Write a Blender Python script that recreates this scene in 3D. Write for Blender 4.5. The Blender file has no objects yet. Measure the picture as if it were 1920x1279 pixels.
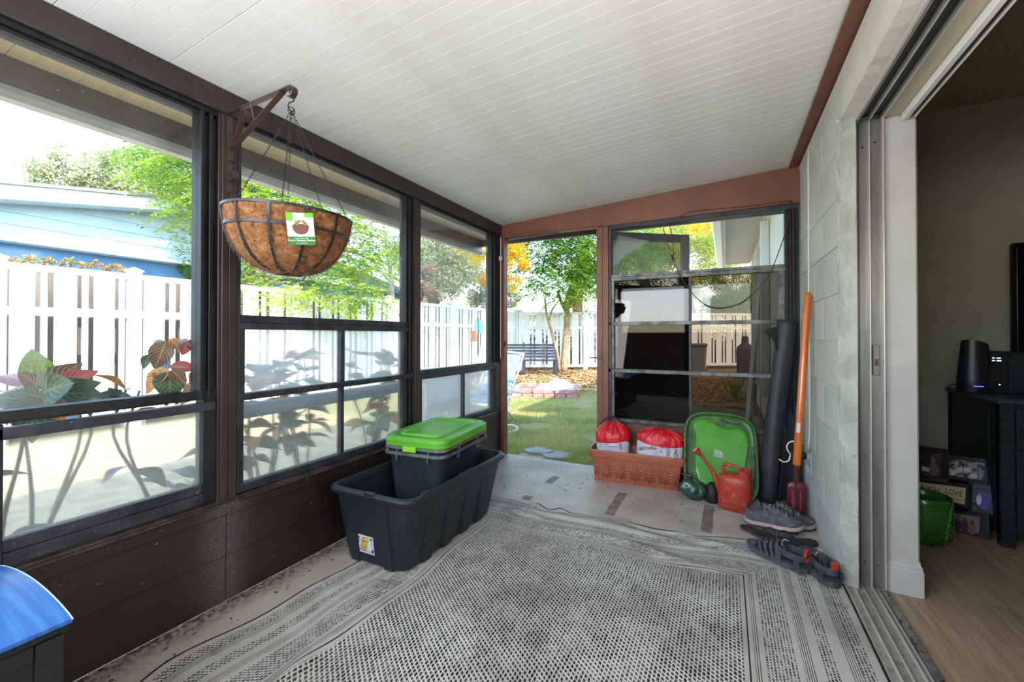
import bpy, math, random
import numpy as np
from mathutils import Vector, Matrix, noise
R = math.radians
random.seed(4); rng = np.random.default_rng(7)
scene = bpy.context.scene
COL = scene.collection

# ---------------------------------------------------------------- camera
cd = bpy.data.cameras.new('camera'); cam = bpy.data.objects.new('camera', cd); COL.objects.link(cam)
cam.location = (0, 0, 1.10)
cam.rotation_euler = (R(90.45), 0, math.atan2(401, 790))
cd.sensor_width = 36; cd.lens = 790 / 1920 * 36; cd.shift_y = -16 / 1920; cd.clip_start = .02; cd.clip_end = 200
scene.camera = cam
# ---------------------------------------------------------------- world, sun, lights
w = bpy.data.worlds.new('world'); scene.world = w; w.use_nodes = True
nt = w.node_tree; bg = nt.nodes['Background']
sky = nt.nodes.new('ShaderNodeTexSky'); sky.sky_type = 'NISHITA'; sky.sun_disc = False
sky.sun_elevation = R(38); sky.sun_rotation = R(126); sky.air_density = 1.2; sky.dust_density = .5; sky.ozone_density = 1.2
nt.links.new(sky.outputs[0], bg.inputs[0]); bg.inputs[1].default_value = .38
sl = bpy.data.lights.new('sun', 'SUN'); sl.energy = 3.1; sl.angle = R(.6); sl.color = (1, .95, .86)
so = bpy.data.objects.new('sun', sl); COL.objects.link(so)
so.rotation_euler = Vector((.62, -.45, .62)).to_track_quat('Z', 'Y').to_euler(); so.location = (6, -5, 8)
# unseen fill lamps added to brighten the porch: an up-light and panels at openings
def area(name, loc, d, sx, sy, e, col):
    al = bpy.data.lights.new(name, 'AREA'); al.shape = 'RECTANGLE'; al.size = sx; al.size_y = sy; al.energy = e; al.color = col
    ao = bpy.data.objects.new(name, al); COL.objects.link(ao); ao.location = loc; ao.rotation_euler = Vector(d).to_track_quat('-Z', 'Y').to_euler()
area('up_fill', (-.45, -.55, .5), (0, -.12, 1), 1.5, 1.1, 7, (1, .96, .92))  # added fill lamp aimed up at the ceiling
area('end_fill', (-1.01, -1.22, 1.63), (0, 1, 0), 1.54, .62, 17, (.80, .90, 1))  # added fill panel inside the end wall, lifts the far end of the porch
area('side_fill', (-1.83, -.62, 1.10), (1, .35, -.15), 1.1, 1.3, 13, (1, .97, .94))  # added fill panel beside the left window, out of view
area('doorway_fill', (.86, .55, 1.15), (-1, .0, .12), 1.4, 1.2, 8, (1, .97, .93))  # added fill panel behind the door opening, aimed into the porch
scene.view_settings.view_transform = 'Standard'; scene.view_settings.look = 'None'
scene.view_settings.gamma = 1; scene.view_settings.use_curve_mapping = False
scene.view_settings.exposure = 1.72

# ---------------------------------------------------------------- materials
MATS = {}
def srgb(h):
    if isinstance(h, str):
        h = h.lstrip('#'); c = [int(h[i:i + 2], 16) / 255 for i in (0, 2, 4)]
        return tuple((x / 12.92 if x <= .04045 else ((x + .055) / 1.055) ** 2.4) for x in c) + (1,)
    return tuple(h) + (1,) if len(h) == 3 else tuple(h)
class NT:
    def __init__(s, name):
        s.m = bpy.data.materials.new(name); s.m.use_nodes = True; s.t = s.m.node_tree; s.n = s.t.nodes; s.L = s.t.links
        s.p = s.n['Principled BSDF']; s.out = s.n['Material Output']
    def new(s, ty, **kw):
        x = s.n.new(ty)
        for k, v in kw.items(): setattr(x, k, v)
        return x
    def link(s, a, b): s.L.new(a, b)
    def sock(s, v, inp):
        if hasattr(v, 'is_output'): s.L.new(v, inp)
        else: inp.default_value = v
    def math(s, op, a, b=0., c=None, clamp=False):
        x = s.new('ShaderNodeMath', operation=op); x.use_clamp = clamp
        s.sock(a, x.inputs[0]); s.sock(b, x.inputs[1])
        if c is not None: s.sock(c, x.inputs[2])
        return x.outputs[0]
    def mix(s, f, a, b, blend='MIX'):
        x = s.new('ShaderNodeMix', data_type='RGBA', blend_type=blend)
        s.sock(f, x.inputs[0]); s.sock(a, x.inputs[6]); s.sock(b, x.inputs[7]); return x.outputs[2]
    def noise(s, scale=5, detail=4, rough=.55, vec=None, out=0):
        x = s.new('ShaderNodeTexNoise'); x.inputs['Scale'].default_value = scale; x.inputs['Detail'].default_value = detail
        x.inputs['Roughness'].default_value = rough
        if vec is not None: s.L.new(vec, x.inputs['Vector'])
        return x.outputs[out]
    def ramp(s, f, lo, hi):
        x = s.new('ShaderNodeMapRange'); x.interpolation_type = 'SMOOTHSTEP'
        s.L.new(f, x.inputs[0]); x.inputs[1].default_value = lo; x.inputs[2].default_value = hi; return x.outputs[0]
    def obj(s, scale=(1, 1, 1), kind='Object'):
        x = s.new('ShaderNodeTexCoord'); y = s.new('ShaderNodeMapping'); y.inputs['Scale'].default_value = scale
        s.L.new(x.outputs[kind], y.inputs[0]); return y.outputs[0]
    def pos(s):
        return s.new('ShaderNodeNewGeometry').outputs['Position']
    def bump(s, h, strength=.3, dist=.01):
        x = s.new('ShaderNodeBump'); x.inputs['Strength'].default_value = strength; x.inputs['Distance'].default_value = dist
        s.L.new(h, x.inputs['Height']); s.L.new(x.outputs[0], s.p.inputs['Normal'])
def mat(name, col, rough=.5, metal=0., col2=None, scale=8, lo=.35, hi=.65, bump=0., bscale=60, bdist=.004, stretch=(1, 1, 1),
        specks=None, spec=.5, coat=0., kind='Object', emit=None, trans=0., rand=0., alpha=None):
    if name in MATS: return MATS[name]
    t = NT(name); p = t.p; c1 = srgb(col)
    p.inputs['Roughness'].default_value = rough; p.inputs['Metallic'].default_value = metal
    p.inputs['Specular IOR Level'].default_value = spec; p.inputs['Coat Weight'].default_value = coat
    vec = t.obj(stretch, kind); c = c1
    if col2 is not None:
        c = t.mix(t.ramp(t.noise(scale, 5, .6, vec), lo, hi), c1, srgb(col2))
    if rand:
        oi = t.new('ShaderNodeObjectInfo'); hs = t.new('ShaderNodeHueSaturation')
        t.link(t.math('MULTIPLY_ADD', oi.outputs['Random'], rand, 1 - rand / 2), hs.inputs['Value'])
        t.sock(c, hs.inputs['Color']); c = hs.outputs[0]
    if specks:
        sc_, th, scol = specks
        c = t.mix(t.ramp(t.noise(sc_, 2, .5, t.obj(kind=kind)), th, th + .03), c, srgb(scol))
    t.sock(c, p.inputs['Base Color'])
    if bump: t.bump(t.noise(bscale, 4, .6, vec), bump, bdist)
    if trans: p.inputs['Transmission Weight'].default_value = trans
    if emit: p.inputs['Emission Color'].default_value = srgb(emit[0]); p.inputs['Emission Strength'].default_value = emit[1]
    MATS[name] = t.m; return t.m
def mat_pane(name, tint=(1, 1, 1), gloss=.06, haze=0., hazecol=(.9, .9, .9), blur=0.):
    if name in MATS: return MATS[name]
    t = NT(name); t.n.remove(t.p)
    if blur:
        a = t.new('ShaderNodeBsdfRefraction'); a.inputs['IOR'].default_value = 1.02; a.inputs['Roughness'].default_value = blur
        a.inputs['Color'].default_value = tuple(tint) + (1,)
        tr = t.new('ShaderNodeBsdfTransparent'); tr.inputs[0].default_value = tuple(tint) + (1,)
        mm = t.new('ShaderNodeMixShader'); mm.inputs[0].default_value = .22; t.link(a.outputs[0], mm.inputs[1]); t.link(tr.outputs[0], mm.inputs[2])
        base = mm.outputs[0]
    else:
        a = t.new('ShaderNodeBsdfTransparent'); a.inputs[0].default_value = tuple(tint) + (1,); base = a.outputs[0]
    if haze:
        h = t.new('ShaderNodeBsdfTranslucent'); h.inputs[0].default_value = tuple(hazecol) + (1,)
        d = t.new('ShaderNodeBsdfDiffuse'); d.inputs[0].default_value = tuple(hazecol) + (1,)
        hm = t.new('ShaderNodeMixShader'); hm.inputs[0].default_value = .3; t.link(h.outputs[0], hm.inputs[1]); t.link(d.outputs[0], hm.inputs[2])
        m1 = t.new('ShaderNodeMixShader')
        f = t.math('MULTIPLY_ADD', t.noise(3, 4, .6, t.obj()), haze * .6, haze * .7)
        sp = t.ramp(t.noise(90, 2, .5, t.obj()), .74, .78)
        t.link(t.math('MAXIMUM', f, t.math('MULTIPLY', sp, .6), clamp=True), m1.inputs[0]); t.link(base, m1.inputs[1]); t.link(hm.outputs[0], m1.inputs[2]); base = m1.outputs[0]
    g = t.new('ShaderNodeBsdfGlossy'); g.inputs['Roughness'].default_value = .02
    m2 = t.new('ShaderNodeMixShader')
    fr = t.new('ShaderNodeLayerWeight'); fr.inputs[0].default_value = .25
    t.link(t.math('MULTIPLY_ADD', fr.outputs['Fresnel'], .35, gloss), m2.inputs[0])
    t.link(base, m2.inputs[1]); t.link(g.outputs[0], m2.inputs[2]); t.link(m2.outputs[0], t.out.inputs[0])
    MATS[name] = t.m; return t.m
def mat_leaf(name, cols, bigscale=.6, tl=.5, rough=.5):
    """leaf colours vary leaf by leaf and in large patches over the crown"""
    if name in MATS: return MATS[name]
    t = NT(name); g = t.new('ShaderNodeNewGeometry')
    cr = t.new('ShaderNodeValToRGB'); cr.color_ramp.interpolation = 'CONSTANT' if len(cols) > 6 else 'LINEAR'
    f = t.math('MULTIPLY_ADD', g.outputs['Random Per Island'], .55, t.math('MULTIPLY_ADD', t.noise(bigscale, 2, .5, g.outputs['Position']), 1.3, -.42), clamp=True)
    t.link(f, cr.inputs[0])
    while len(cr.color_ramp.elements) < len(cols): cr.color_ramp.elements.new(.5)
    for i, (c, e) in enumerate(zip(cols, cr.color_ramp.elements)): e.position = i / (len(cols) - 1); e.color = srgb(c)
    t.link(cr.outputs[0], t.p.inputs['Base Color']); t.p.inputs['Roughness'].default_value = rough; t.p.inputs['Specular IOR Level'].default_value = .25
    tr = t.new('ShaderNodeBsdfTranslucent'); t.link(cr.outputs[0], tr.inputs[0])
    mx = t.new('ShaderNodeMixShader'); mx.inputs[0].default_value = tl
    t.link(t.p.outputs[0], mx.inputs[1]); t.link(tr.outputs[0], mx.inputs[2]); t.link(mx.outputs[0], t.out.inputs[0])
    MATS[name] = t.m; return t.m

# ---------------------------------------------------------------- objects
WL = {}                                     # world matrix of every root
def props(o, label=None, cat=None, group=None, kind=None):
    if label: o['label'] = label
    if cat: o['category'] = cat
    if group: o['group'] = group
    if kind: o['kind'] = kind
    return o
def thing(name, label, cat, loc=(0, 0, 0), rot=(0, 0, 0), group=None, kind=None):
    o = bpy.data.objects.new(name, None); COL.objects.link(o); o.empty_display_size = .1
    o.location = loc; o.rotation_euler = rot
    WL[o] = Matrix.LocRotScale(Vector(loc), o.rotation_euler, None)
    return props(o, label, cat, group, kind)
def structure(name, loc=(0, 0, 0), label=None):
    return thing(name, label, None, loc, kind='structure')
def wmat(o):
    while o is not None:
        if o in WL: return WL[o]
        o = o.parent
    return Matrix.Identity(4)
class MB:
    def __init__(s): s.v = []; s.f = []; s.uv = None
    def add(s, vs, fs):
        b = len(s.v); s.v += [tuple(v) for v in vs]; s.f += [tuple(b + i for i in f) for f in fs]; return s
    def box(s, x0, x1, y0, y1, z0, z1):
        return s.add([(x0, y0, z0), (x1, y0, z0), (x1, y1, z0), (x0, y1, z0), (x0, y0, z1), (x1, y0, z1), (x1, y1, z1), (x0, y1, z1)],
                     [(0, 3, 2, 1), (4, 5, 6, 7), (0, 1, 5, 4), (1, 2, 6, 5), (2, 3, 7, 6), (3, 0, 4, 7)])
    def cbox(s, x0, x1, y0, y1, z0, z1, c=.004):
        """box with chamfered edges"""
        vs = []; X = (x0, x1); Y = (y0, y1); Z = (z0, z1); idx = {}
        for i in (0, 1):
            for j in (0, 1):
                for k in (0, 1):
                    sx, sy, sz = (1, -1)[i], (1, -1)[j], (1, -1)[k]
                    for a in range(3):
                        p = [X[i] + sx * c, Y[j] + sy * c, Z[k] + sz * c]; p[a] = (X[i], Y[j], Z[k])[a]
                        idx[(i, j, k, a)] = len(vs); vs.append(tuple(p))
        fs = []
        for a in range(3):
            o = [b for b in range(3) if b != a]
            for q in (0, 1):
                ks = []
                for (u, v) in ((0, 0), (1, 0), (1, 1), (0, 1)):
                    t = [0, 0, 0]; t[a] = q; t[o[0]] = u; t[o[1]] = v; ks.append(idx[tuple(t) + (a,)])
                fs.append(ks)
        for a in range(3):
            o = [b for b in range(3) if b != a]
            for u in (0, 1):
                for v in (0, 1):
                    t0 = [0, 0, 0]; t1 = [0, 0, 0]; t0[a] = 0; t1[a] = 1
                    for t in (t0, t1): t[o[0]] = u; t[o[1]] = v
                    fs.append([idx[tuple(t0) + (o[0],)], idx[tuple(t1) + (o[0],)], idx[tuple(t1) + (o[1],)], idx[tuple(t0) + (o[1],)]])
        for i in (0, 1):
            for j in (0, 1):
                for k in (0, 1): fs.append([idx[(i, j, k, a)] for a in range(3)])
        cen = Vector(((x0 + x1) / 2, (y0 + y1) / 2, (z0 + z1) / 2)); out = []
        for f in fs:
            P = [Vector(vs[i]) for i in f]; n = (P[1] - P[0]).cross(P[2] - P[0]); m = sum(P, Vector()) / len(P)
            out.append(f if n.dot(m - cen) > 0 else f[::-1])
        return s.add(vs, out)
    def obox(s, a, b, w, h, up=(0, 0, 1)):
        """bar from a to b of width w (sideways) and height h (along up)"""
        a, b = Vector(a), Vector(b); d = (b - a).normalized(); sd = d.cross(Vector(up))
        if sd.length < 1e-4: sd = d.cross(Vector((1, 0, 0)))
        sd.normalize(); u = sd.cross(d); sd *= w / 2; u = u * (h / 2)
        vs = [p + e * sd + g * u for p in (a, b) for e, g in ((-1, -1), (1, -1), (1, 1), (-1, 1))]
        return s.add(vs, [(0, 1, 2, 3)[::-1], (4, 5, 6, 7), (0, 4, 5, 1)[::-1], (1, 5, 6, 2)[::-1], (2, 6, 7, 3)[::-1], (3, 7, 4, 0)[::-1]][::1])
    def sweep(s, path, prof, up=(0, 0, 1), closed=False, scales=None):
        """sweep a 2-D profile [(side, up)] along a path"""
        P = [Vector(p) for p in path]; n = len(P); m = len(prof); rings = []; U = Vector(up); prev = None
        for i in range(n):
            if closed: d = P[(i + 1) % n] - P[i - 1]
            else: d = P[min(i + 1, n - 1)] - P[max(i - 1, 0)]
            if d.length < 1e-9: d = Vector((0, 0, 1))
            d.normalize(); sd = d.cross(U)
            if sd.length < 1e-3: sd = prev if prev is not None else d.cross(Vector((1, .3, 0)))
            sd = sd - d * sd.dot(d); sd.normalize()
            if prev is not None and sd.dot(prev) < 0 and up == (0, 0, 1): pass
            prev = sd; u = sd.cross(d); k = scales[i] if scales else 1
            rings.append([P[i] + (sd * a + u * b) * k for a, b in prof])
        vs = [v for r in rings for v in r]; fs = []
        for i in range(n if closed else n - 1):
            j = (i + 1) % n
            for k in range(m):
                l = (k + 1) % m; fs.append((i * m + k, i * m + l, j * m + l, j * m + k))
        if not closed: fs += [tuple(range(m))[::-1], tuple((n - 1) * m + k for k in range(m))]
        return s.add(vs, fs)
    def tube(s, path, r, n=8, closed=False, scales=None):
        P = [Vector(p) for p in path]; N = len(P); rings = []; nrm = None
        for i in range(N):
            d = (P[(i + 1) % N] - P[i - 1]) if closed else (P[min(i + 1, N - 1)] - P[max(i - 1, 0)])
            d.normalize()
            if nrm is None:
                nrm = d.orthogonal().normalized()
            nrm = (nrm - d * nrm.dot(d)).normalized(); b = d.cross(nrm); k = r * (scales[i] if scales else 1)
            rings.append([P[i] + (nrm * math.cos(2 * math.pi * q / n) + b * math.sin(2 * math.pi * q / n)) * k for q in range(n)])
        vs = [v for q in rings for v in q]; fs = []
        for i in range(N if closed else N - 1):
            j = (i + 1) % N
            for k in range(n): l = (k + 1) % n; fs.append((i * n + k, i * n + l, j * n + l, j * n + k))
        if not closed: fs += [tuple(range(n))[::-1], tuple((N - 1) * n + k for k in range(n))]
        return s.add(vs, fs)
    def loft(s, rings, cap0=True, cap1=True):
        m = len(rings[0]); vs = [v for r in rings for v in r]; fs = []
        for i in range(len(rings) - 1):
            for k in range(m): l = (k + 1) % m; fs.append((i * m + k, i * m + l, (i + 1) * m + l, (i + 1) * m + k))
        if cap0: fs.append(tuple(range(m))[::-1])
        if cap1: fs.append(tuple((len(rings) - 1) * m + k for k in range(m)))
        return s.add(vs, fs)
    def lathe(s, prof, n=24, c=(0, 0, 0), cap0=True, cap1=True):
        return s.loft([[(c[0] + r * math.cos(2 * math.pi * k / n), c[1] + r * math.sin(2 * math.pi * k / n), c[2] + z) for k in range(n)] for r, z in prof], cap0, cap1)
    def prism(s, poly, h, frame=None):
        """extrude polygon [(u,v)] by h; frame = (origin, u, v, n)"""
        o, u, v, n = frame if frame else ((0, 0, 0), (1, 0, 0), (0, 1, 0), (0, 0, 1))
        o, u, v, n = map(Vector, (o, u, v, n)); m = len(poly)
        a = [o + u * x + v * y for x, y in poly]; b = [p + n * h for p in a]
        return s.add(a + b, [tuple(range(m))[::-1], tuple(range(m, 2 * m))] + [(k, (k + 1) % m, m + (k + 1) % m, m + k) for k in range(m)])
    def xf(s, M):
        s.v = [tuple(M @ Vector(v)) for v in s.v]; return s
    def mesh(s, name, smooth=False, inv=None):
        me = bpy.data.meshes.new(name)
        vs = s.v if inv is None else [tuple(inv @ Vector(v)) for v in s.v]
        me.from_pydata(vs, [], s.f)
        if smooth:
            me.shade_smooth()
            if smooth == 'auto':
                try: me.set_sharp_from_angle(angle=R(38))
                except Exception: pass
        return me
    def build(s, name, m, parent=None, smooth=False, world=True, bevel=0, sub=0, label=None, kind=None, solid=0):
        inv = wmat(parent).inverted() if (parent is not None and world) else None
        me = s.mesh(name, smooth, inv); me.materials.append(m)
        o = bpy.data.objects.new(name, me); COL.objects.link(o); o.parent = parent
        if solid: q = o.modifiers.new('solid', 'SOLIDIFY'); q.thickness = solid; q.offset = 0
        if sub: q = o.modifiers.new('sub', 'SUBSURF'); q.levels = q.render_levels = sub
        if bevel: q = o.modifiers.new('bevel', 'BEVEL'); q.width = bevel; q.segments = 2; q.limit_method = 'ANGLE'; q.angle_limit = R(40)
        return props(o, label, None, None, kind)
def piece(name, mesh, parent, loc=(0, 0, 0), rot=(0, 0, 0), scale=(1, 1, 1)):
    """one of many alike pieces: an object that shares mesh data (loc in the parent's frame)"""
    o = bpy.data.objects.new(name, mesh); COL.objects.link(o); o.parent = parent
    o.location = loc; o.rotation_euler = rot; o.scale = scale; return o
def pmesh(mb, name, m, smooth=False):
    me = mb.mesh(name, smooth); me.materials.append(m); return me
def copy_tree(o, parent=None):
    c = o.copy(); COL.objects.link(c); c.parent = parent
    if o in WL: WL[c] = WL[o]
    for ch in list(o.children): copy_tree(ch, c)
    return c
def rrect(hx, hy, r, n=5, c=(0, 0)):
    pts = []
    for sx, sy, a0 in ((1, 1, 0), (-1, 1, 90), (-1, -1, 180), (1, -1, 270)):
        for k in range(n + 1):
            a = R(a0 + 90 * k / n); pts.append((c[0] + sx * (hx - r) + r * math.cos(a), c[1] + sy * (hy - r) + r * math.sin(a)))
    return pts
def rr3(hx, hy, r, z, n=5, c=(0, 0)): return [(x, y, z) for x, y in rrect(hx, hy, r, n, c)]
def text(name, s, size, m, parent, loc, rot, ext=.0004, align='CENTER', world=False, xs=1.0):
    cu = bpy.data.curves.new(name, 'FONT'); cu.body = s; cu.size = size; cu.extrude = ext; cu.align_x = align; cu.align_y = 'CENTER'
    cu.resolution_u = 2; cu.materials.append(m)
    q = bpy.data.objects.new(name, cu); COL.objects.link(q); dg = bpy.context.evaluated_depsgraph_get(); me = bpy.data.meshes.new_from_object(q.evaluated_get(dg)); me.name = name
    bpy.data.objects.remove(q); o = bpy.data.objects.new(name, me); COL.objects.link(o)
    if not me.materials: me.materials.append(m)
    o.parent = parent; o.location = loc; o.rotation_euler = rot; o.scale = (xs, 1, 1); return o
def arc(c, r, a0, a1, n, plane='xz'):
    o = []
    for k in range(n + 1):
        a = R(a0 + (a1 - a0) * k / n); x, y = r * math.cos(a), r * math.sin(a)
        o.append((c[0] + x, c[1], c[2] + y) if plane == 'xz' else ((c[0], c[1] + x, c[2] + y) if plane == 'yz' else (c[0] + x, c[1] + y, c[2])))
    return o
def smooth_path(pts, n=6):
    P = [Vector(p) for p in pts]; P = [2 * P[0] - P[1]] + P + [2 * P[-1] - P[-2]]; o = []
    for i in range(1, len(P) - 2):
        for k in range(n):
            t = k / n; a, b, c, d = P[i - 1:i + 3]
            o.append(.5 * ((2 * b) + (-a + c) * t + (2 * a - 5 * b + 4 * c - d) * t * t + (-a + 3 * b - 3 * c + d) * t ** 3))
    o.append(P[-2]); return o
# ================================================================ MATERIALS OF THE PORCH
m_brown = mat('dark_brown_paint', '#3a2b27', .45, col2='#2e2320', scale=3, bump=.15, bscale=90)
def knee_mat():
    t = NT('knee_wall_paint'); P = t.pos(); sx = t.new('ShaderNodeSeparateXYZ'); t.link(P, sx.inputs[0]); M = t.math
    c = t.mix(t.ramp(t.noise(2.2, 5, .6, P), .35, .65), srgb('#301f1b'), srgb('#241816'))
    # dusty overspray below the post, and paint flecks
    dy = M('DIVIDE', M('SUBTRACT', sx.outputs[1], 1.02), .085); patch = M('POWER', 2.718, M('MULTIPLY', M('MULTIPLY', dy, dy), -1.))
    dust = M('MULTIPLY', patch, t.ramp(t.noise(330, 4, .75, P), .40, .68)); c = t.mix(M('MULTIPLY', dust, .55), c, srgb('#9a9290'))
    fl_ = M('MULTIPLY', t.ramp(t.noise(48, 2, .5, P), .73, .75), t.ramp(t.noise(2.5, 3, .5, P), .45, .6)); c = t.mix(fl_, c, srgb('#b5aca4'))
    t.link(c, t.p.inputs['Base Color']); t.p.inputs['Roughness'].default_value = .42; t.bump(t.noise(90, 3, .6, P), .08, .003); return t.m
m_knee = knee_mat()
m_brownlit = mat('brown_paint_lit', '#7c4a35', .45, col2='#6c402e', scale=2.5, bump=.15, bscale=50)  # brighter copy of the porch brown, with the light put into its colour
m_black = mat('black_aluminium', '#151618', .5, .0, spec=.3, col2='#202224', scale=14, specks=(120, .72, '#6a6d70'))
m_alu = mat('dark_aluminium', '#3d3e43', .48, .3, col2='#27282c', scale=9, specks=(140, .70, '#8a8a8c'), bump=.1)
m_alu_l = mat('weathered_aluminium', '#6a6a68', .45, .5, col2='#3a3a3a', scale=11, specks=(150, .66, '#a3a3a0'), bump=.15)
m_sill = mat('sill_metal', '#5a5450', .35, .5, col2='#3c3733', scale=8)
m_clear = mat_pane('clear_pane', (.97, .985, .98), .01, .012)
m_frost = mat_pane('frosted_pane', (.94, .94, .93), .03, .24, (.95, .95, .94), .16)
m_haze = mat_pane('hazy_pane', (.95, .95, .92), .03, .12, (.93, .92, .88), .06)
m_tint = mat_pane('tinted_pane', (.40, .36, .32), .02, .008, (.5, .5, .5))
XL, YB, XR, YE = -1.85, 3.41, .45, -1.25
def ceil_z(x): return 2.116 + .0605 * (x + 1.85)
def WBox(side):
    def f(mb, a0, a1, d0, d1, z0, z1):
        if side == 'left': return mb.cbox(XL - d1, XL - d0, a0, a1, z0, z1, .0015)
        if side == 'back': return mb.cbox(a0, a1, YB + d0, YB + d1, z0, z1, .0015)
        return mb.cbox(a0, a1, YE - d1, YE - d0, z0, z1, .0015)
    return f
def rails(side, parent, m, items, name='rail'):
    B = WBox(side)
    for it in items: B(mb := MB(), *it); mb.build(name, m, parent)

# ================================================================ LEFT WALL
wl = structure('wall_left', (XL, 1, 0), 'dark brown knee wall and posts carrying the porch windows')
B = WBox('left')
for y0, y1 in ((YE, .30), (.30, 1.028), (1.03, 2.23), (2.232, 3.47)):
    mb = MB(); B(mb, y0, y1 - .001, .004, .10, 0, .189); mb.build('panel', m_knee, wl)
    mb = MB(); B(mb, y0, y1 - .001, .0, .10, .1905, .36); mb.build('panel', m_knee, wl)
mb = MB(); B(mb, YE, 3.47, -.006, .10, .36, .405); mb.build('top_rail', m_knee, wl)
mb = MB()
for k in range(14): mb.lathe([(.006, 0), (.006, .002), (.003, .004)], 8)
mb.v = []; mb.f = []
for k in range(12):
    y = -.1 + k * .3; mb.loft([[(XL + .006 + h, y + r * math.cos(a), .385 + r * math.sin(a)) for a in [R(45 * q) for q in range(8)]] for r, h in ((.006, 0), (.005, .002), (.002, .004))], False)
mb.build('screw', m_brown, wl, kind='stuff')
for y0, y1 in ((-.02, .30), (.99, 1.067), (2.197, 2.27), (3.40, 3.475)):
    mb = MB(); B(mb, y0, y1, .0, .09, .405, 2.022)
    if y0 < 3: B(mb, y0 + .012, y0 + (y1 - y0) * .48, -.006, .0, .42, 2.02)
    B(mb, y0 + (y1 - y0) * .54, y1 - .004, -.004, .0, .42, 2.02)
    mb.build('post', m_brown, wl)
mb = MB(); vs = [(XL + .012, 2.02), (XL + .012, ceil_z(XL) - .001), (XL - .10, ceil_z(XL - .1) - .001), (XL - .10, 2.02)]
mb.loft([[(x, y, z) for x, z in vs] for y in (YE, 3.41)]); mb.build('header_beam', m_brown, wl)
mb = MB(); mb.box(XL + .010, XL + .014, YE, 3.41, 2.018, 2.026).build('header_lip', m_alu, wl)
for y0, y1 in ((YE, -.02), (.30, .995), (1.062, 2.203), (2.265, 3.36)):
    mb = MB(); B(mb, y0, y1, -.014, .10, .405, .414); B(mb, y0, y1, -.008, .10, .414, .423); B(mb, y0, y1, .012, .10, .423, .432)
    mb.build('sill', m_sill, wl)

# ---- window 1: big black framed window in front of the storage box
def jambs(parent, side, m, a0, a1, z0, z1, w, n=4, dirn=1, d0=.0, step=.013, name='jamb'):
    """stepped sliding tracks beside an opening; a0..a1 is the strip, the opening lies on the dirn side"""
    B = WBox(side)
    for k in range(n):
        t = (a1 - a0) / n; mb = MB()
        if dirn > 0: B(mb, a0 + (n - 1 - k) * t, a0 + (n - k) * t - .0015, d0 + k * step * .0 + (n - 1 - k) * 0 + (0 if k % 2 else .012) + 0.004 * k * 0, .07, z0, z1)
        else: B(mb, a0 + k * t, a0 + (k + 1) * t - .0015, d0 + (0 if k % 2 else .012), .07, z0, z1)
        mb.build(name, m, parent)
w1 = structure('window_1', (XL, .65, .43), 'black framed window with a clear upper and a frosted lower pane')
jambs(w1, 'left', m_black, .926, .988, .85, 2.0, .06, 4, 1)
jambs(w1, 'left', m_black, .302, .345, .85, 2.0, .04, 3, -1)
rails('left', w1, m_black, [(.302, .988, .0, .07, 1.999, 2.019), (.302, .988, .012, .07, 1.985, 1.998)], 'head')
rails('left', w1, m_black, [(.302, .93, .012, .05, .876, .905)][:0] + [(.302, .988, .004, .06, .850, .882)], 'rail')
rails('left', w1, m_alu, [(.302, .988, .0, .05, .846, .8495), (.40, .985, .0, .045, .800, .832)], 'rail')
rails('left', w1, m_black, [(.302, .420, .0, .06, .432, .845), (.94, .988, .004, .06, .432, .845)], 'stile')
rails('left', w1, m_alu, [(.420, .94, .004, .05, .432, .470), (.420, .94, .010, .05, .472, .508)], 'bottom_rail')
def pane(parent, side, m, a0, a1, d, z0, z1):
    mb = MB()
    if side == 'left': mb.box(XL - d - .003, XL - d, a0, a1, z0, z1)
    elif side == 'back': mb.box(a0, a1, YB + d, YB + d + .003, z0, z1)
    else: mb.box(a0, a1, YE - d - .003, YE - d, z0, z1)
    return mb.build('pane', m, parent)
pane(w1, 'left', m_clear, .345, .926, .03, .882, 1.985); pane(w1, 'left', m_haze, .420, .94, .028, .505, .800)
# ---- window 2
w2 = structure('window_2', (XL, 1.6, .43), 'dark aluminium window with a clear upper pane and four small frosted panes')
rails('left', w2, m_black, [(1.068, 2.196, .0, .07, 2.002, 2.019)], 'head')
jambs(w2, 'left', m_black, 2.140, 2.196, .43, 2.002, .05, 3, 1)
rails('left', w2, m_alu, [(1.068, 1.082, .0, .06, .43, 2.002)], 'stile')
rails('left', w2, m_alu, [(1.072, 2.15, .006, .05, 1.158, 1.190), (1.082, 2.15, .0, .05, 1.128, 1.157), (1.072, 2.19, -.004, .045, .822, .850), (1.082, 2.14, .004, .05, .43, .462)], 'rail')
rails('left', w2, m_alu, [(1.082, 1.104, .006, .05, .85, 1.128), (2.104, 2.14, .006, .05, .85, 1.128), (1.082, 1.100, .006, .05, .462, .822), (2.104, 2.14, .006, .05, .462, .822)], 'stile')
rails('left', w2, m_alu, [(1.612, 1.640, .006, .04, .85, 1.128), (1.615, 1.638, .008, .04, .462, .822)], 'mullion')
pane(w2, 'left', m_clear, 1.082, 2.14, .03, 1.19, 2.002)
for z0, z1, mm in ((.85, 1.128, m_frost), (.462, .822, m_haze)):
    pane(w2, 'left', mm, 1.10, 1.614, .028, z0, z1); pane(w2, 'left', mm, 1.638, 2.106, .028, z0, z1)
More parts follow.
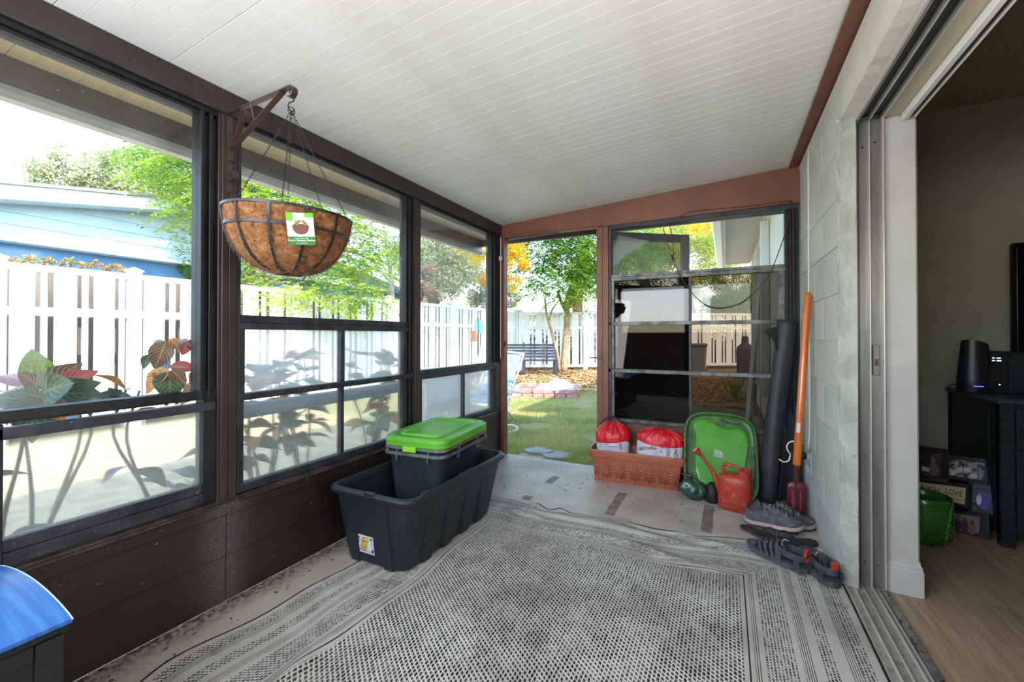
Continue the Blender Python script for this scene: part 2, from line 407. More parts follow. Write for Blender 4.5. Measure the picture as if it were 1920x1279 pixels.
# ---- window 3
w3 = structure('window_3', (XL, 2.8, .43), 'narrow corner window with a clear upper pane over two frosted panes')
rails('left', w3, m_black, [(2.27, 3.38, .0, .07, 1.995, 2.019)], 'head')
jambs(w3, 'left', m_black, 3.262, 3.400, .86, 1.995, .1, 5, 1)
rails('left', w3, m_alu, [(2.27, 3.30, .004, .05, .835, .863), (2.27, 3.34, .0, .05, .800, .833), (2.28, 3.34, -.004, .05, .43, .458)], 'rail')
rails('left', w3, m_alu, [(2.27, 2.295, .004, .05, .458, .800), (3.262, 3.345, .004, .05, .458, .800), (2.27, 2.28, .006, .06, .863, 1.995)], 'stile')
rails('left', w3, m_alu, [(2.805, 2.828, .006, .04, .458, .800)], 'mullion')
pane(w3, 'left', m_clear, 2.28, 3.262, .03, .863, 1.995)
pane(w3, 'left', m_frost, 2.293, 2.807, .028, .455, .800); pane(w3, 'left', m_frost, 2.826, 3.264, .028, .455, .800)
# ---- window 5, behind the camera
w5 = structure('window_5', (XL, -.6, .43))
rails('left', w5, m_black, [(YE, -.02, .0, .07, 1.99, 2.019), (YE, -.02, .0, .07, .85, .89), (YE, -.02, .0, .07, .43, .47), (-.06, -.02, .0, .07, .47, 1.99)], 'rail')
pane(w5, 'left', m_clear, YE, -.06, .03, .89, 1.99); pane(w5, 'left', m_haze, YE, -.06, .03, .47, .85)

# ================================================================ BACK WALL
wb = structure('wall_back', (-.7, YB, 0), 'brown framed end wall with a doorway and a tall window')
zc = lambda x: ceil_z(x) - .001
mb = MB(); mb.loft([[(XL + .012, y, 1.998), (XL + .012, y, zc(XL)), (XR, y, zc(XR)), (XR, y, 2.002)] for y in (YB, YB + .07)]); mb.build('header_beam', m_brownlit, wb)
mb = MB(); mb.loft([[(-1.80, YB + .012, 1.990), (-1.80, YB + .012, 1.998), (-1.3, YB + .012, 1.998), (-1.3, YB + .012, 1.995)], [(-1.80, YB + .05, 1.982), (-1.80, YB + .05, 1.998), (-1.3, YB + .05, 1.998), (-1.3, YB + .05, 1.994)]]); mb.build('drip_strip', m_alu, wb)
for a0, a1 in ((XL, XL + .037), (-.948, -.90), (-.898, -.852)):
    mb = MB().cbox(a0, a1, YB - .004 * (a0 > -.93), YB + .07, 0 if a0 < -1 else .0, 1.998, .002); mb.build('post', m_brownlit, wb)
mb = MB().box(-.852, XR, YB + .004, YB + .08, 0, .405); mb.build('panel', m_brownlit, wb)
rails('back', wb, m_sill, [(-.852, XR, -.012, .08, .402, .412)], 'sill')
mb = MB()
for z in (.3, .55, .8, .92, 1.1, 1.32, 1.6, 1.9):
    mb.loft([[(-.925 + r * math.cos(R(45 * q)), YB - .004 - h, z + r * math.sin(R(45 * q))) for q in range(8)] for r, h in ((.005, 0), (.004, .002), (.001, .003))], False)
mb.build('screw', m_alu, wb, kind='stuff')
mb = MB().cbox(-.947, -.905, YB - .014, YB - .004, .905, .935, .002); mb.obox((-.92, YB - .018, .92), (-1.0, YB - .026, .92), .012, .012); mb.build('latch', m_alu_l, wb)
mb = MB().cbox(XL + .037, XL + .05, YB - .012, YB + .01, 1.0, 1.04, .002); mb.tube([(XL + .05, YB - .01, 1.05), (XL + .065, YB - .012, 1.03), (XL + .05, YB - .012, 1.01)], .004, 6); mb.build('latch', m_black, wb)
w4 = structure('window_4', (-.2, YB, .41), 'tall end window with three rows of tinted panes under a clear light')
rails('back', w4, m_alu, [(-.850, XR - .01, .0, .07, 1.965, 1.998)], 'head')
rails('back', w4, m_alu, [(-.850, -.828, .0, .07, .412, 1.965)], 'stile')
jambs(w4, 'back', m_black, .362, .445, .412, 1.965, .07, 4, 1)
rails('back', w4, m_alu_l, [(-.828, .362, .006, .05, 1.572, 1.592), (-.84, .37, .0, .045, 1.543, 1.571), (-.845, .37, .0, .045, 1.184, 1.212), (-.85, .37, .0, .045, .806, .834), (-.85, .40, .004, .05, .412, .436)], 'rail')
for z0, z1 in ((1.212, 1.543), (.834, 1.184), (.436, .806)):
    rails('back', w4, m_alu_l, [(-.828, -.806, .006, .05, z0, z1), (.326, .362, .006, .05, z0, z1)], 'stile')
    rails('back', w4, m_alu, [(-.248, -.230, .006, .04, z0, z1)], 'mullion')
    pane(w4, 'back', m_tint, -.808, -.246, .026, z0, z1); pane(w4, 'back', m_tint, -.232, .328, .030, z0, z1)
pane(w4, 'back', m_clear, -.828, .362, .03, 1.592, 1.965)
# ================================================================ END WALL BEHIND THE CAMERA
wf = structure('wall_front', (-.7, YE, 0))
mb = MB().box(XL, XR, YE - .08, YE, 0, 1.16); mb.build('panel', m_knee, wf)
for a0, a1 in ((XL, XL + .08), (-.66, -.56), (.37, XR)): MB().box(a0, a1, YE - .08, YE, .405, 2.02).build('post', m_brown, wf)
mb = MB(); mb.loft([[(XL, y, 2.0), (XL, y, zc(XL)), (XR, y, zc(XR)), (XR, y, 2.0)] for y in (YE - .08, YE)]); mb.build('header_beam', m_brown, wf)
pane(wf, 'front', m_clear, XL + .08, -.66, .03, 1.16, 2.0); pane(wf, 'front', m_clear, -.56, .37, .03, 1.16, 2.0)

# ================================================================ CEILING: ribbed insulated roof panels
m_ceil = mat('ceiling_white', '#e2e0dc', .5, col2='#d3cfc9', scale=1.7, lo=.4, hi=.75, bump=.06, bscale=120, specks=(45, .77, '#8a8178'), kind='Object', rand=.03)
cl = structure('ceiling', (-.9, 1, 2.15), 'white ribbed roof panels running across the porch')
slope = math.atan(.0605); XE = -2.262
Lx = (.39 + 1.93) / math.cos(slope)
XI = -1.93
m_soff = mat('soffit_bounce_tint', '#e8d3ac', .55, col2='#d8c096', scale=3, rand=.04, specks=(45, .76, '#8a7a62'))  # outer ceiling boards tinted tan: warm ground bounce put into the colour
def rib(wd, m=m_ceil, Lx=Lx, nm='ceiling_panel'):
    mb = MB(); c = .0011
    prof = [(0, .012), (0, c), (c * .8, 0), (wd - c * .8, 0), (wd, c), (wd, .012)]
    mb.loft([[(x, y, z) for y, z in prof] for x in (0, Lx)]); return pmesh(mb, nm, m)
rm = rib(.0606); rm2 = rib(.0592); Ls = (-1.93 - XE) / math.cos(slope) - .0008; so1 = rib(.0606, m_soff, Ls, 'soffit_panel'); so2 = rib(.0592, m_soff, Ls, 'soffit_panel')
y = -1.32; k = 0
while y < 3.76:
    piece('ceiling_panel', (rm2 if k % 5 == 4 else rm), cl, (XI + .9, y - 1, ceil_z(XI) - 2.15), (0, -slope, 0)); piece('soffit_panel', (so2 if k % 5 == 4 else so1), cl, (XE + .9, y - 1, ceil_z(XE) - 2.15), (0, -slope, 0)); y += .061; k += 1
mb = MB(); mb.loft([[(XE, y, ceil_z(XE) + .010), (XE, y, ceil_z(XE) + .09), (XR, y, ceil_z(XR) + .09), (XR, y, ceil_z(XR) + .010)] for y in (-1.35, 3.78)]); mb.build('roof_slab', mat('roof_metal', '#b9b9b4', .5), cl)
# eave beam and gutter
m_fascia = mat('eave_fascia', '#5d534e', .5, col2='#4a413d', scale=4, specks=(55, .73, '#9a938c'), bump=.2)
m_gut = mat('gutter_white', '#c9c4bf', .4, col2='#b5aeaa', scale=5)
mb = MB()
for y0, y1 in ((-1.35, .42), (.422, 2.0), (2.002, 3.76)): mb.cbox(XE - .045, XE, y0, y1, 2.004, ceil_z(XE) + .09, .002)
mb.build('fascia', m_fascia, cl)
mb = MB().cbox(XE - .045, XR, 3.76, 3.80, 2.03, 2.2, .002); mb.build('fascia', m_fascia, cl)
mb = MB(); prof = [(-.045, 2.004), (-.047, 1.990), (-.06, 1.972), (-.10, 1.972), (-.135, 2.0), (-.15, 2.07), (-.155, 2.07), (-.14, 1.995), (-.105, 1.962), (-.055, 1.962), (-.0445, 1.985), (-.0445, 2.004)]
mb.loft([[(XE + a, y, z) for a, z in prof] for y in (-1.4, 3.86)]); mb.build('gutter', m_gut, cl)
# brown trim along the house wall and on the ceiling
t1 = structure('trim_1', (.42, 1, 2.24), 'brown screwed strip between ceiling and house wall')
mb = MB(); mb.loft([[(.385, y, ceil_z(.385) - .012), (.385, y, ceil_z(.385) - .001), (.452, y, ceil_z(.45) - .001), (.452, y, ceil_z(.45) - .012)] for y in (YE, YB)]); mb.build('strip', m_brownlit, t1)
mb = MB()
for k in range(44):
    y = .2 + k * .075
    for x in ((.405,) if k % 2 else (.432,)):
        mb.loft([[(x + r * math.cos(R(60 * q)), y + r * math.sin(R(60 * q)), ceil_z(x) - .012 - h) for q in range(6)] for r, h in ((.004, 0), (.003, .002), (.001, .003))], False)
mb.build('screw', m_brown, t1, kind='stuff')
MB().box(.440, .4495, YE, YB, 2.222, 2.228).build('edge_bead', mat('white_edge', '#d8d2c8', .4), t1)

# ================================================================ RIGHT WALL: painted block
m_block = mat('block_paint', '#bebfb5', .55, col2='#b1b2a9', scale=2.5, bump=.12, bscale=45, rand=.03, specks=(38, .79, '#8c8d86'))
m_mortar = mat('mortar_paint', '#c3c6bd', .6)
m_stucco = mat('rough_stucco', '#a3a39a', .7, col2='#8f8f86', scale=7, bump=.9, bscale=22, bdist=.02)
m_lintel = mat('lintel_plaster', '#c6c2b6', .6, col2='#b8b4a8', scale=3, bump=.35, bscale=16, bdist=.012)
wr = structure('wall_right', (XR, 2.9, 0), 'pale painted block wall with rough plaster beside the sliding door')
H = .215
MB().box(.4555, .505, 2.358, 3.48, 0, 2.24).box(.505, .735, 2.40, 3.48, 0, 2.24).build('mortar', m_mortar, wr)
bm_full = None; lens = {}
def blockmesh(L):
    L = round(L, 3)
    if L not in lens: lens[L] = pmesh(MB().cbox(0, .02, .0018, L - .0018, .0018, H - .0018, .0022), 'block', m_block)
    return lens[L]
for r in range(11):
    z = r * H; y = 2.352; first = True; hh = min(H, 2.232 - z)
    segs = []; off = .215 if r % 2 else .43
    y1 = min(y + off + .12, 3.41)
    while y < 3.409:
        if 3.41 - y1 < .05: y1 = 3.41
        piece('block', blockmesh(y1 - y), wr, (0, y - 2.9, z), scale=(1, 1, hh / H)); y = y1; y1 = min(y + .43, 3.41)
mb = MB(); nz = 90; rings = []
for i in range(nz + 1):
    z = i * 2.06 / nz; ring = []
    for k in range(9):
        t = k / 8; x = .450 + .055 * t ** 1.1; yy = 2.354 - .058 * t
        nn = noise.noise(Vector((t * 5, z * 14, 3))) * .006 + noise.noise(Vector((t * 12, z * 40, 7))) * .003
        ring.append((x + nn * .7 - (.006 if 0 < k < 8 else 0), yy + nn, z))
    rings.append(ring + [(.52, 2.36, z), (.46, 2.40, z)])
mb.loft(rings); mb.build('jamb_plaster', m_stucco, wr, smooth='auto')
mb = MB(); rings = []
for i in range(141):
    yy = 2.36 - i * (2.36 - YE) / 140; nn = noise.noise(Vector((1, yy * 18, 5))) * .008
    e = 2.062 + nn
    rings.append([(.4500, yy, 2.24), (.4500 + noise.noise(Vector((4, yy * 6, 1))) * .002, yy, e + .10), (.4500, yy, e + .02), (.458, yy, e), (.505, yy, 2.052), (.505, yy, 2.24)])
mb.loft(rings); mb.build('lintel', m_lintel, wr, smooth='auto')
MB().box(.45, .72, YE - .1, -.62, 0, 2.24).build('wall_return', m_block, wr)
# wood jamb between porch and room
m_white = mat('white_trim', '#b5b2ae', .45, col2='#aaa6a1', scale=4)
m_cream = mat('cream_paint', '#b9ae97', .5)
d1 = structure('door_1', (.6, 2.34, 0), 'opening of the sliding glass door with aluminium tracks')
for xs, yy in (((.606, .722), 2.366),): MB().cbox(xs[0], xs[1], yy, 2.42, 0, 2.05, .002).build('jamb_board', m_white, d1)
m_track = mat('track_aluminium', '#7d7a76', .4, .6, col2='#6a6763', scale=14, stretch=(1, 1, .15), bump=.1, bscale=120)
m_fin = mat('track_fin', '#cfccc6', .3, .5)
m_slot = mat('track_slot', '#35332f', .5, .3)
mb = MB().box(.505, .606, 2.352, 2.40, .0, 2.05); mb.build('jamb_channel', m_track, d1)
mb = MB().box(.524, .527, 2.349, 2.3525, .02, 2.05); mb.box(.518, .521, 2.349, 2.3525, .02, 2.05); mb.build('jamb_slot', m_slot, d1)
mb = MB()
for x, wd in ((.5065, .009), (.5575, .004), (.604, .005)): mb.cbox(x, x + wd, 2.332, 2.36, .0, 2.052, .001)
mb.build('jamb_fin', m_fin, d1)
mb = MB()
for x, z in ((.540, .11), (.583, .105), (.540, 1.93), (.583, 1.945), (.568, 1.0)): mb.loft([[(x + r * math.cos(R(45 * q)), 2.3515, z + r * math.sin(R(45 * q))) for q in range(8)] for r in (.004, .001)])
mb.build('screw_hole', m_slot, d1)
MB().cbox(.5685, .592, 2.338, 2.3515, .93, 1.06, .002).build('strike_plate', m_track, d1)
MB().cbox(.574, .586, 2.3355, 2.339, .97, 1.0, .001).build('strike_slot', mat('strike_brass', '#5a3c22', .5, .4), d1)
# head
MB().box(.505, .606, -.6, 2.352, 2.062, 2.10).build('head_channel', m_slot, d1)
mb = MB()
for x, wd, z in ((.5035, .010, 2.035), (.519, .004, 2.04), (.5575, .004, 2.036), (.602, .005, 2.036)): mb.cbox(x, x + wd, -.6, 2.345, z, 2.07, .001)
mb.build('head_fin', m_fin, d1)
MB().box(.606, .735, -.6, 2.42, 2.05, 2.09).build('head_board', m_cream, d1)
# sill
m_silltr = mat('sill_track', '#8f8d88', .35, .6, col2='#75726c', scale=30, lo=.45, hi=.6, specks=(60, .62, '#3b3630'))
m_silld = mat('sill_dirty', '#8a8278', .7, col2='#6f675d', scale=30, lo=.45, hi=.7, specks=(140, .66, '#3d3731'))
MB().box(.470, .608, -.6, 2.352, -.02, .006).build('sill_channel', m_silld, d1)
mb = MB()
for x, wd, z in ((.488, .006, .016), (.524, .004, .014), (.558, .005, .018), (.575, .004, .016)): mb.cbox(x, x + wd, -.6, 2.335, .0, z, .001)
mb.build('sill_fin', m_fin, d1)
MB().cbox(.588, .612, -.6, 2.345, .0, .014, .002).build('sill_fin', m_silltr, d1)
# blind rail under the head board
br = thing('curtain_rail', 'white blind headrail with dark slots under the sliding door head', 'curtain rail', (.70, 1.5, 2.03))
MB().cbox(.672, .694, -.5, 2.352, 2.020, 2.05, .003).build('rail', mat('headrail_white', '#e2e0da', .35), br)
MB().box(.694, .712, -.5, 2.352, 2.034, 2.05).build('slot', m_slot, br)
MB().cbox(.712, .720, -.5, 2.352, 2.024, 2.05, .002).build('lip', mat('headrail_white', '#e2e0da', .35), br)
# ================================================================ FLOOR
def floor_mat():
    t = NT('porch_floor_paint'); P = t.obj()
    base = t.mix(t.ramp(t.noise(3.5, 5, .6, P), .35, .7), srgb('#b3aca4'), srgb('#9c9184'))
    base = t.mix(t.ramp(t.noise(1.1, 3, .5, P), .5, .72), base, srgb('#8d7e6f'))
    sp = t.ramp(t.noise(75, 2, .5, P), .69, .715); base = t.mix(sp, base, srgb('#3a3430'))
    sp2 = t.ramp(t.noise(22, 3, .6, P), .70, .73); base = t.mix(sp2, base, srgb('#6b5f56'))
    # dirt along the knee wall
    sx = t.new('ShaderNodeSeparateXYZ'); t.link(P, sx.inputs[0])
    near = t.math('SUBTRACT', 1, t.ramp(sx.outputs[0], -1.84, -1.70)); dirt = t.ramp(t.noise(40, 4, .7, P), .42, .6)
    base = t.mix(t.math('MULTIPLY', near, t.math('MULTIPLY_ADD', dirt, .6, .4)), base, srgb('#3f372f'))
    t.link(base, t.p.inputs['Base Color']); t.p.inputs['Roughness'].default_value = .42; t.p.inputs['Specular IOR Level'].default_value = .5
    t.bump(t.noise(60, 4, .6, P), .2, .003); return t.m
m_floor = floor_mat()
fl = structure('floor', (0, 0, 0), 'painted concrete porch floor with peeling patches and dirt')
MB().box(XL, .475, YE, YB + .005, -.10, 0).build('slab', m_floor, fl)
MB().cbox(XL, XR, YB + .006, YB + .105, -.10, -.004, .006).build('threshold', mat('threshold_concrete', '#b3b0ab', .55, col2='#98948d', scale=14, bump=.3), fl)
m_tape = mat('worn_strip', '#857b71', .7, col2='#5f574f', scale=18, bump=.4, bscale=70)
for x, y0, y1 in ((-.675, 2.585, 2.985), (-.13, 2.60, 3.02), (-1.235, 2.575, 2.64), (-1.215, 2.93, 3.10), (.33, 3.0, 3.3)):
    mb = MB(); n = 14
    L = [(x + rng.uniform(-.003, .003), y0 + (y1 - y0) * i / n) for i in range(n + 1)]; Rr = [(x + .058 + rng.uniform(-.003, .003), y0 + (y1 - y0) * i / n) for i in range(n + 1)]
    mb.prism(L + Rr[::-1], .0011); mb.build('worn_strip', m_tape, fl)
# leaf bits scattered on the floor
mb = MB()
for k in range(150):
    x, y = rng.uniform(-1.7, .3), rng.uniform(2.6, 3.38)
    if k > 100: x, y = rng.uniform(-1.82, -1.68), rng.uniform(.5, 2.2)
    a = rng.uniform(0, 6.28); l = rng.uniform(.004, .013); d = (math.cos(a) * l, math.sin(a) * l); n_ = (-d[1] * .3, d[0] * .3)
    mb.add([(x - d[0], y - d[1], .001), (x + n_[0], y + n_[1], .004), (x + d[0], y + d[1], .0015), (x - n_[0], y - n_[1], .001)], [(0, 1, 2), (0, 2, 3)])
props(mb.build('leaf_litter', mat('dry_leaf', '#4a3a2a', .8), None), 'scattered dry leaf bits on the porch floor', 'debris', kind='stuff')

# ================================================================ RUG
RX0, RX1, RY0, RY1 = -1.66, .462, -.35, 2.60
def rug_mat():
    t = NT('woven_rug'); uv = t.new('ShaderNodeUVMap'); sx = t.new('ShaderNodeSeparateXYZ'); t.link(uv.outputs[0], sx.inputs[0])
    u, v = sx.outputs[0], sx.outputs[1]; M = t.math
    W_, L_ = RX1 - RX0, RY1 - RY0
    dx = M('MINIMUM', u, M('SUBTRACT', W_, u)); dy = M('SUBTRACT', L_, v); d = M('MINIMUM', dx, dy)
    horiz = M('LESS_THAN', dy, dx)                      # 1 on the far border, whose bands run across
    al = M('ADD', M('MULTIPLY', horiz, u), M('MULTIPLY', M('SUBTRACT', 1, horiz), v))   # along the band
    def tick(a, b, ca, cb, wa, wb, slant=.0, rnd=0.):
        row = M('FLOOR', M('DIVIDE', b, cb)); sh = M('MULTIPLY', M('MODULO', M('ABSOLUTE', row), 2.), .5)
        fa = M('SUBTRACT', M('FRACT', M('ADD', M('DIVIDE', a, ca), sh)), .5); fb = M('SUBTRACT', M('FRACT', M('DIVIDE', b, cb)), .5)
        if rnd:
            wn = t.new('ShaderNodeTexWhiteNoise', noise_dimensions='2D'); cv = t.new('ShaderNodeCombineXYZ'); t.link(M('FLOOR', M('ADD', M('DIVIDE', a, ca), sh)), cv.inputs[0]); t.link(row, cv.inputs[1]); t.link(cv.outputs[0], wn.inputs['Vector'])
            wa = M('MULTIPLY_ADD', M('SUBTRACT', wn.outputs[0], .5), rnd, wa)
        fa = M('ADD', fa, M('MULTIPLY', fb, slant))
        return M('MULTIPLY', t.ramp(M('SUBTRACT', wa, M('ABSOLUTE', fa)), -.06, .06), t.ramp(M('SUBTRACT', wb, M('ABSOLUTE', fb)), -.06, .06))
    nw = t.noise(6, 3, .6, t.obj())
    big = M('MULTIPLY', M('SUBTRACT', nw, .5), .12)
    centre = tick(v, u, .0185, .0130, M('ADD', .29, big), .33, .5, .22)
    dense = tick(al, d, .0135, .0105, .29, .33, -.6, .3)
    fine = M('MULTIPLY', t.ramp(M('SUBTRACT', .22, M('ABSOLUTE', M('SUBTRACT', M('FRACT', M('DIVIDE', d, .0068)), .5))), -.05, .05), .85)
    cord = M('MULTIPLY', tick(al, d, .006, .05, .2, .6), .35)
    def inb(lo, hi): return M('MULTIPLY', M('GREATER_THAN', d, lo), M('LESS_THAN', d, hi))
    bands = None
    for lo, hi, what in ((.0, .008, 1.), (.008, .035, cord), (.035, .07, dense), (.07, .10, fine), (.10, .135, cord), (.135, .175, dense), (.175, .205, cord), (.205, .235, fine), (.235, .255, cord), (.255, .345, dense), (.345, .362, cord), (.362, .378, fine), (.378, .392, cord), (.392, .397, 1.), (.397, .412, cord)):
        x = M('MULTIPLY', inb(lo, hi), what); bands = x if bands is None else M('ADD', bands, x)
    cen = M('GREATER_THAN', d, .412)
    dark = M('ADD', bands, M('MULTIPLY', cen, centre), clamp=True)
    dark = M('MULTIPLY', dark, M('MULTIPLY_ADD', t.noise(9, 3, .6, t.obj()), .9, .52), clamp=True)
    light = t.mix(t.ramp(t.noise(2.2, 4, .6, t.obj()), .42, .68), srgb('#b7b4ae'), srgb('#98928a'))
    stain = t.ramp(t.noise(2.6, 5, .65, t.obj()), .60, .74)
    light = t.mix(M('MULTIPLY', stain, .75), light, srgb('#6f6656'))
    c = t.mix(dark, light, srgb('#211f1d')); t.link(c, t.p.inputs['Base Color']); t.p.inputs['Roughness'].default_value = .85; t.p.inputs['Specular IOR Level'].default_value = .2
    t.bump(M('SUBTRACT', 1, M('MULTIPLY', dark, .8)), .55, .0025); return t.m
def rug():
    nx, ny = 150, 230; X, Y = np.meshgrid(np.linspace(0, 1, nx), np.linspace(0, 1, ny)); W_, L_ = RX1 - RX0, RY1 - RY0
    u = X * W_; v = Y * L_; x = RX0 + u; y = RY0 + v
    # worn wavy outline and the fold lines
    lf = np.clip(1 - X * 3, 0, 1)
    x = x + lf * (.03 * np.sin(y * 5.2 + .6) + .016 * np.sin(y * 12 + 2) + .02)
    x = x + lf * .26 * np.clip((.75 - y) / 1.1, 0, 1) ** 1.2 * (y < .75)
    tp = np.clip((v - (L_ - .7)) / .7, 0, 1)
    y = y + tp * (.035 * np.sin(x * 3.6 + .8) - .045 + .018 * np.sin(x * 9 + 1)) + tp * .06 * np.clip((x - .15) / .3, -1, 1) * .6
    y = y - tp * np.clip((-.9 - x) / .5, 0, 1) * .05
    z = .0035 + .0015 * np.sin(x * 7 + y * 3)
    def ridge(p0, p1, h, wd, wob=.02):
        p0, p1 = np.array(p0), np.array(p1); dv = p1 - p0; L2 = (dv ** 2).sum(); q = ((x - p0[0]) * dv[0] + (y - p0[1]) * dv[1]) / L2
        dd = ((x - p0[0]) * -dv[1] + (y - p0[1]) * dv[0]) / math.sqrt(L2) + wob * np.sin(q * 9)
        return h * np.exp(-(dd / wd) ** 2) * np.clip(np.minimum(q, 1 - q) * 5, 0, 1) ** .7
    z = z + ridge((-1.30, 2.42), (-.05, 2.40), .020, .035) + ridge((-1.1, 2.28), (.0, 2.22), .018, .03, .03) + ridge((-.9, 2.50), (.2, 2.46), .016, .028)
    z = z + ridge((-1.36, 1.6), (-1.2, .3), .016, .04) + ridge((-1.45, 1.4), (-1.0, .2), .010, .05) + ridge((-.6, 2.1), (.1, 1.9), .008, .07)
    z = z + ridge((-1.28, 2.34), (-.98, 2.36), .018, .03) + ridge((-1.15, 2.50), (-.86, 2.50), .026, .032)
    z = z + ridge((.06, 2.2), (.10, .2), .006, .05)
    sand = np.exp(-(((x - .3) / .16) ** 2 + ((y - 2.43) / .2) ** 2)); z = z * (1 - sand) + .0035 * sand
    und = ((x < -1.25) & (x > -1.8) & (y > 1.42)); z = np.where(und, .0035, z)
    me = bpy.data.meshes.new('rug'); V = np.stack([x, y, z], -1).reshape(-1, 3)
    i = np.arange((ny - 1) * (nx - 1)); r = i // (nx - 1); c = i % (nx - 1); a = r * nx + c
    F = np.stack([a, a + 1, a + nx + 1, a + nx], -1)
    me.vertices.add(len(V)); me.vertices.foreach_set('co', V.ravel()); me.loops.add(F.size); me.loops.foreach_set('vertex_index', F.ravel())
    me.polygons.add(len(F)); me.polygons.foreach_set('loop_start', np.arange(len(F)) * 4); me.update(calc_edges=True); me.shade_smooth()
    uv = me.uv_layers.new(name='UVMap'); U = np.stack([u, v], -1).reshape(-1, 2)[F.ravel()]; uv.data.foreach_set('uv', U.ravel())
    me.materials.append(rug_mat()); o = bpy.data.objects.new('area_rug', me); COL.objects.link(o)
    q = o.modifiers.new('s', 'SOLIDIFY'); q.thickness = .004; q.offset = -1
    q.thickness = .003
    props(o, 'rumpled black and off-white woven outdoor rug with striped border on the porch floor', 'rug')
rug()

# ================================================================ ROOM BEHIND THE SLIDING DOOR
YF, ZR = 3.73, 2.58
m_rwall = mat('room_wall_paint', '#a39a86', .8, col2='#978e7b', scale=3)
m_pop = mat('textured_ceiling', '#b39c80', .9, col2='#937e66', scale=60, bump=.8, bscale=160)
def wood_floor():
    t = NT('wood_floor'); P = t.obj((1, 1, 1)); 
    st = t.obj((22, 1.3, 1)); g = t.noise(1.6, 6, .65, st); g2 = t.noise(5, 4, .6, st)
    c = t.mix(t.ramp(g, .3, .7), srgb('#a58f78'), srgb('#836c55')); c = t.mix(t.math('MULTIPLY', t.ramp(g2, .55, .7), .5), c, srgb('#5d4936'))
    oi = t.new('ShaderNodeObjectInfo'); hs = t.new('ShaderNodeHueSaturation'); t.link(t.math('MULTIPLY_ADD', oi.outputs['Random'], .3, .85), hs.inputs['Value']); t.link(c, hs.inputs['Color'])
    t.link(hs.outputs[0], t.p.inputs['Base Color']); t.p.inputs['Roughness'].default_value = .5; t.bump(g, .1, .002); return t.m
ff = structure('floor_1', (2, 1, 0), 'wood plank floor of the room')
m_wood = wood_floor(); MB().box(.613, 5, -1, YF, -.10, -.003).build('subfloor', m_slot, ff)
for k in range(24):
    x = .612 + k * .182; L0 = 0
    yy = -1.0 + (k * .47) % 1.1 - 1.1
    while yy < YF - .01:
        a, b = max(yy, -.98), min(yy + 1.2, YF - .002)
        if b - a > .05 and x < 4.9:
            key = ('p', round(b - a, 2))
            if key not in lens: lens[key] = pmesh(MB().cbox(0, .1805, 0, b - a - .0015, -.012, .001, .0012), 'plank', m_wood)
            piece('plank', lens[key], ff, (x - 2, a - 1, 0))
        yy += 1.2
wrm = structure('wall_room', (2, YF, 0), 'plain room wall behind the television')
MB().box(.735, 5, YF, YF + .12, 0, ZR).build('panel', m_rwall, wrm)
MB().box(.50, .7345, 3.48, YF + .12, 0, ZR).build('panel', m_rwall, wrm)
MB().box(.505, .7345, 2.42, 3.48, 2.24, ZR).build('panel', m_rwall, wrm)
MB().box(.60, .7345, YE, 2.42, 2.09, ZR).build('panel', m_rwall, wrm)
MB().box(4.9, 5, -1.1, YF, 0, ZR).build('panel', m_rwall, wrm); MB().box(.72, 5, -1.1, -1.0, 0, ZR).build('panel', m_rwall, wrm)
cr_ = structure('ceiling_room', (2, 1, ZR), 'rough textured ceiling of the room'); MB().box(.60, 5, -1.1, YF + .1, ZR, ZR + .08).build('slab', m_pop, cr_)
bb = structure('baseboard_right', (.67, 2.36, 0), 'white moulded baseboard wrapped around the door jamb')
prof = [(0, 0), (.012, 0), (.012, .105), (.009, .112), (.009, .122), (.004, .132), (.003, .145), (0, .147)]
mb = MB(); P0 = [(.609, 2.366), (.723, 2.366), (.723, 3.70)]
rings = []
for (x, y), (ox, oy) in zip(P0, ((0, -1), (1, -1), (1, 0))): rings.append([(x + ox * a, y + oy * a, z) for a, z in prof])
mb.loft(rings); mb.build('moulding', m_white, bb, smooth=False)
MB().box(.7225, .7345, 2.42, YF, 0, ZR).build('wall_face', m_white, bb) if False else None

# ================================================================ HOUSE BEYOND THE END WALL
m_hwall = mat('house_wall_cream', '#cfc9b8', .7, col2='#c2bcab', scale=4)
m_soffit = mat('soffit_white', '#bfbdb4', .6, col2='#b2afa5', scale=3)
hs_ = thing('house', 'cream house wall and ribbed white soffit running beyond the porch end', 'house', (.45, 6, 0))
MB().box(.45, .70, YB + .10, 9.6, 0, 2.60).build('wall', m_hwall, hs_)
MB().box(.45, 6, 9.5, 9.6, 0, 2.60).build('wall', m_hwall, hs_)
MB().box(5.9, 6, -3, 9.6, 0, 2.60).build('wall', m_hwall, hs_); MB().box(.45, 6, -3, -2.9, 0, 2.6).build('wall', m_hwall, hs_); MB().box(.45, .6, -2.9, YE - .1, 0, 2.6).build('wall', m_hwall, hs_)
sm_ = pmesh(MB().cbox(0, .455, 0, .148, 0, .012, .003), 'soffit_panel', m_soffit)
for k in range(41): piece('soffit_panel', sm_, hs_, (-.45, 3.86 + k * .15 - 6, 2.60))
MB().cbox(-.03, .0, 3.86, 10.05, 2.53, 2.74, .002).build('fascia', m_white, hs_)
mb = MB(); mb.loft([[(a - .03, y, z) for a, z in ((0, 2.56), (-.03, 2.54), (-.10, 2.54), (-.13, 2.66), (-.145, 2.66), (-.11, 2.53), (-.03, 2.53), (0, 2.55))] for y in (3.86, 10.1)]); mb.build('gutter', mat('gutter_bright', '#e3e1dc', .35), hs_)
mb = MB(); mb.loft([[(-.03, y, 2.74), (-.03, y, 2.77), (4.2, y, 4.1), (8.5, y, 2.7), (4.2, y, 4.04)] for y in (3.86, 10.05)]); mb.build('roof', mat('shingle_roof', '#6b655d', .9, bump=.6), hs_)
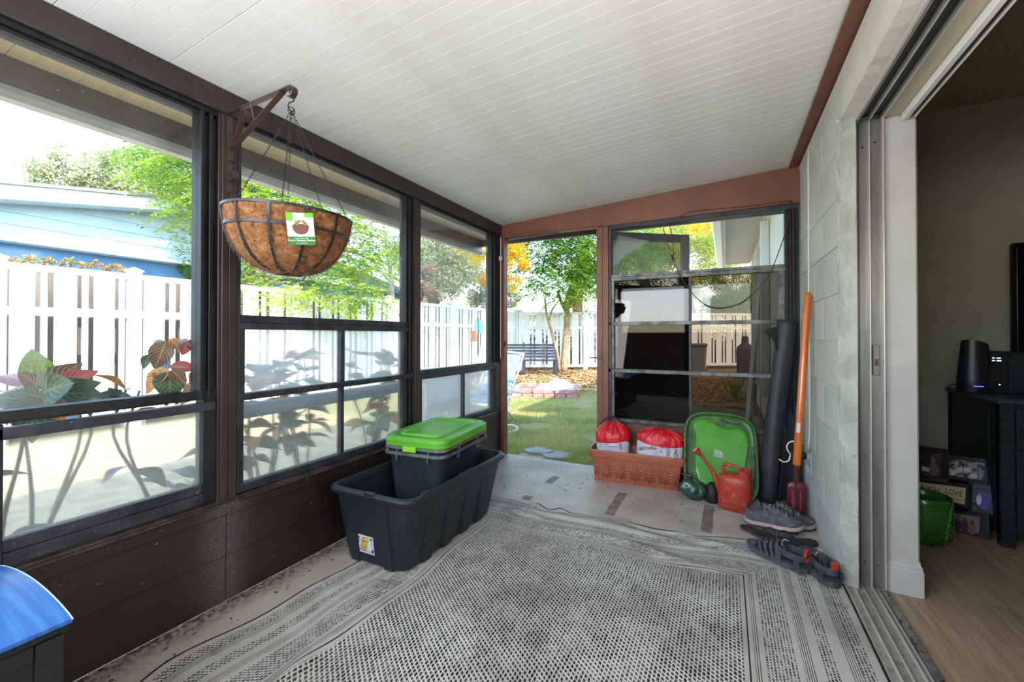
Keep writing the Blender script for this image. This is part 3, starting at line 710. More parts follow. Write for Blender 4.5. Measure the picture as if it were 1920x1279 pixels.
mb = MB(); mb.loft([[(.45, y, 2.30), (.45, y, 2.44), (4.2, y, 4.1), (8.5, y, 2.7), (4.2, y, 4.04)] for y in (-3, 3.86)]); mb.build('roof', mat('shingle_roof', '#6b655d', .9, bump=.6), hs_)
MB().box(.45, 6, -3, 3.73, 2.68, 2.72).build('ceiling_slab', m_rwall, hs_)
MB().cbox(.36, .445, 5.6, 5.7, .4, 2.42, .004).build('electric_panel', mat('conduit_grey', '#c4bfb6', .5), hs_)
MB().tube([(.40, 5.65, 2.42), (.40, 5.65, 2.5)], .012, 8).build('conduit', mat('conduit_grey', '#c4bfb6', .5), hs_)
MB().cbox(.38, .445, 6.9, 7.0, .4, 2.35, .004).build('downpipe', m_white, hs_)

# ================================================================ YARD GROUND
def ground_mat():
    t = NT('yard_ground'); P = t.pos(); sx = t.new('ShaderNodeSeparateXYZ'); t.link(P, sx.inputs[0])
    g = t.mix(t.ramp(t.noise(1.3, 5, .6, P), .35, .62), srgb('#858a5c'), srgb('#948a64'))
    g = t.mix(t.ramp(t.noise(14, 4, .65, P), .5, .8), g, srgb('#a29870'))
    g = t.mix(t.ramp(t.noise(40, 3, .6, P), .55, .7), g, srgb('#55583a'))
    bed = t.math('MULTIPLY', t.math('MULTIPLY', t.ramp(t.math('MULTIPLY', sx.outputs[0], -1.), 1.2, 1.6), t.math('SUBTRACT', 1, t.ramp(sx.outputs[1], 3.6, 5.0))), t.math('GREATER_THAN', sx.outputs[0], -6.6))
    g = t.mix(t.math('MULTIPLY', bed, .9), g, t.mix(t.ramp(t.noise(9, 4, .6, P), .4, .65), srgb('#c2b08c'), srgb('#9c8c72')))
    leafy = t.ramp(t.math('ADD', sx.outputs[1], t.math('MULTIPLY', t.noise(1.2, 3, .5, P), 3)), 9.2, 11.2)
    lv = t.mix(t.ramp(t.noise(26, 3, .7, P), .42, .58), srgb('#a07a52'), srgb('#4f3d2c'))
    lv = t.mix(t.ramp(t.noise(31, 2, .5, P), .62, .66), lv, srgb('#d0a878'))
    g = t.mix(leafy, g, lv); t.link(g, t.p.inputs['Base Color']); t.p.inputs['Roughness'].default_value = .95
    t.bump(t.noise(30, 4, .7, P), .8, .03); return t.m
yd = structure('floor_2', (0, 0, -.05), 'grass and fallen leaves of the yard')
mb = MB(); n = 60
gx = np.linspace(-40, 30, n); gy = np.linspace(-30, 60, n)
for yy in gy:
    for xx in gx: mb.v.append((xx, yy, -.055))
mb.f = [(r * n + c, r * n + c + 1, (r + 1) * n + c + 1, (r + 1) * n + c) for r in range(n - 1) for c in range(n - 1)]
mb.build('ground', ground_mat(), yd)
def quick_mesh(name, V, F, m, smooth=False):
    me = bpy.data.meshes.new(name); k = F.shape[1]
    me.vertices.add(len(V)); me.vertices.foreach_set('co', np.ascontiguousarray(V, dtype=np.float32).ravel()); me.loops.add(F.size); me.loops.foreach_set('vertex_index', F.astype(np.int32).ravel())
    me.polygons.add(len(F)); me.polygons.foreach_set('loop_start', (np.arange(len(F)) * k).astype(np.int32)); me.update(calc_edges=True)
    me.materials.append(m); return me
def stuff(name, me, label, cat, group=None):
    o = bpy.data.objects.new(name, me); COL.objects.link(o); return props(o, label, cat, group, 'stuff')
def blades(N, x, y, h, wd, z=-.055):
    a = rng.uniform(0, 2 * np.pi, N); l = rng.uniform(.2, .9, N) * h; b = rng.uniform(0, 2 * np.pi, N)
    P = np.stack([x, y, np.full(N, z)], -1); s = np.stack([np.cos(a), np.sin(a), np.zeros(N)], -1) * wd[:, None] * .5
    tip = P + np.stack([np.cos(b) * l, np.sin(b) * l, h], -1)
    V = np.stack([P - s, P + s, tip], 1).reshape(-1, 3); return V, np.arange(3 * N).reshape(-1, 3)
N = 60000; yy = 3.55 + rng.uniform(0, 1, N) ** 1.6 * 6.5; xx = -.36 * yy + rng.uniform(-1, 1, N) * (.45 + yy * .13) - .0
patch = np.array([noise.noise(Vector((a * 1.6, b * 1.6, 0))) for a, b in zip(xx, yy)])
k_ = (patch > -.30) & ~((xx > -1.80) & (xx < -1.35) & (yy > 3.62) & (yy < 3.98) & (patch < .3)); xx, yy = xx[k_], yy[k_]; N = len(xx)
V, F = blades(N, xx, yy, rng.uniform(.02, .055, N), rng.uniform(.004, .009, N))
stuff('grass', quick_mesh('grass', V, F, mat_leaf('grass_blades', ['#6d8240', '#93a655', '#b3b468', '#cfc48c', '#8f9a5a'], 1.5, .35)), 'short patchy green grass outside the open doorway', 'grass')
# fallen leaves near the bench and tree
def litter(N, x, y, s, m, label, name='fallen_leaves'):
    a = rng.uniform(0, 6.28, N); t_ = rng.uniform(-.5, .5, (N, 2)); u = np.stack([np.cos(a), np.sin(a), t_[:, 0]], -1) * s[:, None]; v = np.stack([-np.sin(a), np.cos(a), t_[:, 1]], -1) * s[:, None] * .45
    P = np.stack([x, y, -.045 + rng.uniform(0, .03, N)], -1); V = np.stack([P - u, P - v, P + u, P + v], 1).reshape(-1, 3)
    stuff(name, quick_mesh(name, V, np.arange(4 * N).reshape(-1, 4), m), label, 'leaves')
N = 16000; yy = rng.uniform(8.4, 14.5, N); xx = -.36 * yy + rng.uniform(-1, 1, N) * (1.0 + .1 * yy)
litter(N, xx, yy, rng.uniform(.025, .06, N), mat_leaf('dry_leaves', ['#3e2f22', '#7a5636', '#b98d5d', '#e0c090', '#54402c'], 3, .2), 'brown fallen leaves around the bench and tree')
N = 9000; yy = rng.uniform(7.5, 12.5, N); xx = -.06 * yy + rng.uniform(-1, 1, N) * .9
litter(N, xx, yy, rng.uniform(.025, .06, N), mat_leaf('orange_leaves', ['#8a5a30', '#c98a4a', '#e0a860', '#a86a34'], 3, .2), 'orange fallen leaves seen through the tinted panes')
# stepping stones by the door
m_stone = mat('stepping_stone', '#9b9c98', .8, col2='#84857f', scale=9, bump=.5)
for i, (x, y, r, lb) in enumerate(((-1.66, 3.86, .14, 'flat grey stepping stone in the grass, left of two by the doorway'), (-1.44, 3.76, .12, 'flat grey stepping stone in the grass, right of two by the doorway'))):
    t_ = thing('stepping_stone', lb, 'stone', (x, y, -.055)); pts = [(r * (1 + .18 * math.sin(k * 2.1 + i)) * math.cos(R(30 * k)), r * .8 * (1 + .15 * math.cos(k * 1.7)) * math.sin(R(30 * k))) for k in range(12)]
    MB().prism(pts, .022).build('slab', m_stone, t_, world=False, bevel=.004)

# ================================================================ FENCES
m_fence = mat('vinyl_white', '#dcdedb', .45, col2='#cfd2d0', scale=2, rand=.02)
def fence(name, label, A, Bp, post_ts, top=1.88):
    A, Bp = Vector(A + (0,)), Vector(Bp + (0,)); L = (Bp - A).length; ang = math.atan2(Bp.y - A.y, Bp.x - A.x)
    t = thing(name, label, 'fence', (A.x, A.y, -.055), (0, 0, ang)); z = .055
    wide = pmesh(MB().cbox(0, .215, -.012, .012, .12, top + z - .05, .003), 'picket', m_fence); nar = pmesh(MB().cbox(0, .062, -.012, .012, .12, top + z - .05, .003), 'picket', m_fence)
    pm = MB().cbox(-.065, .065, -.065, .065, 0, top + z + .03, .004); pm.cbox(-.08, .08, -.08, .08, top + z + .03, top + z + .05, .003); pm.loft([[(-.07, -.07, top + z + .05), (.07, -.07, top + z + .05), (.07, .07, top + z + .05), (-.07, .07, top + z + .05)], [(-.01, -.01, top + z + .09), (.01, -.01, top + z + .09), (.01, .01, top + z + .09), (-.01, .01, top + z + .09)]])
    pmm = pmesh(pm, 'post', m_fence)
    for p in post_ts: piece('post', pmm, t, (p, 0, 0))
    ps = sorted(post_ts)
    for a, b in zip(ps[:-1], ps[1:]):
        rl = pmesh(MB().cbox(0, b - a - .131, -.028, .028, 0, .075, .004), 'rail', m_fence); rm_ = pmesh(MB().cbox(0, b - a - .131, -.028, .028, 0, .095, .004), 'rail', m_fence)
        piece('rail', rl, t, (a + .0655, 0, top + z - .075)); piece('rail', rm_, t, (a + .0655, 0, 1.32 + z)); piece('rail', rm_, t, (a + .0655, 0, .12))
        n = max(1, round((b - a - .13) / .382)); g = (b - a - .13) / n; q = g / .382
        for k in range(n):
            piece('picket', wide, t, (a + .065 + k * g + .026 * q, 0, 0), scale=(q, 1, 1)); piece('picket', nar, t, (a + .065 + k * g + .290 * q, 0, 0), scale=(q, 1, 1))
    return t
fence('vinyl_fence', 'tall white vinyl picket fence along the left side of the yard', (-6.92, -.9), (-6.08, 12.3), [.02, 2.38, 3.50 + .0, 5.66, 7.75, 9.85, 11.65, 13.2])
fence('vinyl_fence', 'white slatted fence across the back behind the bench', (-6.08, 12.3), (1.6, 17.5), [.12, 2.3, 4.4, 6.5, 8.9])
# the neighbours' own weathered board fence just behind the vinyl one
bf = thing('board_fence', 'weathered brown board fence glimpsed through the gaps of the left white fence', 'fence', (-7.55, -1.2, -.055), (0, 0, math.atan2(13.4, .84)))
m_wb = mat('weathered_boards', '#7a6a5e', .9, col2='#5f5148', scale=5, stretch=(1, 1, .3), rand=.25); bm_ = pmesh(MB().cbox(0, .138, -.01, .01, 0, 1.99, .003), 'board', m_wb)
for k in range(98): piece('board', bm_, bf, (k * .14, 0, rng.uniform(-.06, .0)))
# neighbour's low roof behind the back fence
nb = thing('shed_roof', 'white low roof just above the back fence', 'roof', (-7, 19, 0)); MB().box(-10, -5.2, 18.6, 21, 0, 2.2).build('wall', m_hwall, nb)
mb = MB(); mb.loft([[(-10.3, 18.4, 2.1), (-10.3, 18.4, 2.2), (-10.3, 21, 2.62), (-10.3, 21, 2.5)], [(-4.9, 18.4, 2.1), (-4.9, 18.4, 2.2), (-4.9, 21, 2.62), (-4.9, 21, 2.5)]]); mb.build('roof_panel', mat('pale_roof', '#dcdcd8', .5), nb)

# ================================================================ NEIGHBOUR HOUSE
m_side = mat('pale_blue_siding', '#b9d2e6', .6, col2='#aecadf', scale=2); m_blue = mat('blue_wall', '#5b93cd', .65, col2='#4f87c2', scale=3); m_fs = mat('white_fascia', '#d9e4ec', .5)
nh = thing('neighbour_house', 'pale blue house with a sided gable above a darker blue wall behind the fence', 'house', (-10, 4, 0))
XH = -10.0
MB().box(XH - 5, XH - .25, -4.0, 11.5, -.05, 2.66).build('wall', m_blue, nh)
MB().cbox(XH - .3, XH + .03, -4.6, 11.5, 2.58, 2.65, .004).build('band_board', m_fs, nh)
def rz(y): return 3.80 - abs(y - 5.2) * .185
sidb = {}
for k in range(6):
    z0 = 2.66 + k * .19
    ys = [y for y in (5.2 - (3.74 - z0 - .19) / .185, 5.2 + (3.74 - z0 - .19) / .185)]
    y0_, y1_ = max(5.2 - max(0, (3.78 - z0)) / .185, -4.6), min(5.2 + max(0, (3.78 - z0)) / .185, 11.5)
    y0t, y1t = max(5.2 - max(.0, (3.78 - z0 - .19)) / .185, -4.6), min(5.2 + max(.0, (3.78 - z0 - .19)) / .185, 11.5)
    if y1_ - y0_ < .3: continue
    mb = MB(); mb.loft([[(XH - .05, y0_, z0), (XH + .012, y0_, z0), (XH - .004, y0t, z0 + .188), (XH - .05, y0t, z0 + .188)], [(XH - .05, y1_, z0), (XH + .012, y1_, z0), (XH - .004, y1t, z0 + .188), (XH - .05, y1t, z0 + .188)]])
    mb.build('siding_board', m_side, nh)
mb = MB()
for a, b in ((-5.5, 5.2), (5.2, 12.2)):
    mb.add([(x, y, rz(y) + dz) for y in (a, b) for x, dz in ((XH - .3, -.10), (XH + .45, -.10), (XH + .45, .12), (XH - .3, .12))], [(0, 1, 2, 3), (4, 7, 6, 5), (0, 4, 5, 1), (1, 5, 6, 2), (2, 6, 7, 3), (3, 7, 4, 0)])
mb.build('rake_board', m_fs, nh)
mb = MB()
for a, b in ((-5.5, 5.2), (5.2, 12.2)):
    mb.add([(x, y, rz(y) + dz) for y in (a, b) for x, dz in ((XH - 6, .12), (XH + .5, .12), (XH + .5, .17), (XH - 6, .17))], [(0, 1, 2, 3), (4, 7, 6, 5), (0, 4, 5, 1), (1, 5, 6, 2), (2, 6, 7, 3), (3, 7, 4, 0)])
mb.build('roof', mat('grey_shingles', '#8f9498', .9), nh)
MB().tube([(XH - 1.5, 4.6, 3.7), (XH - 1.5, 4.6, 4.15)], .05, 10).build('vent_pipe', m_fs, nh)
# ================================================================ TREES AND SHRUBS
_a = math.atan2(401, 790); _R = np.array([math.cos(_a), math.sin(_a), 0]); _F = np.array([-math.sin(_a), math.cos(_a), 0])
def at(px, py, ax):
    """a point at distance ax along the view, given as a pixel of the 1920x1279 photograph"""
    return np.array([0, 0, 1.1]) + _F * ax + _R * (px - 960) / 790 * ax + np.array([0, 0, 1]) * (630 - py) / 790 * ax
m_bark = mat('grey_bark', '#8c7a64', .9, col2='#5f5040', scale=9, bump=.8, bscale=30, bdist=.02)
m_barkr = mat('red_bark', '#6e4a3a', .9, col2='#4d3328', scale=9, bump=.8, bscale=30, bdist=.02)
def crown_simple(blobs, n, size, seed=0, droop=.0):
    r_ = np.random.default_rng(seed); V = []; tot = sum(b[3] ** 2 for b in blobs)
    for px, py, ax, rad in blobs:
        k = int(n * rad ** 2 / tot); c = at(px, py, ax)
        # clumps inside the blob
        nc = max(4, int(14 * rad)); cc = r_.normal(size=(nc, 3)); cc /= np.linalg.norm(cc, axis=1)[:, None]; cc *= (rad * r_.uniform(.35, 1, nc) ** .6)[:, None]; cc[:, 2] *= .8
        idx = r_.integers(0, nc, k); P = c + cc[idx] + r_.normal(size=(k, 3)) * rad * .2
        a = r_.normal(size=(k, 3)); a[:, 2] -= droop; a /= np.linalg.norm(a, axis=1)[:, None]; b = np.cross(a, r_.normal(size=(k, 3))); b /= np.linalg.norm(b, axis=1)[:, None]
        s = size * r_.uniform(.6, 1.3, k)[:, None]
        V.append(np.stack([P - a * s, P - b * s * .4, P + a * s, P + b * s * .4], 1))
    V = np.concatenate(V).reshape(-1, 3); return V, np.arange(len(V)).reshape(-1, 4)
def crown_fronds(blobs, n, L=.42, leaf=.055, seed=0, pairs=8):
    """pinnate fronds: each a drooping rachis with pairs of narrow leaflets"""
    r_ = np.random.default_rng(seed); out = []; tot = sum(b[3] ** 2 for b in blobs)
    for px, py, ax, rad in blobs:
        k = max(3, int(n * rad ** 2 / tot)); c = at(px, py, ax)
        d0 = r_.normal(size=(k, 3)); d0 /= np.linalg.norm(d0, axis=1)[:, None]
        P = c + d0 * (rad * r_.uniform(.1, 1, k) ** .5)[:, None] * np.array([1, 1, .85])
        d = d0 + r_.normal(size=(k, 3)) * .5; d[:, 2] = d[:, 2] * .4 + .15; d /= np.linalg.norm(d, axis=1)[:, None]
        sd = np.cross(d, [0, 0, 1.]); sd /= np.linalg.norm(sd, axis=1)[:, None] + 1e-6
        Lk = L * r_.uniform(.7, 1.2, k)
        for j in range(pairs):
            t = (j + 1) / pairs; ctr = P + d * (Lk * t)[:, None] + np.array([0, 0, -1]) * (Lk * .55 * t * t)[:, None]
            lw = leaf * (1.1 - .5 * abs(t - .45))
            for sg in (-1, 1):
                ld = sd * sg + d * .45 + np.array([0, 0, -.35]) + r_.normal(size=(k, 3)) * .16; ld /= np.linalg.norm(ld, axis=1)[:, None]
                wd = np.cross(ld, [0, 0, 1.]); wd /= np.linalg.norm(wd, axis=1)[:, None] + 1e-6; wd = wd * .9 + r_.normal(size=(k, 3)) * .2
                tip = ctr + ld * lw * 2.1; mid = ctr + ld * lw
                out.append(np.stack([ctr, mid - wd * lw * .32, tip, mid + wd * lw * .32], 1))
    V = np.concatenate(out).reshape(-1, 3); return V, np.arange(len(V)).reshape(-1, 4)
def tree(label, base, VF, m, limbs=(), bark=None, group=None, name='tree'):
    t = thing(name, label, 'tree', tuple(base), group=group)
    V, F = VF; o = bpy.data.objects.new('foliage', quick_mesh('foliage', V - np.array(base), F, m)); COL.objects.link(o); o.parent = t; o['kind'] = 'stuff'
    for nm, pts, r, sc in limbs:
        MB().tube(smooth_path(pts, 4), r, 9, scales=[1 + (sc - 1) * i / (len(pts) * 4 - 4) for i in range((len(pts) - 1) * 4 + 1)]).build(nm, bark or m_bark, t, smooth=True)
    return t
yg = mat_leaf('yellow_green_leaves', ['#3f7a2c', '#648f30', '#93b238', '#c2cc40', '#e8dc3a'], .9, .5)
# the feathery tree leaning over the fence, its low fronds in front of the pickets
A_bl = [(300, 310, 7.9, .55), (345, 300, 7.7, .6), (385, 330, 7.6, .7), (360, 400, 7.5, .42), (345, 450, 7.4, .2), (450, 370, 7.8, .8), (520, 400, 7.9, .8), (590, 430, 7.8, .8), (650, 460, 7.7, .72),
        (700, 500, 7.4, .48), (735, 480, 7.4, .3), (470, 470, 7.7, .55), (540, 520, 7.4, .48), (600, 530, 7.2, .48), (655, 540, 7.0, .4), (700, 560, 6.9, .26), (620, 380, 8.2, .6), (520, 330, 8.1, .9), (440, 290, 8.1, .8), (480, 545, 6.3, .12), (515, 570, 6.2, .13), (555, 560, 6.2, .18), (585, 575, 6.2, .1)]
b0 = np.array([-7.6, 4.4, -.05])
tree('large feathery yellow-green tree leaning over the left fence behind the hanging basket', b0, crown_fronds(A_bl, 3000, .40, .052, 3), yg,
     [('trunk', [b0, at(466, 520, 7.9), at(480, 440, 8.0), at(520, 380, 8.1)], .12, .5), ('branch', [at(470, 480, 7.95), at(560, 470, 7.8), at(650, 470, 7.7), at(720, 500, 7.5)], .045, .3),
      ('branch', [at(480, 430, 8.0), at(420, 380, 7.9), at(340, 330, 7.8)], .05, .3), ('branch', [at(466, 520, 7.9), at(520, 530, 7.2), at(560, 545, 6.4)], .018, .4)])
# a tree beyond the corner post whose high crown shades the far part of the fence
bS = at(935, 600, 8.0); bS[2] = -.05; cS = [(930, 300, 8.2, 1.2), (880, 270, 8.0, 1.1), (820, 230, 7.8, 1.0), (980, 260, 7.6, 1.1), (930, 180, 7.6, 1.2), (850, 150, 7.6, 1.0), (1010, 200, 8.4, 1.1)]
tree('tall leafy tree hidden behind the corner post, its crown above the eave', bS, crown_simple(cS, 9000, .07, 77, .2), yg, [('trunk', [bS, at(935, 450, 8.0), at(935, 330, 8.0), at(935, 220, 8.0)], .075, .6)])
# bare branched tree
b1 = at(735, 600, 11); b1[2] = -.05
lb = [('trunk', [b1, at(735, 560, 11), at(728, 480, 11), at(715, 400, 11)], .09, .3)]
for i, (a, b, c) in enumerate((((728, 480), (750, 440), (770, 380)), ((726, 460), (700, 430), (680, 390)), ((730, 500), (755, 480), (775, 470)), ((722, 440), (735, 410), (745, 370)), ((733, 530), (705, 500), (690, 470)), ((735, 520), (760, 510), (778, 500)))):
    lb.append(('branch', [at(*a, 11), at(*b, 11), at(*c, 11)], .03, .25))
tree('thin grey tree with nearly bare branches beyond the left fence', b1, crown_simple([(745, 430, 11, .7), (760, 500, 11, .5), (700, 450, 11, .4)], 900, .035, 5), mat_leaf('sparse_leaves', ['#9aa07a', '#7d8a5a', '#b5b08c'], 2), lb, mat('pale_bark', '#9a9690', .9))
gg = mat_leaf('grey_green_leaves', ['#66745a', '#848f68', '#a3a984', '#c6c4a2', '#e0dcc0'], .5, .4)
def simple_tree(label, px, ax, blobs, n, size, m, seed, group=None, droop=0):
    b = at(px, 600, ax); b[2] = -.05; top = max(blobs, key=lambda q: q[3])
    tree(label, b, crown_simple(blobs, n, size, seed, droop), m, [('trunk', [b, (b + at(top[0], top[1], ax)) / 2, at(top[0], top[1], ax)], .022 * ax, .4)])
simple_tree('broad grey-green oak behind the pale blue neighbouring house', 190, 20, [(60, 355, 20, .7), (110, 335, 20, 1.1), (150, 310, 20, 1.0), (190, 350, 20, 1.3), (235, 320, 20, 1.2), (280, 350, 20, 1.2), (310, 320, 20, 1.1), (190, 285, 20, .6), (250, 285, 20, .7)], 26000, .09, gg, 11)
simple_tree('grey-green oak filling the corner window above the fence', 840, 16.5, [(790, 470, 17, 1.3), (830, 500, 16.5, 1.3), (870, 480, 16.5, 1.1), (880, 540, 16, .9), (810, 550, 16, .8), (905, 555, 16, .6), (850, 440, 17, 1.1), (950, 555, 16.5, .6), (760, 560, 17, .5)], 42000, .06, gg, 12)
simple_tree('reddish twiggy shrub tree at the edge of the corner window', 795, 15, [(795, 545, 15, .42), (800, 510, 15, .3)], 2500, .05, mat_leaf('reddish_leaves', ['#8a5a55', '#b08a80', '#6f5048'], 2), 13)
oy = mat_leaf('orange_leaves_tree', ['#c9973a', '#e6b23c', '#f0c83e', '#e0d552', '#a9b54e'], .8, .65)
simple_tree('orange and yellow leaved tree over the fence corner', 930, 14.3, [(890, 470, 11.6, .5), (925, 455, 11.6, .7), (960, 445, 11.6, .62), (965, 490, 11.6, .42), (925, 500, 11.6, .5), (955, 530, 11.6, .28), (900, 525, 11.6, .3)], 16000, .036, oy, 14)
# the small tree beside the bench
bg_ = mat_leaf('bright_green_leaves', ['#2c6a30', '#488636', '#6fa23e', '#9cbc48', '#d2d04a'], 1.0, .5)
E_bl = [(1000, 470, 12.4, .7), (1040, 450, 12.2, 1.0), (1090, 440, 12.2, 1.0), (1130, 460, 12, 1.0), (985, 520, 12.4, .5), (1025, 520, 12.2, .6), (1065, 525, 12.0, .6), (1105, 530, 12, .6), (1140, 540, 12, .5), (1050, 555, 12, .35), (1000, 550, 12.2, .25), (1175, 480, 12, .8), (1040, 390, 12.3, 1.0), (1110, 390, 12.2, 1.0)]
bE = at(1058, 697, 12.6); bE[2] = -.05
m_trunk = mat('smooth_tan_bark', '#a08a6c', .85, col2='#7d6a52', scale=6, bump=.5, bscale=20, bdist=.02)
T = lambda x, y: at(x, y, 12.6)
tree('feathery bright green tree with pale forked trunks beside the dark bench', bE, crown_fronds(E_bl, 3300, .5, .06, 8), bg_,
     [('trunk', [T(1057, 697), T(1060, 650), T(1064, 600), T(1063, 570), T(1075, 530)], .115, .7), ('trunk', [T(1050, 697), T(1044, 660), T(1035, 625), T(1025, 590), T(1022, 560)], .055, .5),
      ('branch', [T(1064, 590), T(1052, 565), T(1045, 545)], .06, .6), ('branch', [T(1030, 600), T(1036, 580), T(1050, 562)], .03, .6), ('branch', [T(1064, 580), T(1074, 555), T(1085, 520)], .07, .5)], m_trunk)
b3 = at(1082, 600, 17); b3[2] = -.05
tree('dark red-brown trunk rising behind the back fence', b3, crown_simple([(1090, 520, 17, .8), (1070, 500, 17, .8)], 2500, .08, 21), gg, [('trunk', [b3, at(1083, 575, 17), at(1090, 520, 17), at(1100, 450, 17)], .22, .8), ('branch', [at(1060, 562, 17), at(1075, 572, 17)], .2, .9)], m_barkr)
ly = mat_leaf('lime_leaves', ['#4c7434', '#6c8c3a', '#93a545', '#bcb950', '#d6b040'], .7, .5)
simple_tree('yellow-green tree seen through the clear light of the end window', 1230, 16, [(1165, 480, 15.5, .9), (1200, 460, 16, 1.2), (1250, 470, 16, 1.2), (1300, 480, 16, 1.1), (1340, 470, 16.5, 1.0), (1230, 520, 15.5, .8), (1290, 535, 15.5, .7), (1370, 520, 17, 1.0)], 44000, .05, ly, 15)
simple_tree('orange topped tree high behind the yellow-green tree', 1300, 18, [(1270, 420, 18, .9), (1310, 410, 18, .9), (1340, 430, 18, .7), (1230, 415, 18, .6)], 14000, .055, oy, 16)
simple_tree('dark green tree behind the house corner, seen through tinted panes', 1400, 19, [(1380, 570, 19, .9), (1420, 560, 19, .9), (1350, 580, 19, .8)], 8000, .09, bg_, 17)
def shrub(label, blobs, n, size, m, seed, base, name='shrub'):
    base = np.array(base); t = thing(name, label, 'shrub', tuple(base)); V, F = crown_simple(blobs, n, size, seed)
    o = bpy.data.objects.new('foliage', quick_mesh('foliage', V - base, F, m)); COL.objects.link(o); o.parent = t; o['kind'] = 'stuff'; return t
b = at(1120, 600, 16.5); b[2] = -.05
shrub('dark hedge behind the back fence, glimpsed through its gaps', [(955 + k * 42, 655, 15.2 + k * .14, .85) for k in range(11)], 9000, .07, mat_leaf('hedge_leaves', ['#3a4a2c', '#55623c', '#6a5a44'], 2), 35, b, 'hedge')
b = at(345, 600, 8.8); b[2] = -.05
shrub('round dark green bush showing above the fence by the blue house', [(335, 510, 8.8, .28), (365, 505, 8.8, .3), (400, 508, 8.8, .3)], 6000, .03, mat_leaf('bush_leaves', ['#3f6b2c', '#5c8a3a', '#7aa04a'], 2), 31, b)
vn = mat_leaf('vine_leaves', ['#b8406a', '#b85a5a', '#8aa04a', '#d9c060', '#a8505a', '#7a8a4a'], 5, .4)
vb = [(20 + k * 11, 484 + k * 1.0 + 4 * math.sin(k * 1.7), 6.55 + k * .02, .07) for k in range(21)] + [(232 + 3 * math.sin(k), 508 + k * 9, 6.35, .05) for k in range(9)]
b = at(100, 600, 6.5); b[2] = -.05
shrub('pink and green vine trailing along the top of the left fence', vb, 2600, .022, vn, 32, b, 'vine')
# ---------------- croton shrubs right outside the windows
def leaf_mat(name, base, vein, tip, blotch):
    t = NT(name); uv = t.new('ShaderNodeUVMap'); s = t.new('ShaderNodeSeparateXYZ'); t.link(uv.outputs[0], s.inputs[0]); u, v = s.outputs[0], s.outputs[1]; M = t.math
    side = M('ABSOLUTE', M('SUBTRACT', u, .5))
    vv = M('ABSOLUTE', M('SUBTRACT', M('FRACT', M('MULTIPLY', M('SUBTRACT', v, M('MULTIPLY', side, .75)), 8)), .5))
    vein_f = M('MAXIMUM', t.ramp(M('SUBTRACT', .12, vv), -.05, .05), t.ramp(M('SUBTRACT', .035, side), -.01, .01))
    c = t.mix(t.ramp(t.noise(14, 3, .6, t.obj()), .42, .62), srgb(base), srgb(blotch)); c = t.mix(t.ramp(v, .35, 1.0), c, srgb(tip)); c = t.mix(M('MULTIPLY', vein_f, .75), c, srgb(vein))
    t.link(c, t.p.inputs['Base Color']); t.p.inputs['Roughness'].default_value = .35
    tr = t.new('ShaderNodeBsdfTranslucent'); t.link(c, tr.inputs[0]); mx = t.new('ShaderNodeMixShader'); mx.inputs[0].default_value = .3; t.link(t.p.outputs[0], mx.inputs[1]); t.link(tr.outputs[0], mx.inputs[2]); t.link(mx.outputs[0], t.out.inputs[0])
    return t.m
LM = {'lime': leaf_mat('croton_lime', '#5e7a2c', '#7c9440', '#7a8a30', '#84a832'), 'green': leaf_mat('croton_green', '#34482c', '#6a7a50', '#3f5530', '#2c3d28'), 'vein': leaf_mat('croton_veined', '#4a4a2e', '#b98a5a', '#5a3a34', '#5e3f3a'),
      'red': leaf_mat('croton_red', '#a34a48', '#c97a68', '#b5484c', '#8a3f3e'), 'orange': leaf_mat('croton_orange', '#c47a34', '#e0a848', '#a85a38', '#7d5a30'), 'grey': leaf_mat('croton_grey', '#6f6a78', '#8f8a94', '#a05a50', '#56605e')}
def leaf_mesh(mn, wr_=.30, curl=.25, fold=.18):
    nu, nv = 5, 9; V = []; UV = []
    for j in range(nv):
        v = j / (nv - 1); hw = wr_ * (math.sin(math.pi * min(1, v ** .85)) ** .8 if 0 < v < 1 else 0) * (1.15 - .3 * v)
        for i in range(nu):
            u = i / (nu - 1); s = (u - .5) * 2; V.append((s * hw, v, -curl * v * v + fold * abs(s) * hw * 2 - .03 * math.sin(v * 9) * abs(s))); UV.append((u, v))
    F = [(j * nu + i, j * nu + i + 1, (j + 1) * nu + i + 1, (j + 1) * nu + i) for j in range(nv - 1) for i in range(nu - 1)]
    me = bpy.data.meshes.new('leaf'); me.from_pydata(V, [], F); me.shade_smooth(); uv = me.uv_layers.new(name='UVMap')
    for p in me.polygons:
        for li, vi in zip(p.loop_indices, p.vertices): uv.data[li].uv = UV[vi]
    me.materials.append(LM[mn]); return me
LF = {k: [leaf_mesh(k), leaf_mesh(k, .36, .4, .1), leaf_mesh(k, .24, .12, .25)] for k in LM}
def put_leaf(t, base, tip, kind, var=0, roll=0., wd=1., face=False):
    base, tip = Vector(base), Vector(tip); d = tip - base; L = d.length; d.normalize(); up = Vector((0, 0, 1)) if abs(d.z) < .9 else Vector((1, 0, 0))
    fc = (Vector((0, 0, 1.1)) - base); fc = fc - d * fc.dot(d)
    x = d.cross(up).normalized(); z = x.cross(d)
    if face: z = (fc.normalized() * .8 + z * .45); z = (z - d * z.dot(d)).normalized(); x = d.cross(z)
    M3 = Matrix((x, d, z)).transposed() @ Matrix.Rotation(roll, 3, 'Y')
    o = piece('leaf', LF[kind][var % 3], t, base - t.location, M3.to_euler(), (L * wd, L, L)); return o
m_stem = mat('croton_stem', '#7d6a50', .8, col2='#5c4c3a', scale=12)
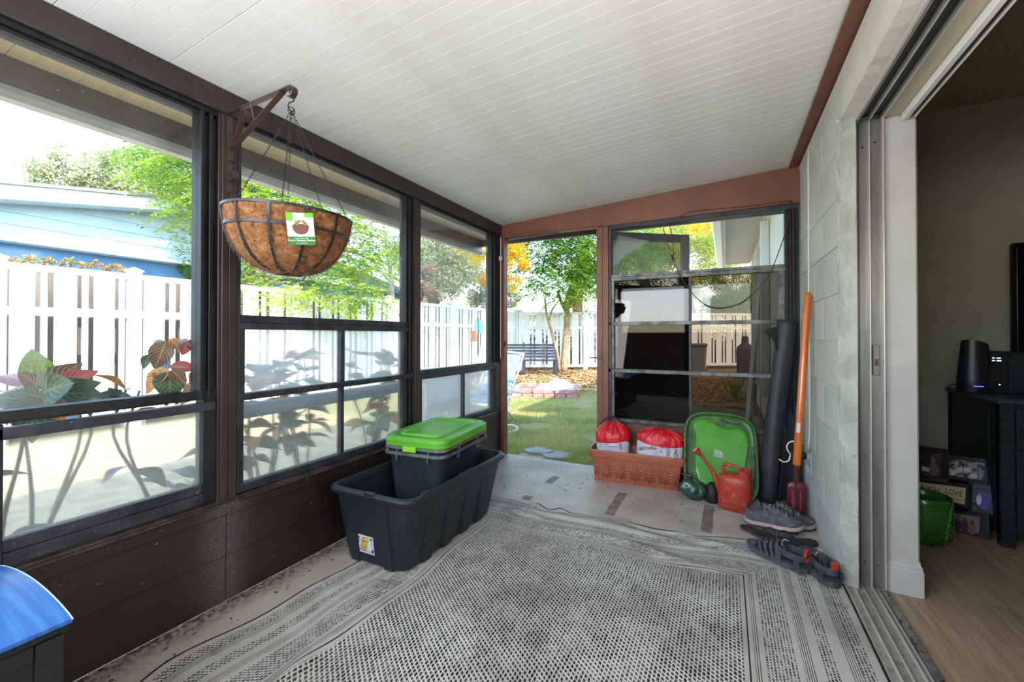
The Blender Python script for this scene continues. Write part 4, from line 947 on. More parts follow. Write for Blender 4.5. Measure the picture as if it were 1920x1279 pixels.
def croton(label, x, y, leaves, nrand, top, seed, kinds, group=None):
    r_ = random.Random(seed); t = thing('croton_shrub', label, 'shrub', (x, y, -.055)); tips = []
    for k in range(5):
        a = r_.uniform(0, 6.28); p = [(x, y, -.055), (x + .10 * math.cos(a), y + .10 * math.sin(a), top * .35), (x + .2 * math.cos(a + .4), y + .22 * math.sin(a + .4), top * .7), (x + .12 * math.cos(a + .9), y + .2 * math.sin(a + .6), top * .93)]
        MB().tube(smooth_path(p, 4), .009, 6, scales=[1.3 - .07 * i for i in range(13)]).build('stem', m_stem, t, smooth=True); tips += smooth_path(p, 4)[4:]
    for (b, e, kd, va, ro, wd) in leaves: put_leaf(t, b, e, kd, va, ro, wd, True)
    for k in range(nrand):
        p = r_.choice(tips); a = r_.uniform(0, 6.28); el = r_.uniform(-.5, .5) if p.z < top * .8 else r_.uniform(-.1, .9); L = r_.uniform(.12, .19)
        d = Vector((math.cos(a) * math.cos(el), math.sin(a) * math.cos(el), math.sin(el)))
        if (p + d * L).x > -1.99: d.x = -abs(d.x)
        if p.x > -2.03: p = Vector((-2.03, p.y, p.z))
        if (p + d * L).x > -1.99: d.x = -.3
        put_leaf(t, p, p + d * L, r_.choice(kinds), r_.randrange(3), r_.uniform(-.5, .5))
    return t
def PL(b, e, ax, ax2, kd, va=0, ro=0., wd=1.): return (at(*b, ax), at(*e, ax2), kd, va, ro, wd)
croton('low croton shrub with broad green and crimson veined leaves outside the first window', -2.52, .60, [
    PL((72, 735), (70, 648), 1.70, 1.72, 'lime', 1, 0.1, .78), PL((60, 730), (6, 680), 1.68, 1.75, 'red', 0, .3), PL((80, 735), (50, 695), 1.62, 1.58, 'vein', 1, 0, 1.1), PL((80, 738), (130, 680), 1.66, 1.68, 'vein', 1, 0, 1.1), PL((100, 735), (172, 692), 1.66, 1.70, 'red', 0), PL((92, 746), (174, 716), 1.62, 1.64, 'green', 0, .2), PL((80, 745), (160, 728), 1.6, 1.6, 'green', 1), PL((70, 745), (5, 712), 1.6, 1.6, 'vein', 1, .2, 1.2), PL((60, 755), (-5, 735), 1.55, 1.5, 'green', 1, 0, 1.2), PL((85, 750), (30, 770), 1.55, 1.5, 'green', 1, 0, 1.2), PL((60, 745), (62, 800), 1.55, 1.45, 'green', 1), PL((100, 750), (118, 790), 1.55, 1.5, 'orange', 2), PL((100, 752), (30, 728), 1.56, 1.5, 'green', 0, 0, 1.4), PL((70, 742), (110, 720), 1.56, 1.5, 'green', 0, 0, 1.5)], 12, .95, 41, ['green', 'vein', 'green'])
croton('croton shrub with drooping orange and grey-purple leaves beside the black window post', -2.42, 1.10, [
    PL((310, 640), (276, 665), 1.72, 1.72, 'grey', 0, .3), PL((312, 640), (290, 690), 1.7, 1.66, 'vein', 1, .2), PL((318, 636), (340, 652), 1.72, 1.72, 'orange', 1, 0, 1.2), PL((350, 635), (335, 660), 1.72, 1.7, 'grey', 1), PL((352, 640), (342, 668), 1.7, 1.7, 'red', 2, 0, 1.3), PL((355, 637), (378, 660), 1.72, 1.72, 'green', 1), PL((320, 690), (272, 690), 1.68, 1.72, 'grey', 0, .2), PL((318, 688), (374, 690), 1.68, 1.72, 'red', 2, .3), PL((318, 692), (262, 735), 1.64, 1.6, 'orange', 0, .2), PL((320, 695), (318, 745), 1.64, 1.6, 'green', 1, 0, 1.3), PL((322, 694), (345, 712), 1.64, 1.62, 'vein', 1), PL((372, 690), (372, 730), 1.72, 1.7, 'orange', 1), PL((280, 665), (268, 690), 1.73, 1.7, 'green', 0), PL((305, 695), (300, 712), 1.66, 1.6, 'orange', 1)], 22, .92, 42, ['green', 'vein', 'grey', 'orange'])
for i, (x, y, tp, lb_) in enumerate(((-2.55, 1.62, .95, 'croton shrub silhouetted in the left small panes of the middle window'), (-2.75, 2.05, 1.0, 'croton shrub silhouetted in the middle of the frosted panes'), (-2.6, 2.55, 1.02, 'tall leafy croton silhouetted in the right small panes of the middle window'), (-2.6, .15, .9, 'croton shrub at the left edge outside the first window'))):
    croton(lb_, x, y, [], 58, tp, 60 + i, ['green', 'green', 'vein', 'orange'])
# ================================================================ STORAGE TOTES
m_tote = mat('black_plastic', '#1a2227', .42, col2='#151b1f', scale=5, bump=.12, bscale=160, bdist=.001, specks=(60, .78, '#59605f'))
m_tote2 = mat('charcoal_plastic', '#283138', .38, col2='#21282d', scale=5, bump=.1, bscale=160, bdist=.001)
m_rim2 = mat('grey_rim_plastic', '#5b6062', .35, col2='#3f4446', scale=16)
def loft_tub(mb, levels, r, n=5, cap0=True, cap1=False):
    """levels: [(hx, hy, z, cx, cy)]"""
    return mb.loft([rr3(hx, hy, min(r, hx * .6), z, n, (cx, cy)) for hx, hy, z, cx, cy in levels], cap0, cap1)
tt = thing('storage_tote', 'large open black plastic tote on the rug holding two nested totes', 'tote', (-1.505, 1.90, .004))
mb = MB(); g = .018
def lv(f, e=0.): return (.19 + .055 * f + e, .40 + .045 * f + e, .352 * f, .015 * f, -.005 * f)
loft_tub(mb, [lv(0, -.012)[:2] + (0, 0, 0), lv(.03), lv(.25), lv(.5), lv(.75), lv(.97)], .06, 6, True, False)
loft_tub(mb, [lv(.03, -.006)[:2] + (.012, 0, 0), lv(.5, -.005), lv(.97, -.005)], .055, 6, True, False)
mb.build('tub', m_tote, tt, smooth='auto', world=False)
# rim with stepped lip
mb = MB(); hx, hy, _, cx, cy = lv(1.)
loft_tub(mb, [(hx - .012, hy - .012, .335, cx, cy), (hx + .010, hy + .010, .333, cx, cy), (hx + .018, hy + .018, .340, cx, cy), (hx + .020, hy + .020, .356, cx, cy), (hx + .014, hy + .014, .366, cx, cy), (hx - .002, hy - .002, .368, cx, cy), (hx - .008, hy - .008, .360, cx, cy), (hx - .012, hy - .012, .335, cx, cy)], .065, 7, False, False)
mb.build('rim', m_tote, tt, smooth='auto', world=False)
mb = MB()
for f in (-.62, -.22, .2, .6):
    for s in (-1, 1):
        a, b = f * .40 - .035, f * .40 + .035
        mb.loft([[(s * (.19 + .055 * q - .004), y0, .352 * q) for y0 in (a - .008, b + .008)] + [(s * (.19 + .055 * q + .013), y0, .352 * q) for y0 in (b - .004 * (1 - q), a + .004 * (1 - q))] for q in (.02, .35, .7, .94)])
for f in (-.55, .55):
    for s in (-1, 1):
        mb.loft([[(x0, s * (.40 + .045 * q - .004) - .005 * q, .352 * q) for x0 in (f * .19 - .03, f * .19 + .03)] + [(x0, s * (.40 + .045 * q + .010) - .005 * q, .352 * q) for x0 in (f * .19 + .025, f * .19 - .025)] for q in (.02, .35, .7, .94)])
mb.build('rib', m_tote, tt, world=False)
mb = MB()
for s in (-1, 1):
    mb.cbox(.005, .07, s * (hy + .012) - .012, s * (hy + .012) + .012, .352, .372, .003)
mb.cbox(hx + .002, hx + .027, -.05, .08, .352, .371, .003); mb.cbox(hx + .002, hx + .027, -.36, -.30, .352, .371, .003); mb.build('rim_catch', m_tote, tt, world=False)
# printed label on the end
lab = MB().box(-.0, .0, 0, 0, 0, 0); lab.v = []; lab.f = []
def onend(x, z, o): q = z / .352; return (x, -(.40 + .045 * q + o) - .005 * q, z)
x0, x1, z0, z1 = -.105, .02, .055, .145
sl_ = MB().add([onend(x0, z0, .0012), onend(x1, z0, .0012), onend(x1, z1, .0012), onend(x0, z1, .0012)], [(0, 1, 2, 3)]).build('label_sticker', mat('sticker_white', '#c9c3d2', .4), tt, world=False)
def stick(xa, xb, za, zb, m, o=.0018): MB().add([onend(xa, za, o), onend(xb, za, o), onend(xb, zb, o), onend(xa, zb, o)], [(0, 1, 2, 3)]).build('print', m, sl_, world=False)
stick(-.097, -.065, .122, .136, mat('print_red', '#8a3a5a', .4)); stick(-.097, -.068, .108, .116, mat('print_dark', '#4a4460', .4)); stick(-.094, -.08, .075, .10, mat('print_blue', '#8f97b5', .4))
MB().add([onend(*p, .0018) for p in ((-.075, .066), (-.03, .066), (-.005, .14), (-.05, .135))], [(0, 1, 2, 3)]).build('print', mat('print_gold', '#b3925a', .4), sl_, world=False)
MB().add([onend(*p, .0022) for p in ((-.042, .105), (-.022, .10), (-.006, .138), (-.03, .137))], [(0, 1, 2, 3)]).build('print', mat('print_yellow', '#c9b040', .4), sl_, world=False)
stick(-.05, -.018, .112, .117, mat('print_brown', '#6a4a20', .4), .0024); stick(-.1, .002, .064, .067, mat('print_dark', '#4a4460', .4)); stick(.003, .017, .062, .082, mat('print_dark', '#4a4460', .4)); stick(.003, .016, .09, .138, mat('print_lilac', '#a3a8cc', .4))
stick(.0, .012, .127, .137, mat('print_dark', '#4a4460', .4), .0022)

def small_tote(label, z, rot, h=.43, lid=False, group=None):
    t = thing('storage_tote', label, 'tote', (-1.555, 2.09, z), (0, 0, R(rot)), group)
    mb = MB(); L_ = lambda f, e=0.: (.145 + .035 * f + e, .235 + .035 * f + e, h * f, 0, 0)
    loft_tub(mb, [L_(0, -.01), L_(.03), L_(.3), L_(.6), L_(.97)], .05, 6, True, False); loft_tub(mb, [L_(.03, -.005), L_(.97, -.005)], .048, 6, True, False)
    mb.build('tub', m_tote2, t, smooth='auto', world=False)
    mb = MB(); hx, hy = L_(1.)[:2]
    loft_tub(mb, [(hx - .006, hy - .006, h - .02, 0, 0), (hx + .016, hy + .016, h - .022, 0, 0), (hx + .021, hy + .021, h - .016, 0, 0), (hx + .019, hy + .019, h - .002, 0, 0), (hx + .008, hy + .008, h, 0, 0), (hx + .006, hy + .006, h - .012, 0, 0), (hx - .006, hy - .006, h - .012, 0, 0), (hx - .006, hy - .006, h - .02, 0, 0)], .055, 7, False, False)
    mb.build('rim', m_rim2, t, smooth='auto', world=False)
    mb = MB()
    for s in (-1, 1):
        for a in (-.12, .12): mb.cbox(s * (hx + .014) - .009, s * (hx + .014) + .009, a * 1.0 - .005, a + .005, h - .05, h - .015, .002)
        for a in (-.10, .10): mb.cbox(a - .004, a + .004, s * (hy + .012) - .008, s * (hy + .012) + .008, h - .05, h - .015, .002)
    mb.build('rib', m_rim2, t, world=False); return t
small_tote('charcoal tote with grey rim, lower of the nested pair standing in the big black tote', .018, 5, .442)
t_up = small_tote('charcoal tote with grey rim, upper of the nested pair right under the green lid', .052, 6, .442)
m_lid = mat('green_lid', '#4f9c22', .36, col2='#60a832', scale=4, bump=.08, bscale=20); m_lidtop = m_lid
ld = thing('tote_lid', 'bright green plastic lid on top of the nested totes', 'lid', (-1.555, 2.09, .492), (0, 0, R(6)))
mb = MB(); hx, hy = .204, .296
loft_tub(mb, [(hx - .004, hy - .004, 0, 0, 0), (hx, hy, .004, 0, 0), (hx, hy, .020, 0, 0), (hx - .004, hy - .004, .022, 0, 0), (hx - .004, hy - .004, .028, 0, 0), (hx, hy, .030, 0, 0), (hx - .002, hy - .002, .046, 0, 0), (hx - .010, hy - .010, .053, 0, 0), (hx - .022, hy - .022, .054, 0, 0), (hx - .032, hy - .032, .048, 0, 0)], .075, 8, False, True)
mb.build('rim', m_lid, ld, smooth='auto', world=False)
# raised bow-tie panel edge
pts = []
for k in range(96):
    a = 2 * math.pi * k / 96; c, s = math.cos(a), math.sin(a); e = 4
    x = (abs(c) ** (2 / e)) * (1 if c > 0 else -1) * .155; yv = (abs(s) ** (2 / e)) * (1 if s > 0 else -1) * .245
    x *= (.80 + .20 * (yv / .245) ** 2 * 1.0); yv *= (.90 + .10 * (x / .155) ** 2); pts.append((x, yv))
mb = MB(); mb.loft([[(x * k, y * k, z) for x, y in pts] for k, z in ((1.06, .0485), (1.03, .060), (.99, .061), (.95, .052))], False, True); mb.build('raised_panel', m_lidtop, ld, smooth='auto', world=False)
mb = MB(); mb.cbox(-.055, .03, -hy - .008, -hy + .006, -.026, .004, .004); mb.build('latch_tab', mat('lime_tab', '#7cc22f', .35), ld, world=False)
mb = MB(); mb.loft([[(x, y, z) for x, y in [(.03 + .055 * math.cos(R(20 * q)), .296 + .018 * math.sin(R(20 * q))) for q in range(10)]] for z in (.03, .05)]); mb.build('handle_lip', m_lid, ld, world=False)

# ================================================================ BLUE LIDDED DECK BOX
m_boxb = mat('deck_box_black', '#14191c', .45, col2='#0f1315', scale=8, bump=.15, bscale=40)
def streak_blue():
    t = NT('deck_box_lid'); v = t.obj((3, 60, 3)); n1 = t.noise(1.2, 5, .65, v)
    c = t.mix(t.ramp(n1, .35, .7), srgb('#28589a'), srgb('#3c74b4')); c = t.mix(t.ramp(t.noise(2.2, 6, .7, v), .66, .8), c, srgb('#7fb0e0')); c = t.mix(t.ramp(t.noise(3, 3, .6, v), .68, .8), c, srgb('#234a7c'))
    t.link(c, t.p.inputs['Base Color']); t.p.inputs['Roughness'].default_value = .33; t.bump(n1, .25, .003); return t.m
m_boxl = streak_blue()
db = thing('deck_box', 'black deck storage box with a gently arched bright blue lid against the knee wall', 'deck box', (-1.60, .0, 0))
MB().cbox(-.225, .240, -.55, .395, 0, .425, .008).build('body', m_boxb, db, world=False)
mb = MB()
for x0, x1 in ((-.225, -.185), (.205, .243)): MB().cbox(x0, x1, .393, .402, .02, .42, .002).build('corner_trim', m_boxb, db, world=False)
mb.cbox(.2405, .248, .355, .40, .02, .42, .002); mb.build('corner_trim', m_boxb, db, world=False); mb = MB().cbox(.2405, .248, -.5, .354, .385, .422, .002); mb.build('edge_trim', m_boxb, db, world=False)
MB().cbox(.2405, .245, -.40, .30, .06, .35, .003).build('side_panel', m_boxb, db, world=False)
prof = []
for k in range(21):
    u = k / 20; prof.append((-.24 + .495 * u, .448 + .028 * math.sin(math.pi * u) ** .8))
top = [(x, z) for x, z in prof]; bot = [(x, z - .010) for x, z in prof][::-1]
mb = MB(); mb.loft([[(x, y, z) for x, z in top + bot] for y in (-.6, .413)]); mb.build('lid', m_boxl, db, world=False, smooth='auto', bevel=.002)
mb = MB(); mb.loft([[(x, y, z) for x, z in [(a, b - .0105) for a, b in prof] + [(.252, .425), (-.236, .425)]] for y in (-.59, .408)]); mb.build('lid_frame', m_boxb, db, world=False, smooth='auto')
MB().tube([(x, .4125, z - .001) for x, z in prof], .0018, 6).build('lid_edge', mat('blue_white_edge', '#b9cbe6', .35), db, world=False)

# ================================================================ HANGING BASKET
m_iron = mat('black_iron', '#1d1f24', .4, .4, col2='#33363c', scale=20)
m_brk = mat('brown_strap_iron', '#5b4640', .4, .3, col2='#473632', scale=8)
def coir_mat():
    t = NT('coir_fibre'); P = t.obj(); n1 = t.noise(42, 6, .75, P); n2 = t.noise(16, 5, .7, t.obj((1, 1, 2.2)))
    c = t.mix(t.ramp(n1, .35, .66), srgb('#6f4526'), srgb('#aa7446')); c = t.mix(t.ramp(n2, .54, .68), c, srgb('#c08c5c')); c = t.mix(t.ramp(t.noise(60, 4, .7, P), .56, .68), c, srgb('#472712'))
    t.link(c, t.p.inputs['Base Color']); t.p.inputs['Roughness'].default_value = .95; t.bump(n1, 1.0, .012); return t.m
m_coir = coir_mat(); m_fib = mat('coir_strand', '#9a6a40', .9, col2='#6f4627', scale=30)
bk = thing('plant_bracket', 'brown scrolled strap iron bracket screwed to the porch post holding the basket', 'bracket', (XL, 1.03, 1.8))
fl_ = [(-.0018, -.011), (.0018, -.011), (.0018, .011), (-.0018, .011)]
def strap(mb, path, wd=.022, th=.004): return mb.sweep(path, [(-wd / 2, -th / 2), (wd / 2, -th / 2), (wd / 2, th / 2), (-wd / 2, th / 2)], up=(0, .0, 1))
def strapY(mb, path, wd=.022, th=.004):
    """flat strap whose width runs along Y; path lies in the XZ plane"""
    P = [Vector((p[0], 1.03, p[1])) for p in path]; rings = []
    for i in range(len(P)):
        d = (P[min(i + 1, len(P) - 1)] - P[max(i - 1, 0)]).normalized(); n_ = Vector((-d.z, 0, d.x)) * th / 2; s_ = Vector((0, wd / 2, 0))
        rings.append([P[i] - s_ - n_, P[i] + s_ - n_, P[i] + s_ + n_, P[i] - s_ + n_])
    return mb.loft(rings)
def xz(c, r, a0, a1, n=14): return [(c[0] + r * math.cos(R(a0 + (a1 - a0) * k / n)), c[1] + r * math.sin(R(a0 + (a1 - a0) * k / n))) for k in range(n + 1)]
strapY(MB(), [(-1.843, 2.030), (-1.50, 2.034), (-1.455, 2.036)] + xz((-1.452, 2.016), .020, 80, -120)).build('arm', m_brk, bk)
strapY(MB(), [(-1.845, 1.70), (-1.845, 2.03)]).build('wall_strap', m_brk, bk)
strapY(MB(), xz((-1.822, 1.845), .020, 300, 150, 10) + [(-1.835, 1.872), (-1.50, 2.030)]).build('strut', m_brk, bk)
strapY(MB(), xz((-1.822, 1.765), .022, 30, -200, 14)).build('scroll', m_brk, bk)
strapY(MB(), xz((-1.800, 1.925), .013, 0, -220, 10)[::-1] + [(-1.786, 1.93), (-1.755, 2.0)] + xz((-1.738, 2.0), .017, 180, -60, 12)).build('scroll', m_brk, bk)
MB().tube([(-1.69, 1.02, 2.03), (-1.69, 1.04, 1.955)], .003, 6).build('rivet', m_brk, bk)
HC = Vector((-1.452, 1.03, 2.0))
hk = thing('hook', 'open black S hook hanging from the bracket tip above the chains', 'hook', tuple(HC))
p = [HC + Vector((0, 0, .004)) + Vector((0, .012 * math.sin(a), .012 * math.cos(a))) for a in [R(k * 25 - 60) for k in range(9)]]
MB().tube([HC + Vector(q) for q in ((.004, -.012, .004), (.004, -.008, .018), (.004, .006, .02), (0, .014, .006), (0, .008, -.016), (0, -.008, -.028), (0, -.014, -.044), (0, -.006, -.056), (0, .008, -.055), (0, .013, -.042))], .0022, 7).build('wire', m_iron, hk, smooth=True)
BC = Vector((-1.455, 1.03, 1.548)); RB = .214; TILT = Matrix.Rotation(R(6.0), 4, Vector((-.45, .89, 0))) @ Matrix.Rotation(R(3.5), 4, Vector((.892, -.452, 0)))
bs = thing('hanging_basket', 'black wire basket lined with orange coconut fibre hanging from the bracket', 'basket', tuple(BC), tuple(TILT.to_euler()))
def bw(theta, phi, r=RB, dep=.212): # theta around, phi 0 rim .. 1 bottom
    a = phi * math.pi / 2; return (r * math.cos(a) ** .75 * math.cos(theta), r * math.cos(a) ** .75 * math.sin(theta), -dep * math.sin(a) ** 1.05)
n1, n2 = 96, 26; V = []
mb = MB(); rings = []
for j in range(n2 + 1):
    ph = j / n2 * .995; ring = []
    for i in range(n1):
        th = 2 * math.pi * i / n1; x, y, z = bw(th, ph, RB - .004, .212); nz_ = noise.noise(Vector((x * 22, y * 22, z * 22))) * .006 + noise.noise(Vector((x * 60, y * 60, z * 60))) * .003
        k = 1 + nz_ / .2; ring.append((x * k, y * k, z + (.010 * noise.noise(Vector((x * 30, y * 30, 9))) if j == 0 else 0) - .002))
    rings.append(ring)
mb.loft(rings, False, True)
rings2 = [[(v[0] * .93, v[1] * .93, v[2] * .93 + .0) for v in r] for r in rings]; rings2[0] = [(v[0] * .95, v[1] * .95, v[2]) for v in rings[0]]
b0_ = len(mb.v); mb.loft([rings[0]] + rings2[1:], False, True); mb.build('coir_liner', m_coir, bs, world=False, smooth=True)
# fibres standing out of the liner
r_ = random.Random(9); mb = MB()
for k in range(2600):
    th = r_.uniform(0, 6.283); ph = r_.uniform(0, .9); p = Vector(bw(th, ph, RB - .001, .214)); n_ = p.normalized(); s_ = Vector((-math.sin(th), math.cos(th), r_.uniform(-1, 1))).normalized() * (1 if r_.random() < .5 else -1)
    L = r_.uniform(.015, .04); h = r_.uniform(.002, .007)
    mb.tube([p - n_ * .002, p + s_ * L * .5 + n_ * h + Vector((0, 0, r_.uniform(-.008, .008))), p + s_ * L + n_ * r_.uniform(-.002, .004)], .00038, 3)
for k in range(150):
    th = R(r_.uniform(120, 200)); ph = r_.uniform(0, .45); p = Vector(bw(th, ph)); n_ = p.normalized(); L = r_.uniform(.015, .05)
    mb.tube([p, p + n_ * L * .5 + Vector((r_.uniform(-.01, .01), r_.uniform(-.01, .01), r_.uniform(-.01, .01))), p + n_ * L * .6 + Vector((r_.uniform(-.015, .015), r_.uniform(-.015, .015), -L * .7))], .0005, 3)
mb.build('fibre', m_fib, bs, world=False, kind='stuff')
def bandring(ph, wd, th, off=.003):
    pts = [Vector(bw(2 * math.pi * k / 64, ph, RB + off, .215)) for k in range(64)]; mb = MB(); rings = []
    for p in pts:
        o = Vector((p.x, p.y, 0)).normalized() * th / 2; z = Vector((0, 0, wd / 2)); rings.append([p - o - z, p + o - z, p + o + z, p - o + z])
    m = 4; vs = [v for r in rings for v in r]; fs = []
    for i in range(64):
        j = (i + 1) % 64
        for k in range(m): l = (k + 1) % m; fs.append((i * m + k, i * m + l, j * m + l, j * m + k))
    return mb.add(vs, fs)
bandring(0.0, .009, .004).build('rim_band', m_iron, bs, world=False, smooth='auto')
bandring(.20, .010, .003).build('hoop', m_iron, bs, world=False, smooth='auto')
MB().lathe([(.002, -.2245), (.045, -.2235), (.05, -.2195), (.04, -.216)], 20).build('base_disc', m_iron, bs, world=False, smooth='auto')
NR = 12
for q in range(NR):
    th = R(8 + 360 / NR * q); P = [Vector(bw(th, f, RB + .004, .219)) for f in [k / 14 * .93 for k in range(15)]]; rings = []
    tdir = Vector((-math.sin(th), math.cos(th), 0)) * .0042
    for i in range(15):
        d = (P[min(i + 1, 14)] - P[max(i - 1, 0)]).normalized(); n_ = d.cross(tdir).normalized() * .0013; rings.append([P[i] - tdir - n_, P[i] + tdir - n_, P[i] + tdir + n_, P[i] - tdir + n_])
    MB().loft(rings).build('rib', m_iron, bs, world=False)
def link_mesh():
    mb = MB(); pts = [(.0028 * math.cos(R(a)), 0, (.0055 if math.sin(R(a)) > 0 else -.0055) + .0028 * math.sin(R(a))) for a in range(0, 360, 36)]
    mb.tube(pts, .0008, 5, closed=True); return mb.mesh('chain_link', True)
ln = link_mesh(); ln.materials.append(m_iron)
Minv = wmat(bs).inverted(); hub = Vector((-1.452, 1.03, 1.945))
for th in (28, 103, 148, 215, 318):
    a = Vector(bw(R(th), 0, RB + .002)); b = Minv @ hub; L = (b - a).length; n = int(L / .0125); mb = MB(); d = (b - a) / L; q = d.to_track_quat('Z', 'Y').to_matrix().to_4x4()
    sag = .006
    for k in range(n):
        M4 = Matrix.Translation(a + d * (k + .5) * L / n + Vector((0, 0, -sag * math.sin(math.pi * (k + .5) / n)))) @ q @ Matrix.Rotation(R(90 * (k % 2)), 4, 'Z')
        vs = [tuple(M4 @ v.co) for v in ln.vertices]; mb.add(vs, [tuple(p.vertices) for p in ln.polygons])
    mb.build('chain', m_iron, bs, world=False, smooth=True)
MB().tube([Minv @ (hub + Vector((.0 , .014 * math.cos(R(a)), .014 * math.sin(R(a))))) for a in range(0, 360, 30)], .0018, 6, closed=True).build('ring', m_iron, bs, world=False, smooth=True)
# tag tucked behind the hoop, facing the camera
fdir = math.atan2(-(BC.y), -(BC.x)) ; th0 = math.atan2(-BC.y, -BC.x) + R(-2)
tb = Vector(bw(th0 - R(-6), .10, RB + .003)); tn = Vector((math.cos(th0), math.sin(th0), -.32)).normalized(); tu = Vector((-math.sin(th0), math.cos(th0), 0)); tv = (Vector((0, 0, 1)) - tn * tn.z).normalized()
# order so the writing reads from outside
tu = tv.cross(tn); rl = R(7); tu, tv = tu * math.cos(rl) + tv * math.sin(rl), tv * math.cos(rl) - tu * math.sin(rl)
To = Vector(bw(th0 + R(2), .16, RB + .010)) + tv * .006 + tu * .030 + tn * .002
def tagq(name, u0, u1, v0, v1, m, o, par): return MB().prism([(u0, v0), (u1, v0), (u1, v1), (u0, v1)], .0006, (To + tn * o, tu, tv, tn)).build(name, m, par, world=False)
tg = tagq('tag', -.041, .041, -.092, .014, mat('tag_white', '#c9c9d0', .4), .0, bs)
tagq('print', -.041, .041, -.092, -.064, mat('tag_green', '#2a6e33', .4), .0008, tg); tagq('print', -.041, -.022, -.012, .014, mat('tag_lime', '#55b51c', .4), .0008, tg); tagq('print', .014, .041, .0, .014, mat('tag_lime', '#55b51c', .4), .0008, tg)
pot_pts = [(.024 * math.cos(R(a)), -.036 + .021 * math.sin(R(a))) for a in range(180, 361, 20)] + [(.026, -.03), (.018, -.022), (-.018, -.022), (-.026, -.03)]
MB().prism(pot_pts, .0004, (To + tn * .0009, tu, tv, tn)).build('print', mat('tag_brown', '#6b3d30', .5), tg, world=False)
for k in range(14):
    a = r_.uniform(.0, 3.14); u = .022 * math.cos(a) * r_.uniform(.2, 1); v = -.026 + .013 * math.sin(a); c = r_.choice(('#7d8a4a', '#c9c08a', '#8a3f4a', '#d9cfa8'))
    MB().prism([(u + .005 * math.cos(R(b)), v + .004 * math.sin(R(b))) for b in range(0, 360, 60)], .0004, (To + tn * (.0013 + k * .00003), tu, tv, tn)).build('print', mat('tag_flower_' + c[1:], c, .5), tg, world=False)
Mt = Matrix((tu, tv, tn)).transposed().to_4x4(); m_tw = mat('print_white', '#e6ece0', .4)
for s_, sz, v in (('Coco Hanging Basket', .0095, -.076), ('natural coconut fiber', .0048, -.069), ('with metal hanger', .0048, -.086)):
    text('lettering', s_, sz, m_tw, tg, To + tv * v + tn * .0018, Mt.to_euler(), .0002)
# ================================================================ PLANTER BOX AND BAGS
m_terra = mat('terracotta_plastic', '#a85f47', .5, col2='#99533d', scale=5, bump=.1, bscale=50)
pa = R(5)
pl = thing('planter_box', 'long terracotta window box planter with raised leaf arches holding two bags', 'planter', (-.605, 3.27, .0), (0, 0, pa * 0 + R(3)))
mb = MB(); PHX, PHY = .325, .098
def plv(f, e=0.): return (.298 + .030 * f + e, .085 + .020 * f + e, .232 * f)
def rr(l, r=.02, n=3): return rr3(l[0], l[1], r, l[2], n)
mb.loft([rr(plv(0)), rr(plv(.05)), rr(plv(.8))], True, False); mb.loft([rr(plv(.05, -.006)), rr(plv(1, -.004))], True, False); mb.build('tub', m_terra, pl, world=False, smooth='auto')
mb = MB(); mb.loft([rr3(.322, .103, .02, .178, 3), rr3(.334, .114, .022, .180, 3), rr3(.346, .126, .024, .232, 3), rr3(.344, .124, .024, .238, 3), rr3(.330, .110, .022, .238, 3), rr3(.322, .103, .02, .178, 3)], False, False); mb.build('rim', m_terra, pl, world=False, smooth='auto')
MB().loft([rr3(.306, .093, .02, -.0, 3), rr3(.308, .095, .02, .012, 3), rr3(.302, .088, .02, .016, 3)]).build('foot', m_terra, pl, world=False)
def fr(x, z, o=.002):  # point on the tapered front face
    f = z / .232; return (x, -(.085 + .020 * f) - o, z)
for i in range(6):
    cx = -.255 + i * .102; mb = MB()
    for rad, cz in ((.042, .058), (.030, .052), (.018, .046)):
        pts = [fr(cx + rad * math.cos(R(a)), cz + rad * 1.25 * math.sin(R(a)), .003) for a in range(-20, 201, 20)]
        mb.tube(pts, .0066, 6, scales=[.5 + .9 * math.sin(math.pi * k / 11) for k in range(12)])
    mb.lathe([(0.001, 0)], 3) if False else None
    mb.tube([fr(cx + .051, .03, .002), fr(cx + .051, .08, .004), fr(cx + .051, .125, .005), fr(cx + .051, .158, .003)], .009, 7, scales=[.7, .8, 1.1, .5]) if i < 5 else None
    if i < 5:
        for s in (-1, 1):
            mb.tube([fr(cx + .051, .075, .003), fr(cx + .051 + s * .010, .10, .005), fr(cx + .051 + s * .020, .128, .004), fr(cx + .051 + s * .022, .14, .002)], .007, 6, scales=[.6, 1, .9, .4])
            mb.tube([fr(cx + .051, .05, .003), fr(cx + .051 + s * .016, .085, .004), fr(cx + .051 + s * .030, .112, .003)], .0055, 6, scales=[.6, 1, .4])
    mb.tube([fr(cx - .012, .035, .003), fr(cx, .028, .004), fr(cx + .012, .035, .003)], .006, 6, scales=[.6, 1.2, .6])
    mb.build('relief_arch', m_terra, pl, world=False, smooth=True)
